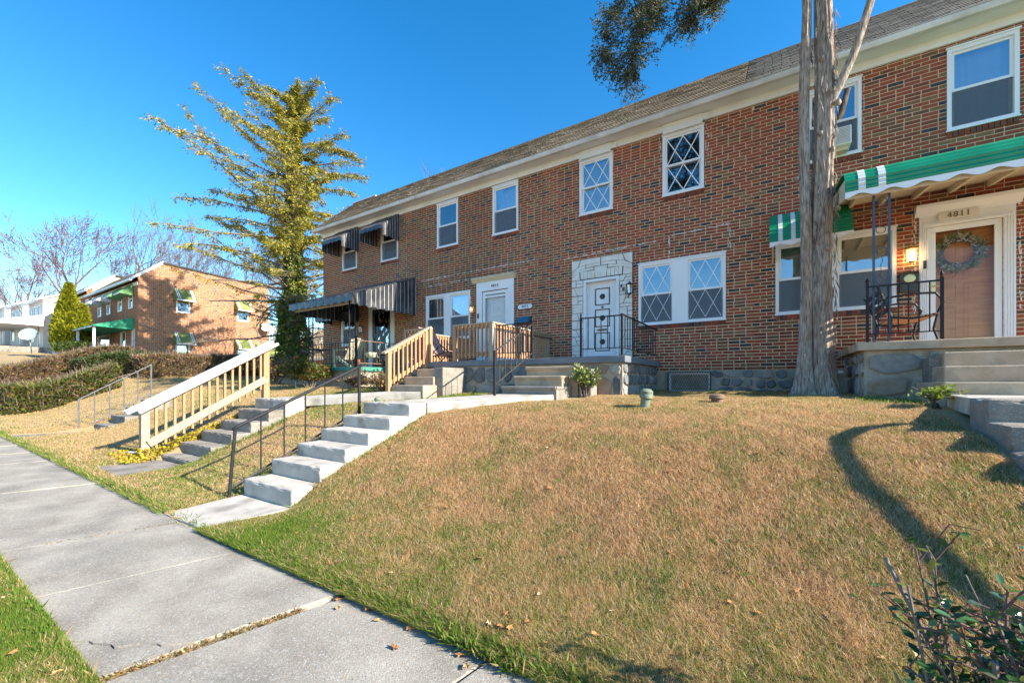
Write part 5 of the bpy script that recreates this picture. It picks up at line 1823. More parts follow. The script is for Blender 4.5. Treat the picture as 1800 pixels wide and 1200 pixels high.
dzA = .93
wA = [(-36.95, -36.1, 6.4, 7.7), (-39.1, -38.25, 6.4, 7.7), (-41.6, -40.75, 6.4, 7.7), (-43.7, -42.85, 6.4, 7.7), (-36.3, -35.75, 3.7, 5.0)]
gA = far_block(-45.1, -35.2, dzA, 'brick house with olive striped awnings on its sunlit end wall', True, wA, [(-38.6, -37.5, 2.9, 5.0), (-43.8, -40.9, 2.9, 5.0)], 90)
toG = lambda u, d, z: (-35.2 + d, u, z)
for u0, u1, zt in ((11.6, 12.75, 8.0), (15.45, 16.65, 7.85), (11.58, 12.75, 4.95), (15.45, 16.65, 4.85)):
    far_awning(gA, toG, u0, u1, zt, zt - .75, .62, M['awning_olive'])
far_awning(gA, toG, 17.0, 19.9, 4.55, 3.5, 1.4, M['awning_olive'], stripes=False)
toF = lambda u, d, z: (u, FY - d, z)
for w_, mm in zip(wA[:4], ('awning_far_green', 'awning_far_green', 'awning_white', 'awning_white')):
    far_awning(gA, toF, w_[0] - .12, w_[1] + .12, 8.05, 7.35, .75, M[mm], stripes=False)
far_awning(gA, toF, -46.6, -35.9, 5.75, 5.05, 2.0, M['awning_teal'], stripes=False)
for i, x in enumerate((-36.2, -39.8, -43.3, -46.4)):
    part('canopy_post', MB().box(x - .06, x + .06, 7.8, 7.92, 2.9, 5.0), M['vinyl'], gA)
m = MB()
for i in range(70):
    x = -46.4 + i * .15
    m.box(x - .012, x + .012, 7.84, 7.86, 3.0, 3.72)
m.box(-46.5, -36.1, 7.83, 7.87, 3.72, 3.77)
part('porch_railing', m, M['vinyl'], gA)
part('porch_floor', MB().box(-46.8, -35.9, 7.7, FY - .03, 2.4, 2.95), M['concrete_dark'], gA)
part('conduit', MB().box(-35.19, -35.15, 17.2, 17.26, 2.9, 8.4), M['grey_metal'], gA)
wB = [(-46.9, -46.05, 6.8, 8.1), (-49.0, -48.15, 6.8, 8.1), (-51.6, -50.75, 6.8, 8.1), (-53.5, -52.6, 6.8, 8.1), (-47.5, -46.0, 4.0, 5.4)]
gB = far_block(-55.0, -45.12, 1.42, 'farther brick house with a higher tan roof, behind the arborvitae', False, wB, [(-50, -49, 3.4, 5.5)], 95)
m = MB().add([(-45.14, 9.4, 8.0), (-45.14, 11.0, 9.2), (-45.14, 18, 9.1), (-45.14, 18, 9.85), (-45.14, 11.0, 10.0), (-45.14, 9.4, 8.62)], [(0, 1, 2, 3, 4, 5)])
part('parapet', m, M['brick_far'][0], gB)


def dish(label, c, aim, r, m, wall):
    t = thing('satellite_dish', label, 'dish', wall)
    a = Vector(aim).normalized()
    u = a.cross(Vector((0, 0, 1))).normalized()
    v = u.cross(a)
    vs, fs = [Vector(c) - a * r * .22], []
    k = 20
    for ring_ in (.5, 1.0):
        for j in range(k):
            an = 2 * math.pi * j / k
            vs.append(Vector(c) + (u * math.cos(an) + v * math.sin(an) * .9) * r * ring_ - a * r * .22 * (1 - ring_ ** 2))
    for j in range(k):
        fs.append((0, 1 + j, 1 + (j + 1) % k))
        fs.append((1 + j, 1 + k + j, 1 + k + (j + 1) % k, 1 + (j + 1) % k))
    b = MB().add(vs, fs)
    b.add([q - a * .015 for q in vs], [f[::-1] for f in fs])
    part('reflector', b, m, t, smooth=True)
    tip = Vector(c) + a * r * 1.1 - v * r * .5
    part('feed_arm', MB().tube([Vector(c) - v * r * .85, tip], .02, 5).bar(tip, tip + a * -.12, .07, .07), M['dish_dark'], t)
    part('mast', MB().tube([Vector(c) - a * r * .25, Vector(wall) + Vector((.0, 0, .1)), wall], .03, 6), M['dish_dark'], t)


dish('pale grey satellite dish on the sunlit brick end wall', (-34.7, 17.6, 5.9), (.9, -.35, .5), .42, M['dish'], (-35.15, 17.6, 5.3))
dish('slate grey satellite dish beside the arborvitae in front of the white house', (-46.5, 6.6, 5.0), (.7, -.6, .35), .55, M['dish_dark'], (-46.7, 6.8, 3.6))


def white_house(label, x0, x1, y0, zb, ze, seed):
    h = thing('white_house', label, 'house', ((x0 + x1) / 2, y0, zb), 'white sided houses')
    ym = y0 + 4.5
    m = MB().prism([(x0, y0, zb - 1), (x0, y0, ze), (x0, ym, ze + 2.0), (x0, y0 + 9, ze), (x0, y0 + 9, zb - 1)], (x1 - x0, 0, 0))
    part('wall', m, M['siding'], h)
    n = int((ze - zb) / .16)
    for i in range(n):                # lap siding on the end wall and the front
        z = zb + i * .16
        part('siding_board', MB().prism([(x1 + .002, y0, z), (x1 + .028, y0, z), (x1 + .006, y0, z + .15), (x1 + .002, y0, z + .15)], (0, 9, 0)), M['siding'], h)
    part('roof', MB().prism([(x0 - .2, y0 - .4, ze - .05), (x0 - .2, ym, ze + 2.15), (x0 - .2, y0 + 9.4, ze - .05), (x0 - .2, y0 + 9.4, ze - .2), (x0 - .2, ym, ze + 2.0), (x0 - .2, y0 - .4, ze - .2)], (x1 - x0 + .4, 0, 0)), M['vinyl'], h)
    part('gutter', MB().box(x0 - .2, x1 + .2, y0 - .5, y0 - .38, ze - .22, ze - .06), M['vinyl'], h)
    for xa in (x0 + .7, x0 + 2.6, x1 - 1.7):
        f = part('window', MB().ring(xa, xa + .95, ze - 1.9, ze - .5, .08, y0 - .05, y0 - .005), M['vinyl'], h)
        part('pane', MB().box(xa + .08, xa + .87, y0 - .02, y0 - .012, ze - 1.82, ze - .58), M['dark_win'], f)
    pz = zb + 2.35
    part('porch_roof', MB().prism([(x0, y0 - .01, pz + .9), (x0, y0 - 3.0, pz + .1), (x0, y0 - 3.0, pz - .12), (x0, y0 - .01, pz - .12)], (x1 - x0 + .3, 0, 0)), M['vinyl'], h)
    for xa in (x0 + .2, (x0 + x1) / 2, x1):
        part('porch_post', MB().box(xa, xa + .16, y0 - 2.9, y0 - 2.74, zb, pz - .12), M['vinyl'], h)
    part('porch_floor', MB().box(x0, x1 + .3, y0 - 3.0, y0 - .01, zb - 1, zb + .25), M['concrete_dark'], h)
    f = part('window', MB().ring(x0 + .8, x0 + 2.6, zb + .9, zb + 2.4, .09, y0 - .05, y0 - .005), M['vinyl'], h)
    part('pane', MB().box(x0 + .89, x0 + 2.51, y0 - .02, y0 - .012, zb + .99, zb + 2.31), M['dark_win'], f)
    f = part('door', MB().ring(x1 - 1.9, x1 - .9, zb + .25, zb + 2.4, .1, y0 - .05, y0 - .005), M['vinyl'], h)
    part('pane', MB().box(x1 - 1.8, x1 - 1.0, y0 - .02, y0 - .012, zb + .35, zb + 2.3), M['dark_win'], f)
    mm = MB()
    for i in range(int((x1 - x0) / .16)):
        mm.box(x0 + i * .16, x0 + i * .16 + .02, y0 - 2.84, y0 - 2.82, zb + .25, zb + .95)
    mm.box(x0, x1, y0 - 2.85, y0 - 2.81, zb + .95, zb + 1.0)
    part('porch_railing', mm, M['grey_metal'], h)


white_house('white sided house next to the arborvitae, its end wall in the sun', -63.0, -57.0, 9.0, 4.4, 9.2, 1)
white_house('white sided house at the left edge of the street, beyond its white neighbour', -72.5, -66.0, 9.0, 5.0, 9.7, 2)
white_house('farthest white sided house, mostly outside the photo', -82.5, -76.0, 9.0, 5.6, 10.3, 3)
g = thing('garage', 'low red brick garage with white roof edge behind the ivy tree', 'garage', (-38.5, 26, 1.5))
part('wall', MB().box(-42, -36, 24, 30, 0.5, 3.62), M['brick_far'][0], g)
part('roof_edge', MB().box(-42.1, -35.9, 23.9, 30.1, 3.62, 3.82), M['vinyl'], g)
part('garage_door', MB().box(-40.6, -38.6, 23.94, 24.0, .8, 2.9).ring(-40.6, -38.6, .8, 2.9, .1, 23.9, 23.94), M['tan_far'], g)
for i in range(3):
    single('utility_wire', ['upper', 'middle', 'lower'][i] + ' of three black wires before the white houses', 'wire', MB().tube([(-58 + i * .3, 8.4, 7.0 - i * .25), (-52, 7.2, 6.75 - i * .35), (-47, 6.2, 6.9 - i * .45), (-40, 4.6, 7.6 - i * .6), (-30, 2.0, 9.3 - i * .5)], .012, 4), M['black_paint'], group='black wires crossing the view of the white houses')

# ------------------------------------------------------------------ trees
def limb(mb, rg, p, d, L, r, depth, maxd, tips, spread=.7, lift=.12, nkids=4, minr=.008, crook=.16, sides=(7, 5, 4, 3, 3), taper=.45, first=.25):
    n = 5 if depth < 2 else 4
    pts, rad = [Vector(p)], [r]
    d = Vector(d).normalized()
    kids = []
    for i in range(n):
        d = (d + Vector((rg.gauss(0, crook), rg.gauss(0, crook), rg.gauss(0, crook) + lift))).normalized()
        pts.append(pts[-1] + d * (L / n))
        rad.append(max(minr * .6, r * (1 - (1 - taper) * (i + 1) / n)))
        if depth < maxd:
            kids.append((pts[-1], d.copy(), rad[-1]))
    mb.tube(pts, rad, sides[min(depth, 4)], cap=False)
    if depth >= maxd:
        tips.append((pts[0], pts[-1]))
        return
    for k in range(nkids):
        t = first + (1 - first) * (k + rg.random() * .9) / nkids
        i = min(n - 1, max(0, int(t * n)))
        q, dd, rr = kids[i]
        sidev = dd.cross(Vector((rg.gauss(0, 1), rg.gauss(0, 1), rg.gauss(0, 1)))).normalized()
        nd = (dd + sidev * spread * rg.uniform(.7, 1.3)).normalized()
        limb(mb, rg, q, nd, L * rg.uniform(.5, .75), max(minr, rr * rg.uniform(.5, .7)), depth + 1, maxd, tips, spread, lift, nkids, minr, crook, sides, taper, first)
    limb(mb, rg, pts[-1], d, L * .6, max(minr, rad[-1] * .9), depth + 1, maxd, tips, spread, lift, nkids, minr, crook, sides, taper, first)


def bare_tree(label, x, y, z, h, r, seed, m, mt, depth=4, nk=4, lean=(0, 0), spread=.75, first=.3, minr=.018, group='bare trees'):
    t = thing('bare_tree', label, 'tree', (x, y, z), group)
    rg = random.Random(seed)
    tr = MB()
    top = Vector((x + lean[0] * h, y + lean[1] * h, z + h * .42))
    tr.tube([(x, y, z - .3), (x + rg.uniform(-.1, .1), y, z + h * .2), top], [r * 1.25, r, r * .75], 9)
    part('trunk', tr, m, t, smooth=True)
    cr, tips = MB(), []
    for k in range(nk):
        an = k * 2 * math.pi / nk + rg.uniform(-.4, .4)
        b = Vector((x, y, z)).lerp(top, rg.uniform(.62, .98))
        limb(cr, rg, b, (math.cos(an) * spread, math.sin(an) * spread, rg.uniform(.6, 1.1)), h * rg.uniform(.26, .34), r * .5, 1, depth, tips, spread, .1, 4, minr, .15, first=first)
    limb(cr, rg, top, (lean[0], lean[1], 1), h * .3, r * .6, 1, depth, tips, spread, .1, 4, minr, .15, first=first)
    part('crown', cr, mt, t)
    return tips, t


tips, t_ = bare_tree('tall bare tree with reddish twigs above the white house', -70, 13.2, 5.0, 16.5, .2, 3, M['bark_far'], M['bark_red'], 4, 5, (.01, 0), .8, minr=.022)
rgn = np.random.RandomState(8)
P = np.array([list(a.lerp(b, q)) for a, b in tips for q in (.3, .6, .9)])
leaves(P, rgn.normal(size=P.shape) + [0, 0, -.6], .22, .2, [((.2, .12, .10), 2), ((.26, .16, .13), 1)], 'seed_heads', t_, rgn)
tips, t_ = bare_tree('smaller reddish bare tree left of the tall one', -88, 12.4, 6.0, 14, .2, 13, M['bark_far'], M['bark_red'], 4, 4)
P = np.array([list(a.lerp(b, q)) for a, b in tips for q in (.3, .8)])
leaves(P, rgn.normal(size=P.shape) + [0, 0, -.6], .22, .2, [((.2, .12, .10), 2), ((.26, .16, .13), 1)], 'seed_heads', t_, rgn)
bare_tree('forked grey bare tree behind the farther brick house roof', -66, 19, 4.0, 18.0, .3, 22, M['bark_far'], M['bark_far'], 4, 5, minr=.02)
bare_tree('grey bare tree rising behind the white ridge of the brick house', -58, 20, 4.0, 17.0, .28, 31, M['bark_far'], M['bark_far'], 4, 5, minr=.018)
bare_tree('slender bare tree behind the middle of the sunlit end wall', -56, 26, 3.5, 16, .24, 37, M['bark_far'], M['bark_far'], 4, 4, minr=.018)
bare_tree('low bare tree at the far left behind the white houses', -104, 14, 6.5, 13, .3, 41, M['bark_far'], M['bark_red'], 4, 4)
bare_tree('bare tree with fine twigs between ivy tree and row house', -27, 22, 1.4, 12, .17, 47, M['bark_far'], M['bark_far'], 4, 5, minr=.012)
bare_tree('bare tree whose top twigs show above the end house roof', -26, 33, 2.3, 19.5, .25, 53, M['bark_far'], M['bark_far'], 4, 4, minr=.012)
bare_tree('thin bare sapling left of the ivy tree trunk', -26.5, 15.5, 1.6, 9, .1, 59, M['bark_far'], M['bark_far'], 4, 4, minr=.01)

# brushy hillside far behind
rgn = np.random.RandomState(21)
n = 9000
P = np.stack([rgn.uniform(-75, -33, n), rgn.uniform(33, 50, n), np.zeros(n)], -1)
P[:, 2] = np.interp(P[:, 1], PY, PZ) + rgn.uniform(.0, 1, n) ** 1.3 * 6.5
D = rgn.normal(size=(n, 3)) * .6 + [0, 0, 1]
leaves(P, D, rgn.uniform(.7, 2.0, n), .05, [((.36, .26, .17), 3), ((.28, .19, .13), 2), ((.44, .33, .22), 2), ((.2, .18, .09), 1)], 'brushwood', None, rgn, kind='stuff')

# ivy-clad conifer between the blocks
def path_pts(p, d, L, n, rg, sag, crook=.08):
    pts = [Vector(p)]
    d = Vector(d).normalized()
    for i in range(n):
        d = (d + Vector((rg.gauss(0, crook), rg.gauss(0, crook), rg.gauss(0, crook) + sag * (i / n - .35)))).normalized()
        pts.append(pts[-1] + d * (L / n))
    return pts


ix, iy, iz = -21.0, 12.0, 1.35
it = thing('conifer_tree', 'tall sparse conifer with golden needles and an ivy-covered trunk', 'tree', (ix, iy, iz))
rg = random.Random(12)
tz = [0, 1.5, 4, 7, 9.9, 12.2, 14.2, 15.5]
tx = [0, .0, -.12, -.1, -.02, .05, .12, .2]
tr_ = [.46, .36, .31, .25, .18, .12, .07, .02]
part('trunk', MB().tube([(ix + a, iy, iz + b - (.3 if b == 0 else 0)) for a, b in zip(tx, tz)], tr_, 12), M['bark_grey'], it, smooth=True)
br = MB()
sp, sd_, sg_ = [], [], []
cam_r = Vector((.8465, .5323, 0))
nb = 150
for k in range(nb):
    f = k / (nb - 1)
    z = 3.2 + 12.9 * f ** .95
    an = k * 2.39996 + rg.uniform(-.3, .3)
    dv = Vector((math.cos(an), math.sin(an), 0))
    side = dv.dot(cam_r)              # reach is longer to the left of the picture
    Lmax = np.interp(z, [3, 5, 7, 9, 11, 12.5, 14, 15.2, 16.2], [4.6, 5.4, 6.2, 6.0, 5.5, 4.9, 3.9, 2.7, .9])
    L = Lmax * (1.0 if side < -.3 else .80 if side > .3 else .9) * rg.choice([.35, .55, .75, .9, 1.05]) * rg.uniform(.9, 1.08)
    x = ix + np.interp(z - iz, tz, tx)
    el = np.interp(z, [3, 6, 10, 13, 14.5, 16], [-.1, .06, .18, .3, .5, 1.0]) + rg.uniform(-.16, .2)
    pts = path_pts((x, iy, z), (dv.x, dv.y, el), L, 7, rg, -.13, .11)
    r0 = .02 + .008 * L
    br.tube(pts, [r0 * (1 - .8 * i / 7) for i in range(8)], 5, cap=False)
    dens = np.interp(z, [3, 5, 6.6, 8, 15], [.0, .2, .8, 1.0, 1.0])
    if z < 7.5 and side > .2:
        dens *= .35
    for i in range(1, 8):
        for s in range(6):
            t = rg.random()
            q = pts[i - 1].lerp(pts[i], t)
            dd = (pts[i] - pts[i - 1]).normalized()
            sv = dd.cross(Vector((0, 0, 1)))
            if sv.length < .1:
                sv = Vector((1, 0, 0))
            sv.normalize()
            sv = sv if s % 2 else -sv
            tw = (dd * .8 + sv * rg.uniform(.5, 1.1) + Vector((0, 0, rg.uniform(-.35, .25)))).normalized()
            tl = rg.uniform(.3, .8) * (1 - .55 * i / 8) * min(1.4, L / 3.2)
            pp = path_pts(q, tw, tl, 3, rg, -.25, .12)
            br.tube(pp, [.012, .009, .006, .004], 3, cap=False)
            if rg.random() < dens * .88 and i > (1 if z > 8 else 2):
                for j in range(20):
                    u = rg.random()
                    a = pp[0].lerp(pp[-1], u)
                    sp.append((a.x + rg.gauss(0, .07), a.y + rg.gauss(0, .07), a.z + rg.gauss(0, .05) - .03))
                    e = tw * .5 + Vector((rg.gauss(0, .5), rg.gauss(0, .5), rg.gauss(-.45, .35)))
                    sd_.append(tuple(e))
                    sg_.append(z)
part('branch', br, M['bark_grey'], it)
rgn = np.random.RandomState(4)
P, D, Zs = np.array(sp), np.array(sd_), np.array(sg_)
leaves(P, D, rgn.uniform(.08, .19, len(P)), .16, [((.39, .32, .035), 4), ((.30, .28, .035), 4), ((.21, .22, .03), 3), ((.12, .15, .025), 1.5), ((.48, .35, .05), 2)], 'needles', it, rgn)
# ivy on the trunk and lower limbs
n = 15000
f = rgn.rand(n) ** .9
z = iz + f * 14.4
an = rgn.rand(n) * 2 * np.pi
rr = np.interp(z - iz, [0, .8, 2, 5, 8, 11, 14], [.5, .62, .70, .58, .44, .32, .2]) * (.55 + .75 * vnoise(an * 1.6 + 20, z * 1.3, 6)) * np.sqrt(rgn.uniform(.35, 1, n))
P = np.stack([ix + np.interp(z - iz, tz, tx) + rr * np.cos(an), iy + rr * np.sin(an), z], -1)
D = np.stack([np.cos(an) * .6, np.sin(an) * .6, -np.ones(n)], -1) + rgn.normal(size=(n, 3)) * .45
leaves(P, D, rgn.uniform(.10, .2, n), .42, [((.10, .15, .025), 4), ((.065, .105, .02), 3), ((.18, .21, .035), 3), ((.27, .27, .05), 1.4)], 'ivy', it, rgn)
m = MB()
for a, zz, L, e in ((.9, 5.6, 2.6, .55), (.95, 6.3, 1.9, .3), (2.9, 4.5, 3.2, .2), (3.6, 5.6, 4.5, .15), (3.1, 6.8, 4.8, .12), (4.0, 6.2, 3.6, .05)):
    pts = path_pts((ix, iy, zz), (math.cos(a), math.sin(a), e), L, 6, rg, .05)
    m.tube(pts, [.09 * (1 - .75 * i / 6) for i in range(7)], 6)
part('dead_limb', m, M['bark_grey'], it, smooth=True)

# arborvitae
def cone_tree(label, x, y, z, spires, seed, cols):
    t = thing('arborvitae', label, 'tree', (x, y, z))
    rgn = np.random.RandomState(seed)
    part('trunk', MB().tube([(x, y, z - .2), (x, y, z + 1.6)], [.16, .1], 7), M['bark_grey'], t)
    part('trunk', MB().tube([(x + .3, y + .5, z - .2), (x + .35, y + .5, z + 1.4)], [.1, .07], 7), M['bark_grey'], t)
    PP, DD = [], []
    for (dx, dy, h, r, z0, n) in spires:
        f = rgn.rand(n) ** .8
        an = rgn.rand(n) * 2 * np.pi
        prof = np.interp(f, [0, .08, .25, .5, .75, 1], [.55, .95, 1.0, .72, .42, .04])
        lump = .82 + .36 * vnoise(an * 2.2 + 50 + seed, f * 9 + 5, seed)
        rr = r * prof * lump * np.sqrt(rgn.uniform(.45, 1, n))
        PP.append(np.stack([x + dx + rr * np.cos(an), y + dy + rr * np.sin(an), z + z0 + f * h], -1))
        DD.append(np.stack([np.cos(an) * .7, np.sin(an) * .7, np.full(n, .9)], -1) + rgn.normal(size=(n, 3)) * .35)
    P, D = np.concatenate(PP), np.concatenate(DD)
    leaves(P, D, rgn.uniform(.16, .3, len(P)), .3, cols, 'crown', t, rgn)


cone_tree('golden green arborvitae with two spires in front of the brick house', -41.2, 7.7, 3.0, [(0, 0, 4.7, .82, .5, 9000), (.8, .55, 3.2, .5, .5, 4500), (-.3, -.2, 3.9, .5, .55, 4000)], 5,
          [((.24, .25, .012), 4), ((.17, .19, .012), 3), ((.31, .29, .02), 2), ((.09, .12, .01), 1)])


def hedge(label, x0, y0, x1, y1, wd, ht, seed, n, cols, size, twig, lumps=.22, twigcol='bark_far', group='clipped hedges', base=None):
    t = thing('hedge', label, 'hedge', ((x0 + x1) / 2, (y0 + y1) / 2, gz1((x0 + x1) / 2, (y0 + y1) / 2)), group)
    rgn = np.random.RandomState(seed)
    L = math.hypot(x1 - x0, y1 - y0)
    ux, uy = (x1 - x0) / L, (y1 - y0) / L

    def sample(k, inner):
        u, v, w_ = rgn.rand(k) * L, rgn.uniform(-1, 1, k), rgn.rand(k)
        face = rgn.rand(k)
        lump = 1 - lumps * vnoise(u * 1.7 + seed, w_ * 2.5 + 3, seed)
        v = np.where(face < .55, np.sign(v) * rgn.uniform(.75, 1, k), v) * lump
        hh = ht * (1 - lumps * .55 * vnoise(u * 1.2 + 7, v + 9, seed + 1))
        w_ = np.where(face > .6, rgn.uniform(.85, 1.0, k), w_)
        X, Y = x0 + ux * u - uy * v * wd / 2, y0 + uy * u + ux * v * wd / 2
        return X, Y, gz(X, Y) + w_ * hh, v, w_
    X, Y, Z, v, w_ = sample(n, 0)
    D = np.stack([-uy * v, ux * v, .3 + w_ * .6], -1) + rgn.normal(size=(n, 3)) * .6
    leaves(np.stack([X, Y, Z], -1), D, rgn.uniform(.6, 1.3, n) * size, .36, cols, 'leaves', t, rgn)
    k = twig
    X, Y, Z, v, w_ = sample(k, 1)
    D = rgn.normal(size=(k, 3)) * .5 + [0, 0, .9]
    leaves(np.stack([X, Y, Z - .15], -1), D, rgn.uniform(.2, .5, k), .025, [((.2, .15, .11), 2), ((.13, .095, .07), 2), ((.28, .21, .15), 1)], 'twigs', t, rgn, m=M['dry_leaf'])
    st = MB()
    rr = random.Random(seed)
    for i in range(int(L / .35)):
        u = (i + rr.random()) * .35
        X, Y = x0 + ux * u + rr.uniform(-.15, .15), y0 + uy * u
        st.tube([(X, Y, gz1(X, Y) - .05), (X + rr.uniform(-.1, .1), Y + rr.uniform(-.1, .1), gz1(X, Y) + ht * .5), (X + rr.uniform(-.25, .25), Y + rr.uniform(-.25, .25), gz1(X, Y) + ht * .92)], [.022, .016, .006], 4)
    part('stems', st, M['bark_far'], t)


GREENS = [((.09, .13, .025), 4), ((.055, .085, .018), 3), ((.16, .17, .03), 2), ((.2, .11, .04), 1.2), ((.24, .19, .04), .7)]
BROWNS = [((.22, .135, .065), 4), ((.16, .10, .06), 4), ((.30, .18, .06), 2), ((.13, .12, .035), 2), ((.08, .1, .025), 1.2)]
hedge('leafy green clipped hedge nearest to the left edge', -20.6, 2.3, -20.8, 5.1, 1.0, .9, 61, 9500, GREENS, .11, 3500)
hedge('brown twiggy hedge above and behind the green hedge at left', -25.5, 2.6, -25.8, 6.7, 1.5, 1.2, 62, 15000, BROWNS, .12, 9000)
hedge('long brown hedge with green patches below the sunlit brick end wall', -22.0, 6.0, -22.6, 13.5, 1.0, .95, 63, 14000, BROWNS, .10, 8000)
hedge('low dark evergreen clump between the two brown hedges', -23.6, 4.6, -23.8, 7.0, 1.4, 1.05, 64, 6000, [((.04, .07, .02), 4), ((.06, .09, .025), 2), ((.1, .1, .03), 1)], .1, 500)
hedge('bright green ground ivy along the foot of the brick end wall', -34.3, 9.6, -34.3, 17.6, 1.5, .55, 65, 6000, [((.12, .19, .03), 3), ((.08, .13, .025), 3), ((.2, .22, .05), 1)], .14, 300, lumps=.5, group=None)


def bush(label, x, y, w_, h, seed, n, cols, size, stems=8, twigs=300, zb=None, stem='bark_far', tcol=None, group='bushes', aspect=.36, gloss=False, thin=1.0):
    zb = gz1(x, y) if zb is None else zb
    t = thing('bush', label, 'bush', (x, y, zb), group)
    rgn = np.random.RandomState(seed)
    rr = random.Random(seed)
    st = MB()
    ends = []
    for i in range(stems):
        an = rr.uniform(0, 6.28)
        e = Vector((x + math.cos(an) * w_ * .42 * rr.random(), y + math.sin(an) * w_ * .42 * rr.random(), zb + h * rr.uniform(.6, .98)))
        b = Vector((x + rr.uniform(-.06, .06), y + rr.uniform(-.06, .06), zb - .03))
        mid = b.lerp(e, .5) + Vector((rr.uniform(-.05, .05), rr.uniform(-.05, .05), .04))
        st.tube([b, mid, e], [.014, .010, .004], 5)
        ends.append((mid, e))
        for j in range(3):
            q = mid.lerp(e, rr.random())
            e2 = q + Vector((rr.gauss(0, .13), rr.gauss(0, .13), rr.uniform(.02, .2))) * w_
            st.tube([q, e2], [.006, .003], 4)
            ends.append((q, e2))
    part('stems', st, M[stem], t)
    P = []
    for i in range(n):
        a, b = rr.choice(ends)
        q = a.lerp(b, rr.random())
        P.append((q.x + rr.gauss(0, .07 * w_) * thin, q.y + rr.gauss(0, .07 * w_) * thin, max(zb + .02, q.z + rr.gauss(0, .06 * h) * thin)))
    P = np.array(P)
    D = P - np.array([x, y, zb + h * .3])
    D = D / (np.linalg.norm(D, axis=1, keepdims=True) + 1e-6) + rgn.normal(size=(n, 3)) * .6
    leaves(P, D, rgn.uniform(.7, 1.3, n) * size, aspect, cols, 'leaves', t, rgn, m=M['leaf_gloss'] if gloss else None)
    if twigs:
        k = rgn.randint(0, n, twigs)
        leaves(P[k], rgn.normal(size=(twigs, 3)) + [0, 0, .5], rgn.uniform(.1, .25, twigs), .02, tcol or [((.2, .14, .1), 1), ((.12, .08, .06), 1)], 'twigs', t, rgn, m=M['dry_leaf'])


bush('broad green and rusty bush below the green porch slab', -11.35, 6.95, 1.5, .72, 71, 5000, GREENS + [((.35, .13, .03), 1)], .07, 16, 700)
bush('brown leafless bush left of the blue security sign', -13.6, 7.2, 1.7, .75, 72, 1400, BROWNS, .07, 22, 2600)
bush('brown shrub at the near corner of the green porch', -9.6, 7.3, .8, .26, 73, 1100, BROWNS, .06, 12, 900)
bush('dark evergreen bush beside the arborvitae foot', -37.5, 7.4, 2.6, 1.0, 74, 4500, [((.05, .08, .02), 3), ((.1, .13, .03), 2)], .14, 12, 300)
bush('small bright green holly sprouting before the 4813 porch corner', -2.72, 6.72, .48, .54, 75, 800, [((.14, .19, .04), 3), ((.2, .25, .06), 2), ((.09, .13, .03), 2), ((.32, .33, .12), 1)], .055, 12, 60, gloss=True)
bush('dry weeds beside the wooden stair post of number 4815', -7.4, 6.4, 1.3, .4, 76, 900, [((.38, .26, .11), 3), ((.28, .19, .08), 2), ((.13, .15, .03), 1)], .06, 14, 900)
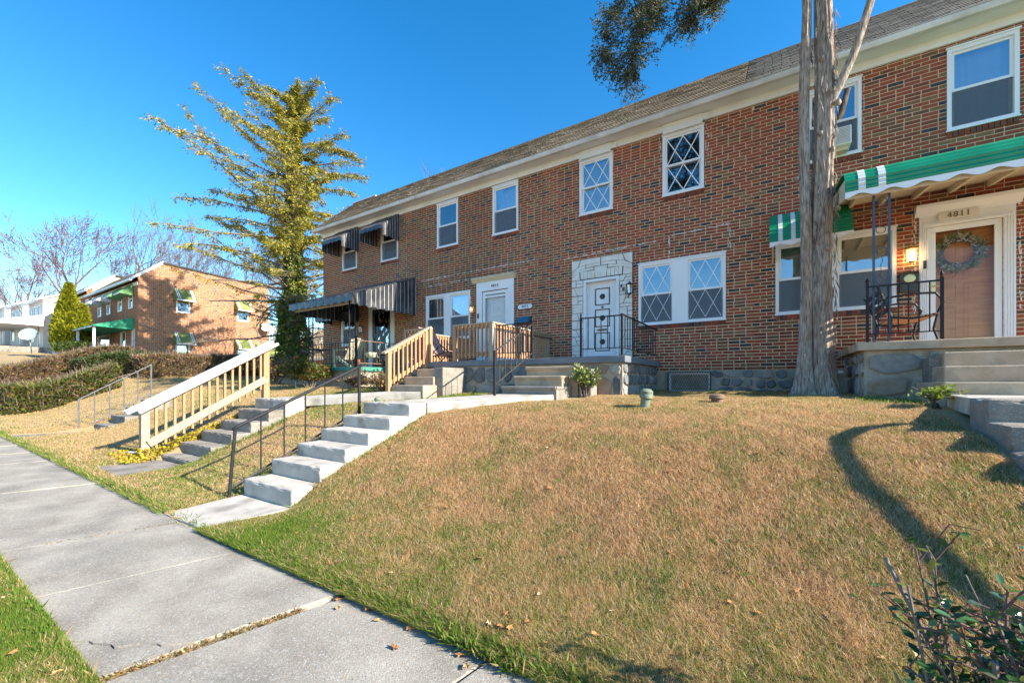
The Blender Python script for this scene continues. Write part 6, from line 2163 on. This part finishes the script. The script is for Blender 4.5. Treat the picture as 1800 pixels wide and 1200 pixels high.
def corner_shrub():
    t = thing('bush', 'bare pruned shrub with grey cut stems and glossy dark leaves in the right corner', 'bush', (.74, 1.8, .06), 'bushes')
    rr = random.Random(77)
    rgn = np.random.RandomState(77)
    st, tw, shoots = MB(), MB(), []
    for i in range(64):
        x, y = rr.uniform(.54, 1.25), rr.uniform(1.94, 2.34)
        top = Vector((x + rr.uniform(-.12, .08), y + rr.uniform(-.1, .1), rr.uniform(.46, .76)))
        b = Vector((.85 + (x - .85) * .55, 2.1 + (y - 2.1) * .5, .08))
        mid = b.lerp(top, .55) + Vector((rr.uniform(-.05, .05), rr.uniform(-.05, .05), 0))
        r = rr.choice([.003, .004, .005, .006, .009])
        st.tube([b, mid, top], [r * 1.2, r, r * .85], 6)
        for k in range(8):
            q = b.lerp(mid, rr.uniform(.5, 1)) if rr.random() < .4 else mid.lerp(top, rr.random())
            e = q + Vector((rr.gauss(0, .09), rr.gauss(0, .09), rr.uniform(-.02, .13)))
            e2 = e + Vector((rr.gauss(0, .05), rr.gauss(0, .05), rr.uniform(-.02, .06)))
            tw.tube([q, e, e2], [.0035, .0026, .0016], 4)
            if x < .98:
                shoots.append((q, e, e2))
    mv = lambda q: Vector((q[0] - .11, q[1] - .3, q[2] * 1.13 - .04))
    st.v, tw.v = [tuple(mv(q)) for q in st.v], [tuple(mv(q)) for q in tw.v]
    shoots = [tuple(mv(q) for q in s_) for s_ in shoots]
    part('stems', st, M['bark_grey'], t)
    part('twigs', tw, M['bark_red'], t)
    V, F, C = [], [], []
    for (q, e, e2) in shoots:
        if rr.random() < .12:
            continue
        for k in range(6):
            f = (k + .5) / 6
            p = q.lerp(e, f * 2) if f < .5 else e.lerp(e2, f * 2 - 1)
            d = Vector((rr.gauss(0, 1), rr.gauss(0, 1), rr.gauss(.25, .45))).normalized()
            sd = d.cross(Vector((rr.gauss(0, .35), rr.gauss(0, .35), 1))).normalized()
            up = sd.cross(d)
            L = rr.uniform(.028, .052)
            n0 = len(V)
            for (a, w_, h_) in ((0, 0, 0), (.28, .24, .04), (.6, .26, .05), (1, 0, -.04), (.6, -.26, .05), (.28, -.24, .04), (.3, 0, -.02), (.65, 0, -.015)):
                V.append(p + d * (a * L) + sd * (w_ * L) + up * (h_ * L))
            F += [(n0, n0 + 1, n0 + 6, n0 + 6), (n0 + 1, n0 + 2, n0 + 7, n0 + 6), (n0 + 2, n0 + 3, n0 + 7, n0 + 7), (n0 + 7, n0 + 3, n0 + 4, n0 + 4), (n0 + 6, n0 + 7, n0 + 4, n0 + 5), (n0 + 6, n0 + 5, n0, n0)]
            c = rr.choice([(.025, .075, .022), (.035, .1, .025), (.05, .13, .03), (.02, .06, .025), (.13, .15, .03)])
            C += [c] * 8
    tri = []
    for f in F:
        tri.append((f[0], f[1], f[2]))
        if f[3] != f[2]:
            tri.append((f[0], f[2], f[3]))
    np_mesh('leaves', np.array([list(v) for v in V]), np.array(tri), M['leaf_gloss'], t, col=np.array(C), nv=3)
    m = MB()
    for k in range(5):
        q, e, e2 = rr.choice(shoots)
        m.lathe((e2.x, e2.y, e2.z - .01), [(0, -.006), (.006, -.003), (.006, .003), (0, .006)], 6)
    part('berries', m, mat('red_berry', (.5, .02, .015), (.4, .015, .01), 9, .3), t)


corner_shrub()
bush('leafy weeds at the foot of the 4811 steps', 1.55, 6.3, .5, .2, 78, 220, [((.2, .26, .03), 3), ((.14, .2, .03), 2)], .05, 8, 0)

# ------------------------------------------------------------------ the cedar in front of number 4811
ct = thing('cedar_tree', 'double-stemmed cedar trunk with stringy grey bark between 4813 and 4811', 'tree', (.68, 8.5, 1.2))


def bark_stem(name, path, seed, flare=0, segs=72, ridge=.13):
    """path: (x, y, z, r); furrowed surface"""
    zz = []
    P = np.array(path, float)
    s = np.concatenate([[0], np.cumsum(np.linalg.norm(np.diff(P[:, :3], axis=0), axis=1))])
    k = int(s[-1] / .075) + 2
    t = np.linspace(0, s[-1], k)
    Q = np.stack([np.interp(t, s, P[:, i]) for i in range(4)], -1)
    for _ in range(3):                # smooth the centre line
        Q[1:-1] = (Q[:-2] + 2 * Q[1:-1] + Q[2:]) / 4
    an = np.linspace(0, 2 * np.pi, segs, endpoint=False)
    T, A_ = np.meshgrid(t, an, indexing='ij')
    tw = A_ + .12 * np.sin(T * 1.1 + seed)
    n1 = vnoise(np.cos(tw) * 4.5 + 30, np.sin(tw) * 4.5 + 30 + T * .22, seed)
    n2 = vnoise(np.cos(tw) * 15 + 30, np.sin(tw) * 15 + 60 + T * .8, seed + 1)
    rr = 1 + ridge * 2 * (n1 - .5) + ridge * 1.3 * (n2 - .5)
    if flare:
        fl = np.exp(-T / .32)
        rr = rr * (1 + flare * fl * (.45 + .8 * np.clip(np.sin(A_ * 3 + 1.0), 0, 1)))
    dirs = np.gradient(Q[:, :3], axis=0)
    dirs /= np.linalg.norm(dirs, axis=1, keepdims=True)
    ux_ = np.cross(dirs, [0, 1, 0.01])
    ux_ /= np.linalg.norm(ux_, axis=1, keepdims=True)
    uy_ = np.cross(dirs, ux_)
    R_ = Q[:, 3][:, None] * rr * .93
    V = Q[:, None, :3] + ux_[:, None, :] * (R_ * np.cos(A_))[..., None] + uy_[:, None, :] * (R_ * np.sin(A_))[..., None]
    i = np.arange(k - 1)[:, None] * segs + np.arange(segs)[None, :]
    j = np.arange(k - 1)[:, None] * segs + (np.arange(segs)[None, :] + 1) % segs
    F = np.stack([i, j, j + segs, i + segs], -1).reshape(-1, 4)
    o = np_mesh(name, V.reshape(-1, 3), F, M['bark'], ct, smooth=True)
    fix_normals(o.data)
    return o


bark_stem('trunk', [(.74, 8.5, 1.08, .19), (.74, 8.5, 1.5, .175), (.73, 8.5, 2.0, .165), (.72, 8.5, 3.0, .155), (.73, 8.5, 4.0, .152), (.76, 8.5, 5.4, .14), (.77, 8.5, 6.4, .132), (.75, 8.5, 7.8, .125), (.72, 8.5, 10, .10), (.6, 8.4, 13, .04)], 5, 1.05)
bark_stem('trunk', [(.50, 8.42, 1.08, .14), (.50, 8.42, 1.5, .12), (.51, 8.42, 2.0, .10), (.53, 8.42, 3.0, .09), (.52, 8.42, 4.0, .086), (.49, 8.42, 5.2, .082), (.49, 8.42, 6.3, .08), (.53, 8.42, 7.6, .07), (.5, 8.4, 9.5, .05), (.45, 8.3, 12, .02)], 9, .95, 48)
bark_stem('limb', [(.80, 8.45, 5.9, .07), (.97, 8.42, 6.25, .068), (1.14, 8.4, 6.65, .06), (1.25, 8.38, 7.05, .058), (1.40, 8.36, 7.6, .055), (1.6, 8.3, 8.6, .04), (1.7, 8.2, 10, .02)], 15, 0, 24, .07)
for (x, y, z, r, dx, dz) in ((.93, 8.38, 5.95, .055, .5, .1), (.72, 8.34, 6.72, .05, -.2, .2), (.86, 8.34, 6.15, .04, .4, .3), (.40, 8.38, 4.85, .05, -.8, .1), (.93, 8.40, 4.25, .05, .9, .0), (.70, 8.33, 5.5, .045, -.2, .3), (.78, 8.31, 3.6, .05, .1, .1), (.86, 8.33, 5.2, .04, .3, .3)):
    r *= .6
    m = MB().lathe((x, y + .05, z), [(r * 1.7, 0), (r * 1.35, -.03), (r * 1.1, -.05), (r * .8, -.065), (0, -.066)], 10, axis='y')
    part('knot', m, M['bark'], ct, smooth='auto')
    part('cut_face', MB().lathe((x, y - .008, z), [(r * .6, 0), (r * .5, -.006), (0, -.008)], 9, axis='y'), M['bark_cut'], ct)
rgn = np.random.RandomState(31)
n = 500
k = rgn.rand(n)
zz = 1.4 + k * 6.2
an = rgn.uniform(-2.9, .3, n)
P = np.stack([.75 + .175 * np.cos(an), 8.5 + .175 * np.sin(an), zz], -1)
leaves(P, rgn.normal(size=(n, 3)) * .15 + [0, -.1, -1], rgn.uniform(.08, .25, n), .05, [((.24, .2, .17), 3), ((.35, .3, .26), 1), ((.2, .12, .08), 1)], 'bark_strip', ct, rgn, m=M['dry_leaf'])
# drooping boughs with scale foliage
rg = random.Random(44)
bw_, cp_, cd_ = MB(), [], []


def bough(ctrl, r, side_n, side_l, droop, dens=1.0, tsp=0.0):
    pts = []
    c = [Vector(q) for q in ctrl]
    for i in range(len(c) - 1):
        p0, p1, p2, p3 = c[max(i - 1, 0)], c[i], c[i + 1], c[min(i + 2, len(c) - 1)]
        for s in range(5):
            t = s / 5
            pts.append(.5 * ((2 * p1) + (p2 - p0) * t + (2 * p0 - 5 * p1 + 4 * p2 - p3) * t * t + (3 * p1 - p0 - 3 * p2 + p3) * t ** 3))
    pts.append(c[-1])
    k = len(pts)
    bw_.tube(pts, [r * (1 - .85 * i / (k - 1)) for i in range(k)], 6)
    for s in range(side_n):
        f = tsp + (1 - tsp) * (s + rg.random()) / side_n
        i = min(k - 2, int(f * (k - 1)))
        d = (pts[i + 1] - pts[i]).normalized()
        nd = (d * .5 + Vector((rg.gauss(0, .8), rg.gauss(0, .5), rg.gauss(-.15, .5)))).normalized()
        pp = path_pts(pts[i], nd, side_l * rg.uniform(.5, 1.1), 5, rg, droop, .16)
        bw_.tube(pp, [.010, .008, .006, .005, .004, .002], 4, cap=False)
        for j in range(1, 6):
            for q_ in range(4):
                a = pp[j - 1].lerp(pp[j], rg.random())
                e = (Vector((rg.gauss(0, .8), rg.gauss(0, .8), rg.gauss(-.3, .6))) + nd * .4).normalized()
                L = rg.uniform(.08, .22)
                b = a + e * L
                bw_.tube([a, b], [.004, .002], 3, cap=False)
                if rg.random() < dens:
                    for w_ in range(8):
                        u = a.lerp(b, rg.uniform(.25, 1.05))
                        cp_.append((u.x + rg.gauss(0, .018), u.y + rg.gauss(0, .018), u.z + rg.gauss(0, .018)))
                        cd_.append(tuple(e * .8 + Vector((rg.gauss(0, .5), rg.gauss(0, .5), rg.gauss(-.1, .5)))))


bough([(.75, 8.5, 9.0), (-.5, 8.0, 9.3), (-1.4, 7.5, 8.8), (-1.85, 7.3, 8.0), (-2.0, 7.2, 7.2), (-2.1, 7.15, 6.75)], .05, 46, .55, -.1, .9, .45)
bough([(-1.4, 7.5, 8.8), (-2.1, 7.3, 8.4), (-2.5, 7.2, 7.8), (-2.55, 7.15, 7.25)], .025, 24, .42, -.15, .9, .3)
bough([(.75, 8.5, 8.6), (.0, 8.0, 8.9), (-.6, 7.6, 8.5), (-.95, 7.35, 7.8), (-1.15, 7.2, 7.3)], .04, 36, .5, -.1, .95, .4)
bough([(-.6, 7.6, 8.5), (-.55, 7.3, 7.9), (-.75, 7.2, 7.35)], .02, 18, .38, -.15, .95, .25)
bough([(.0, 8.0, 8.9), (-1.0, 7.4, 8.7), (-1.6, 7.2, 8.0), (-1.55, 7.15, 7.7)], .02, 16, .35, -.1, .9, .35)
bough([(.6, 8.4, 9.4), (.0, 7.6, 9.6), (-.5, 7.0, 8.6), (-.45, 6.9, 7.75)], .016, 10, .3, -.3, .35, .6)
for k in range(26):                   # the rest of the crown, above the frame
    an = k * 2.4
    z = 10.4 + 3.4 * k / 26
    L = 2.2 * (1 - .6 * k / 26) * (.45 if math.cos(an) > .2 else 1)
    bough([(.68, 8.45, z), (.68 + math.cos(an) * L * .5, 8.45 + math.sin(an) * L * .5, z + .5), (.68 + math.cos(an) * L, 8.45 + math.sin(an) * L, z + .2)], .03, 12, .6, -.1, .8, .3)
part('boughs', bw_, M['bark_grey'], ct)
P, D = np.array(cp_), np.array(cd_)
leaves(P, D, rgn.uniform(.028, .06, len(P)), .22, [((.05, .085, .03), 5), ((.075, .11, .03), 3), ((.15, .16, .035), 1.5), ((.14, .075, .05), 1.6)], 'crown', ct, rgn)

# ------------------------------------------------------------------ grass, leaves on the ground
def blocked(x, y):
    b = (y > SW0 + .008) & (y < SW1 - .045)
    b |= (x > -5.52) & (x < -4.42) & (y > 2.47) & (y < 4.62)
    b |= (x > -9.2) & (x < -7.9) & (y > 2.8) & (y < 4.78)
    b |= (x > -9.08) & (x < -7.92) & (y > 1.97) & (y < 2.8)
    b |= (x > -15.02) & (x < -13.88) & (y > 1.8) & (y < 4.55)
    b |= (x > 1.45) & (x < 2.64) & (y > 2.5) & (y < 6.8)
    b |= (x > -5.54 + (y - 1.75) * .06) & (x < -4.68 + (y - 1.75) * .3) & (y > 1.7) & (y < 2.5)
    f = (y - 4.6) / 1.55
    b |= (f > 0) & (f < 1) & (x > -5.48 + 1.43 * f + .03) & (x < -4.43 + 1.43 * f - .03)
    f = (y - 4.76) / 1.16
    b |= (f > 0) & (f < 1) & (x > -9.06 + 2.41 * f + .04) & (x < -7.9 + 2.1 * f - .04)
    b |= (x > -7.5) & (x < -2.2) & (y > 7.05)
    b |= (x > -4.1) & (x < -2.6) & (y > 6.1)
    b |= (x > -6.7) & (x < -5.6) & (y > 5.88)
    b |= (x > 1.2) & (y > 6.7)
    b |= (y > 9.66)
    b |= (y < -1.4)
    return b


def greenness(x, y):
    g = np.interp(y, [-1, .6, 1.7, 2.3, 2.9, 4.5, 6.5, 9.7], [.74, .70, .66, .48, .22, .12, .18, .34])
    left = np.clip((-4.4 - x) / .6, 0, 1)
    gl = np.interp(y, [1.7, 2.3, 3.0, 3.5, 4.4, 5.0, 6, 9], [.45, .7, .5, .16, .3, .75, .75, .55])
    g = g * (1 - left) + gl * left
    far = np.clip((-9.1 - x) / 1.2, 0, 1)
    gf = np.interp(y, [1.7, 2.2, 3.0, 6, 9], [.25, .15, .04, .08, .4])
    g = g * (1 - far) + gf * far
    nearleft = np.clip((-2.6 - x) / 1.5, 0, 1) * (1 - left)
    g = g + nearleft * np.interp(y, [1.7, 2.4, 3.2, 4.2], [.2, .3, .12, 0])
    g = g + (vnoise(x * 1.1 + 100, y * 1.1 + 100, 11) - .5) * (.30) - .05 + (vnoise(x * 3.1 + 100, y * 3.1 + 100, 12) - .5) * .36 + (vnoise(x * 9 + 100, y * 9 + 100, 13) - .5) * .36
    return np.clip(g, 0, 1)


rgn = np.random.RandomState(99)
X, Y = [], []
for (x0, x1, y0, y1, n) in ((-4.6, 1.6, 1.55, 9.7, 3000000), (-16, -4.4, 1.55, 9.7, 1500000), (-36, -14, 1.8, 12, 1700000), (-12, 1, -1.4, .66, 1200000), (1.2, 4, 1.7, 4.8, 60000)):
    x, y = rgn.uniform(x0, x1, n), rgn.uniform(y0, y1, n)
    d = np.sqrt(x * x + y * y)
    zc = -x * .5323 + y * .8465
    px = 900 + 720 * (x * .8465 + y * .5323) / np.maximum(zc, .05)
    keep = (rgn.rand(n) < np.clip((2.7 / d) ** 1.25, 0, 1)) & (zc > .25) & (px > -120) & (px < 1920) & ~blocked(x, y)
    X.append(x[keep])
    Y.append(y[keep])
X, Y = np.concatenate(X), np.concatenate(Y)
n = len(X)
d = np.sqrt(X * X + Y * Y)
sc = np.clip((d / 3.0) ** .72, .85, 4)
g = greenness(X, Y)
g = np.maximum(g, .78 * np.exp(-np.maximum(0, np.abs(Y - SW1) - .04) / .09))
g = np.maximum(g, .8 * np.exp(-np.maximum(0, np.abs(Y - SW0) - .04) / .09))
isg = rgn.rand(n) < g
Z = gz(X, Y)
Z = np.where((Y < SW0) & (Y > -1.5), ramp(X) + .0, Z)
edge = np.exp(-np.clip(Y - SW1, 0, 5) / .1) * (Y > 1.6)
h = np.where(isg, rgn.uniform(.015, .04, n), rgn.uniform(.012, .042, n)) * (1 + .5 * edge)
wd = np.where(isg, rgn.uniform(.0012, .0024, n), rgn.uniform(.0010, .0018, n)) * sc
a = rgn.rand(n) * 2 * np.pi
lean = np.where(isg, rgn.uniform(.2, 1.1, n), rgn.uniform(.5, 1.7, n)) * np.where(np.minimum(np.abs(Y - SW0), np.abs(Y - SW1)) < .08, .5, 1)
dx, dy = np.cos(a) * h * lean, np.sin(a) * h * lean
dy = dy - edge * .03
hz = h * (1 + .25 * (sc - 1))
sa = a + np.pi / 2 + rgn.uniform(-.6, .6, n)
wx, wy = np.cos(sa) * wd, np.sin(sa) * wd
V = np.empty((n, 3, 3), np.float32)
wx, wy = wx * 1.25, wy * 1.25
zb = hz * np.where(isg, 0, .28)          # dead straw lies on the thatch, live blades rise from the soil
Zt = np.where(Y + dy > 1.66, gz(X + dx, Y + dy), Z)
V[:, 0] = np.stack([X - wx, Y - wy, Z - .002 + zb], -1)
V[:, 1] = np.stack([X + wx, Y + wy, Z - .002 + zb], -1)
V[:, 2] = np.stack([X + dx, Y + dy, Zt + hz * np.where(isg, 1.05, .95)], -1)
gc = np.array([[.15, .24, .035], [.10, .18, .03], [.23, .30, .05], [.33, .32, .09]])
tc = np.array([[.65, .415, .20], [.72, .53, .30], [.59, .34, .15], [.80, .64, .43], [.25, .15, .075]])
kg, kt = rgn.choice(4, n, p=[.4, .27, .23, .10]), rgn.choice(5, n, p=[.30, .26, .2, .12, .12])
C = np.where(isg[:, None], gc[kg], tc[kt]) * rgn.uniform(.66, 1.3, (n, 1))
far = np.clip((-9.3 - X) / 2.0, 0, 1)[:, None] * (~isg)[:, None]
C = C * (1 - far) + far * np.array([.62, .45, .23]) * rgn.uniform(.8, 1.15, (n, 1))
np_mesh('grass', V.reshape(-1, 3), np.arange(3 * n).reshape(n, 3), M['blade'], col=np.repeat(C, 3, 0), kind='stuff', nv=3)

# taller tufts and clover along edges and joints
n = 5200
k = rgn.randint(0, 6, n)
X = np.select([k == 0, k == 1, k == 2, k == 3, k == 4], [rgn.uniform(-8, 1.4, n), rgn.uniform(-12, .6, n), rgn.choice([-5.53, -4.41], n) + rgn.normal(0, .03, n), rgn.uniform(-1.6, -1.0, n) * 1.0, rgn.uniform(1.0, 1.6, n)], rgn.uniform(-7.9, -7.75, n))
Y = np.select([k == 0, k == 1, k == 2, k == 3, k == 4], [SW1 + rgn.exponential(.035, n), SW0 - rgn.exponential(.04, n), rgn.uniform(2.5, 4.6, n), np.where(rgn.rand(n) < .5, 1.66, 1.7) + rgn.normal(0, .03, n), rgn.uniform(6.5, 7.6, n)], rgn.uniform(2.6, 4.4, n))
keep = ~((Y > SW0) & (Y < SW1 - .06))
X, Y = X[keep], Y[keep]
n = len(X)
P = np.stack([X, Y, np.where(Y < SW0, ramp(X), gz(X, Y))], -1)
D = rgn.normal(size=(n, 3)) * .55 + [0, -.15, .9]
leaves(P, D, rgn.uniform(.04, .10, n), .055, [((.11, .19, .03), 3), ((.17, .25, .04), 2), ((.38, .29, .13), 1.4)], 'grass_tufts', None, rgn, m=M['blade'], kind='stuff')
n = 2600                               # dirt, straw and moss in the open joints
k = rgn.rand(n) < .65
u = rgn.rand(n)
X = np.where(k, -2.72 + .30 * u, -5.45 + .38 * u) + rgn.normal(0, .017, n) * (.5 + 1.2 * vnoise(u * 9 + 3, u * 0 + 5, 51))
Y = SW0 + (SW1 - SW0) * u
kp = vnoise(u * 6 + 11, k * 3.0 + 2, 52) > .14
X, Y = X[kp], Y[kp]
n = len(X)
leaves(np.stack([X, Y, ramp(X) - .018 + rgn.uniform(0, .012, n)], -1), rgn.normal(size=(n, 3)) * [1, 1, .3] + [0, 0, .2], rgn.uniform(.012, .04, n), .1, [((.4, .27, .12), 3), ((.24, .15, .075), 3), ((.13, .18, .03), 1.3), ((.5, .38, .2), 1)], 'joint_weeds', None, rgn, m=M['blade'], kind='stuff')
n = 2200                               # broad-leaved weeds
X = np.concatenate([rgn.uniform(-4.3, 1.3, 1500), rgn.uniform(-1.55, -1.2, 300), rgn.uniform(-9, -5.6, 400)])
Y = np.concatenate([1.8 + rgn.exponential(1.1, 1500), rgn.uniform(1.62, 1.82, 300), rgn.uniform(1.8, 3.2, 400)])
cl = vnoise(X * 4 + 31, Y * 4 + 77, 71) > .60
X, Y = X[cl & ~blocked(X, Y)], Y[cl & ~blocked(X, Y)]
n = len(X)
leaves(np.stack([X, Y, gz(X, Y) + .012], -1), rgn.normal(size=(n, 3)) * [1, 1, .35] + [0, 0, .25], rgn.uniform(.018, .035, n), .45, [((.10, .19, .03), 3), ((.15, .24, .04), 2)], 'clover', None, rgn, m=M['blade'], kind='stuff')
n = 1700                               # yellow leaves drifted along the dark steps
f = rgn.rand(n)
X = -9.22 - np.abs(rgn.normal(0, .09, n))
Y = 2.55 + f * 1.75
near = rgn.rand(n) < .25
X = np.where(near, rgn.uniform(-9.9, -8.9, n), X)
Y = np.where(near, rgn.uniform(2.3, 2.75, n), Y)
leaves(np.stack([X, Y, gz(X, Y) + rgn.uniform(.01, .16, n) * np.where(near, .35, 1)], -1), rgn.normal(size=(n, 3)), rgn.uniform(.035, .06, n), .42, [((.44, .32, .03), 4), ((.34, .27, .03), 3), ((.25, .26, .03), 1), ((.38, .24, .06), 1)], 'yellow_leaves', None, rgn, m=M['dry_leaf'], kind='stuff')

LEAF = {}


def leaf_mesh(v):
    if v not in LEAF:
        rr = random.Random(v)
        k = 10
        vs = [(0, 0, .004)]
        for j in range(k):
            an = 2 * math.pi * j / k
            r = (1.0 if j % 2 else .62) * rr.uniform(.8, 1.1)
            vs.append((math.cos(an) * r, math.sin(an) * r * .62, rr.uniform(0, .35)))
        me = bpy.data.meshes.new('fallen_leaf')
        me.from_pydata(vs, [], [(0, 1 + j, 1 + (j + 1) % k) for j in range(k)])
        c = [(.42, .2, .075), (.5, .3, .13), (.3, .13, .05), (.56, .4, .22)][v]
        me.materials.append(mat('fallen_leaf', c, tuple(q * .8 for q in c), 60, .8))
        LEAF[v] = me
    return LEAF[v]


rr = random.Random(3)
SPOTS = [(-2.38, 1.66), (-2.30, 1.60), (-2.12, 1.69), (-1.98, 1.64), (-1.75, 1.68), (-1.70, 1.52), (-1.5, 1.69), (-1.36, 1.66), (-1.28, 1.61), (-3.3, .42), (-3.2, .35), (-3.1, .3), (-4.2, .5), (-2.9, .5)]
for i in range(46):
    SPOTS.append((rr.uniform(-4.2, .6), 1.85 + rr.random() ** 1.6 * 2.4))
for i in range(12):
    SPOTS.append((rr.uniform(-8, -5.7), rr.uniform(1.8, 3.2)))
for i, (x, y) in enumerate(SPOTS):
    on_walk = SW0 < y < SW1
    o = bpy.data.objects.new('fallen_leaf', leaf_mesh(rr.choice([0, 0, 1, 2, 3])))
    COL.objects.link(o)
    o.location = (x, y, (float(ramp(x)) + .004) if on_walk else (gz1(x, y) if y > 1.7 else 0) + .03)
    o.rotation_euler = (rr.uniform(-.3, .3), rr.uniform(-.3, .3), rr.uniform(0, 6.28))
    s = rr.uniform(.018, .034) * (1.15 if on_walk else 1)
    o.scale = (s, s, s)
    o['label'] = 'curled brown leaf lying on the grey sidewalk' if on_walk else 'dry brown leaf fallen on the lawn'
    o['category'] = 'leaf'
    o['group'] = 'fallen leaves on the sidewalk' if on_walk else 'fallen leaves on the lawn'
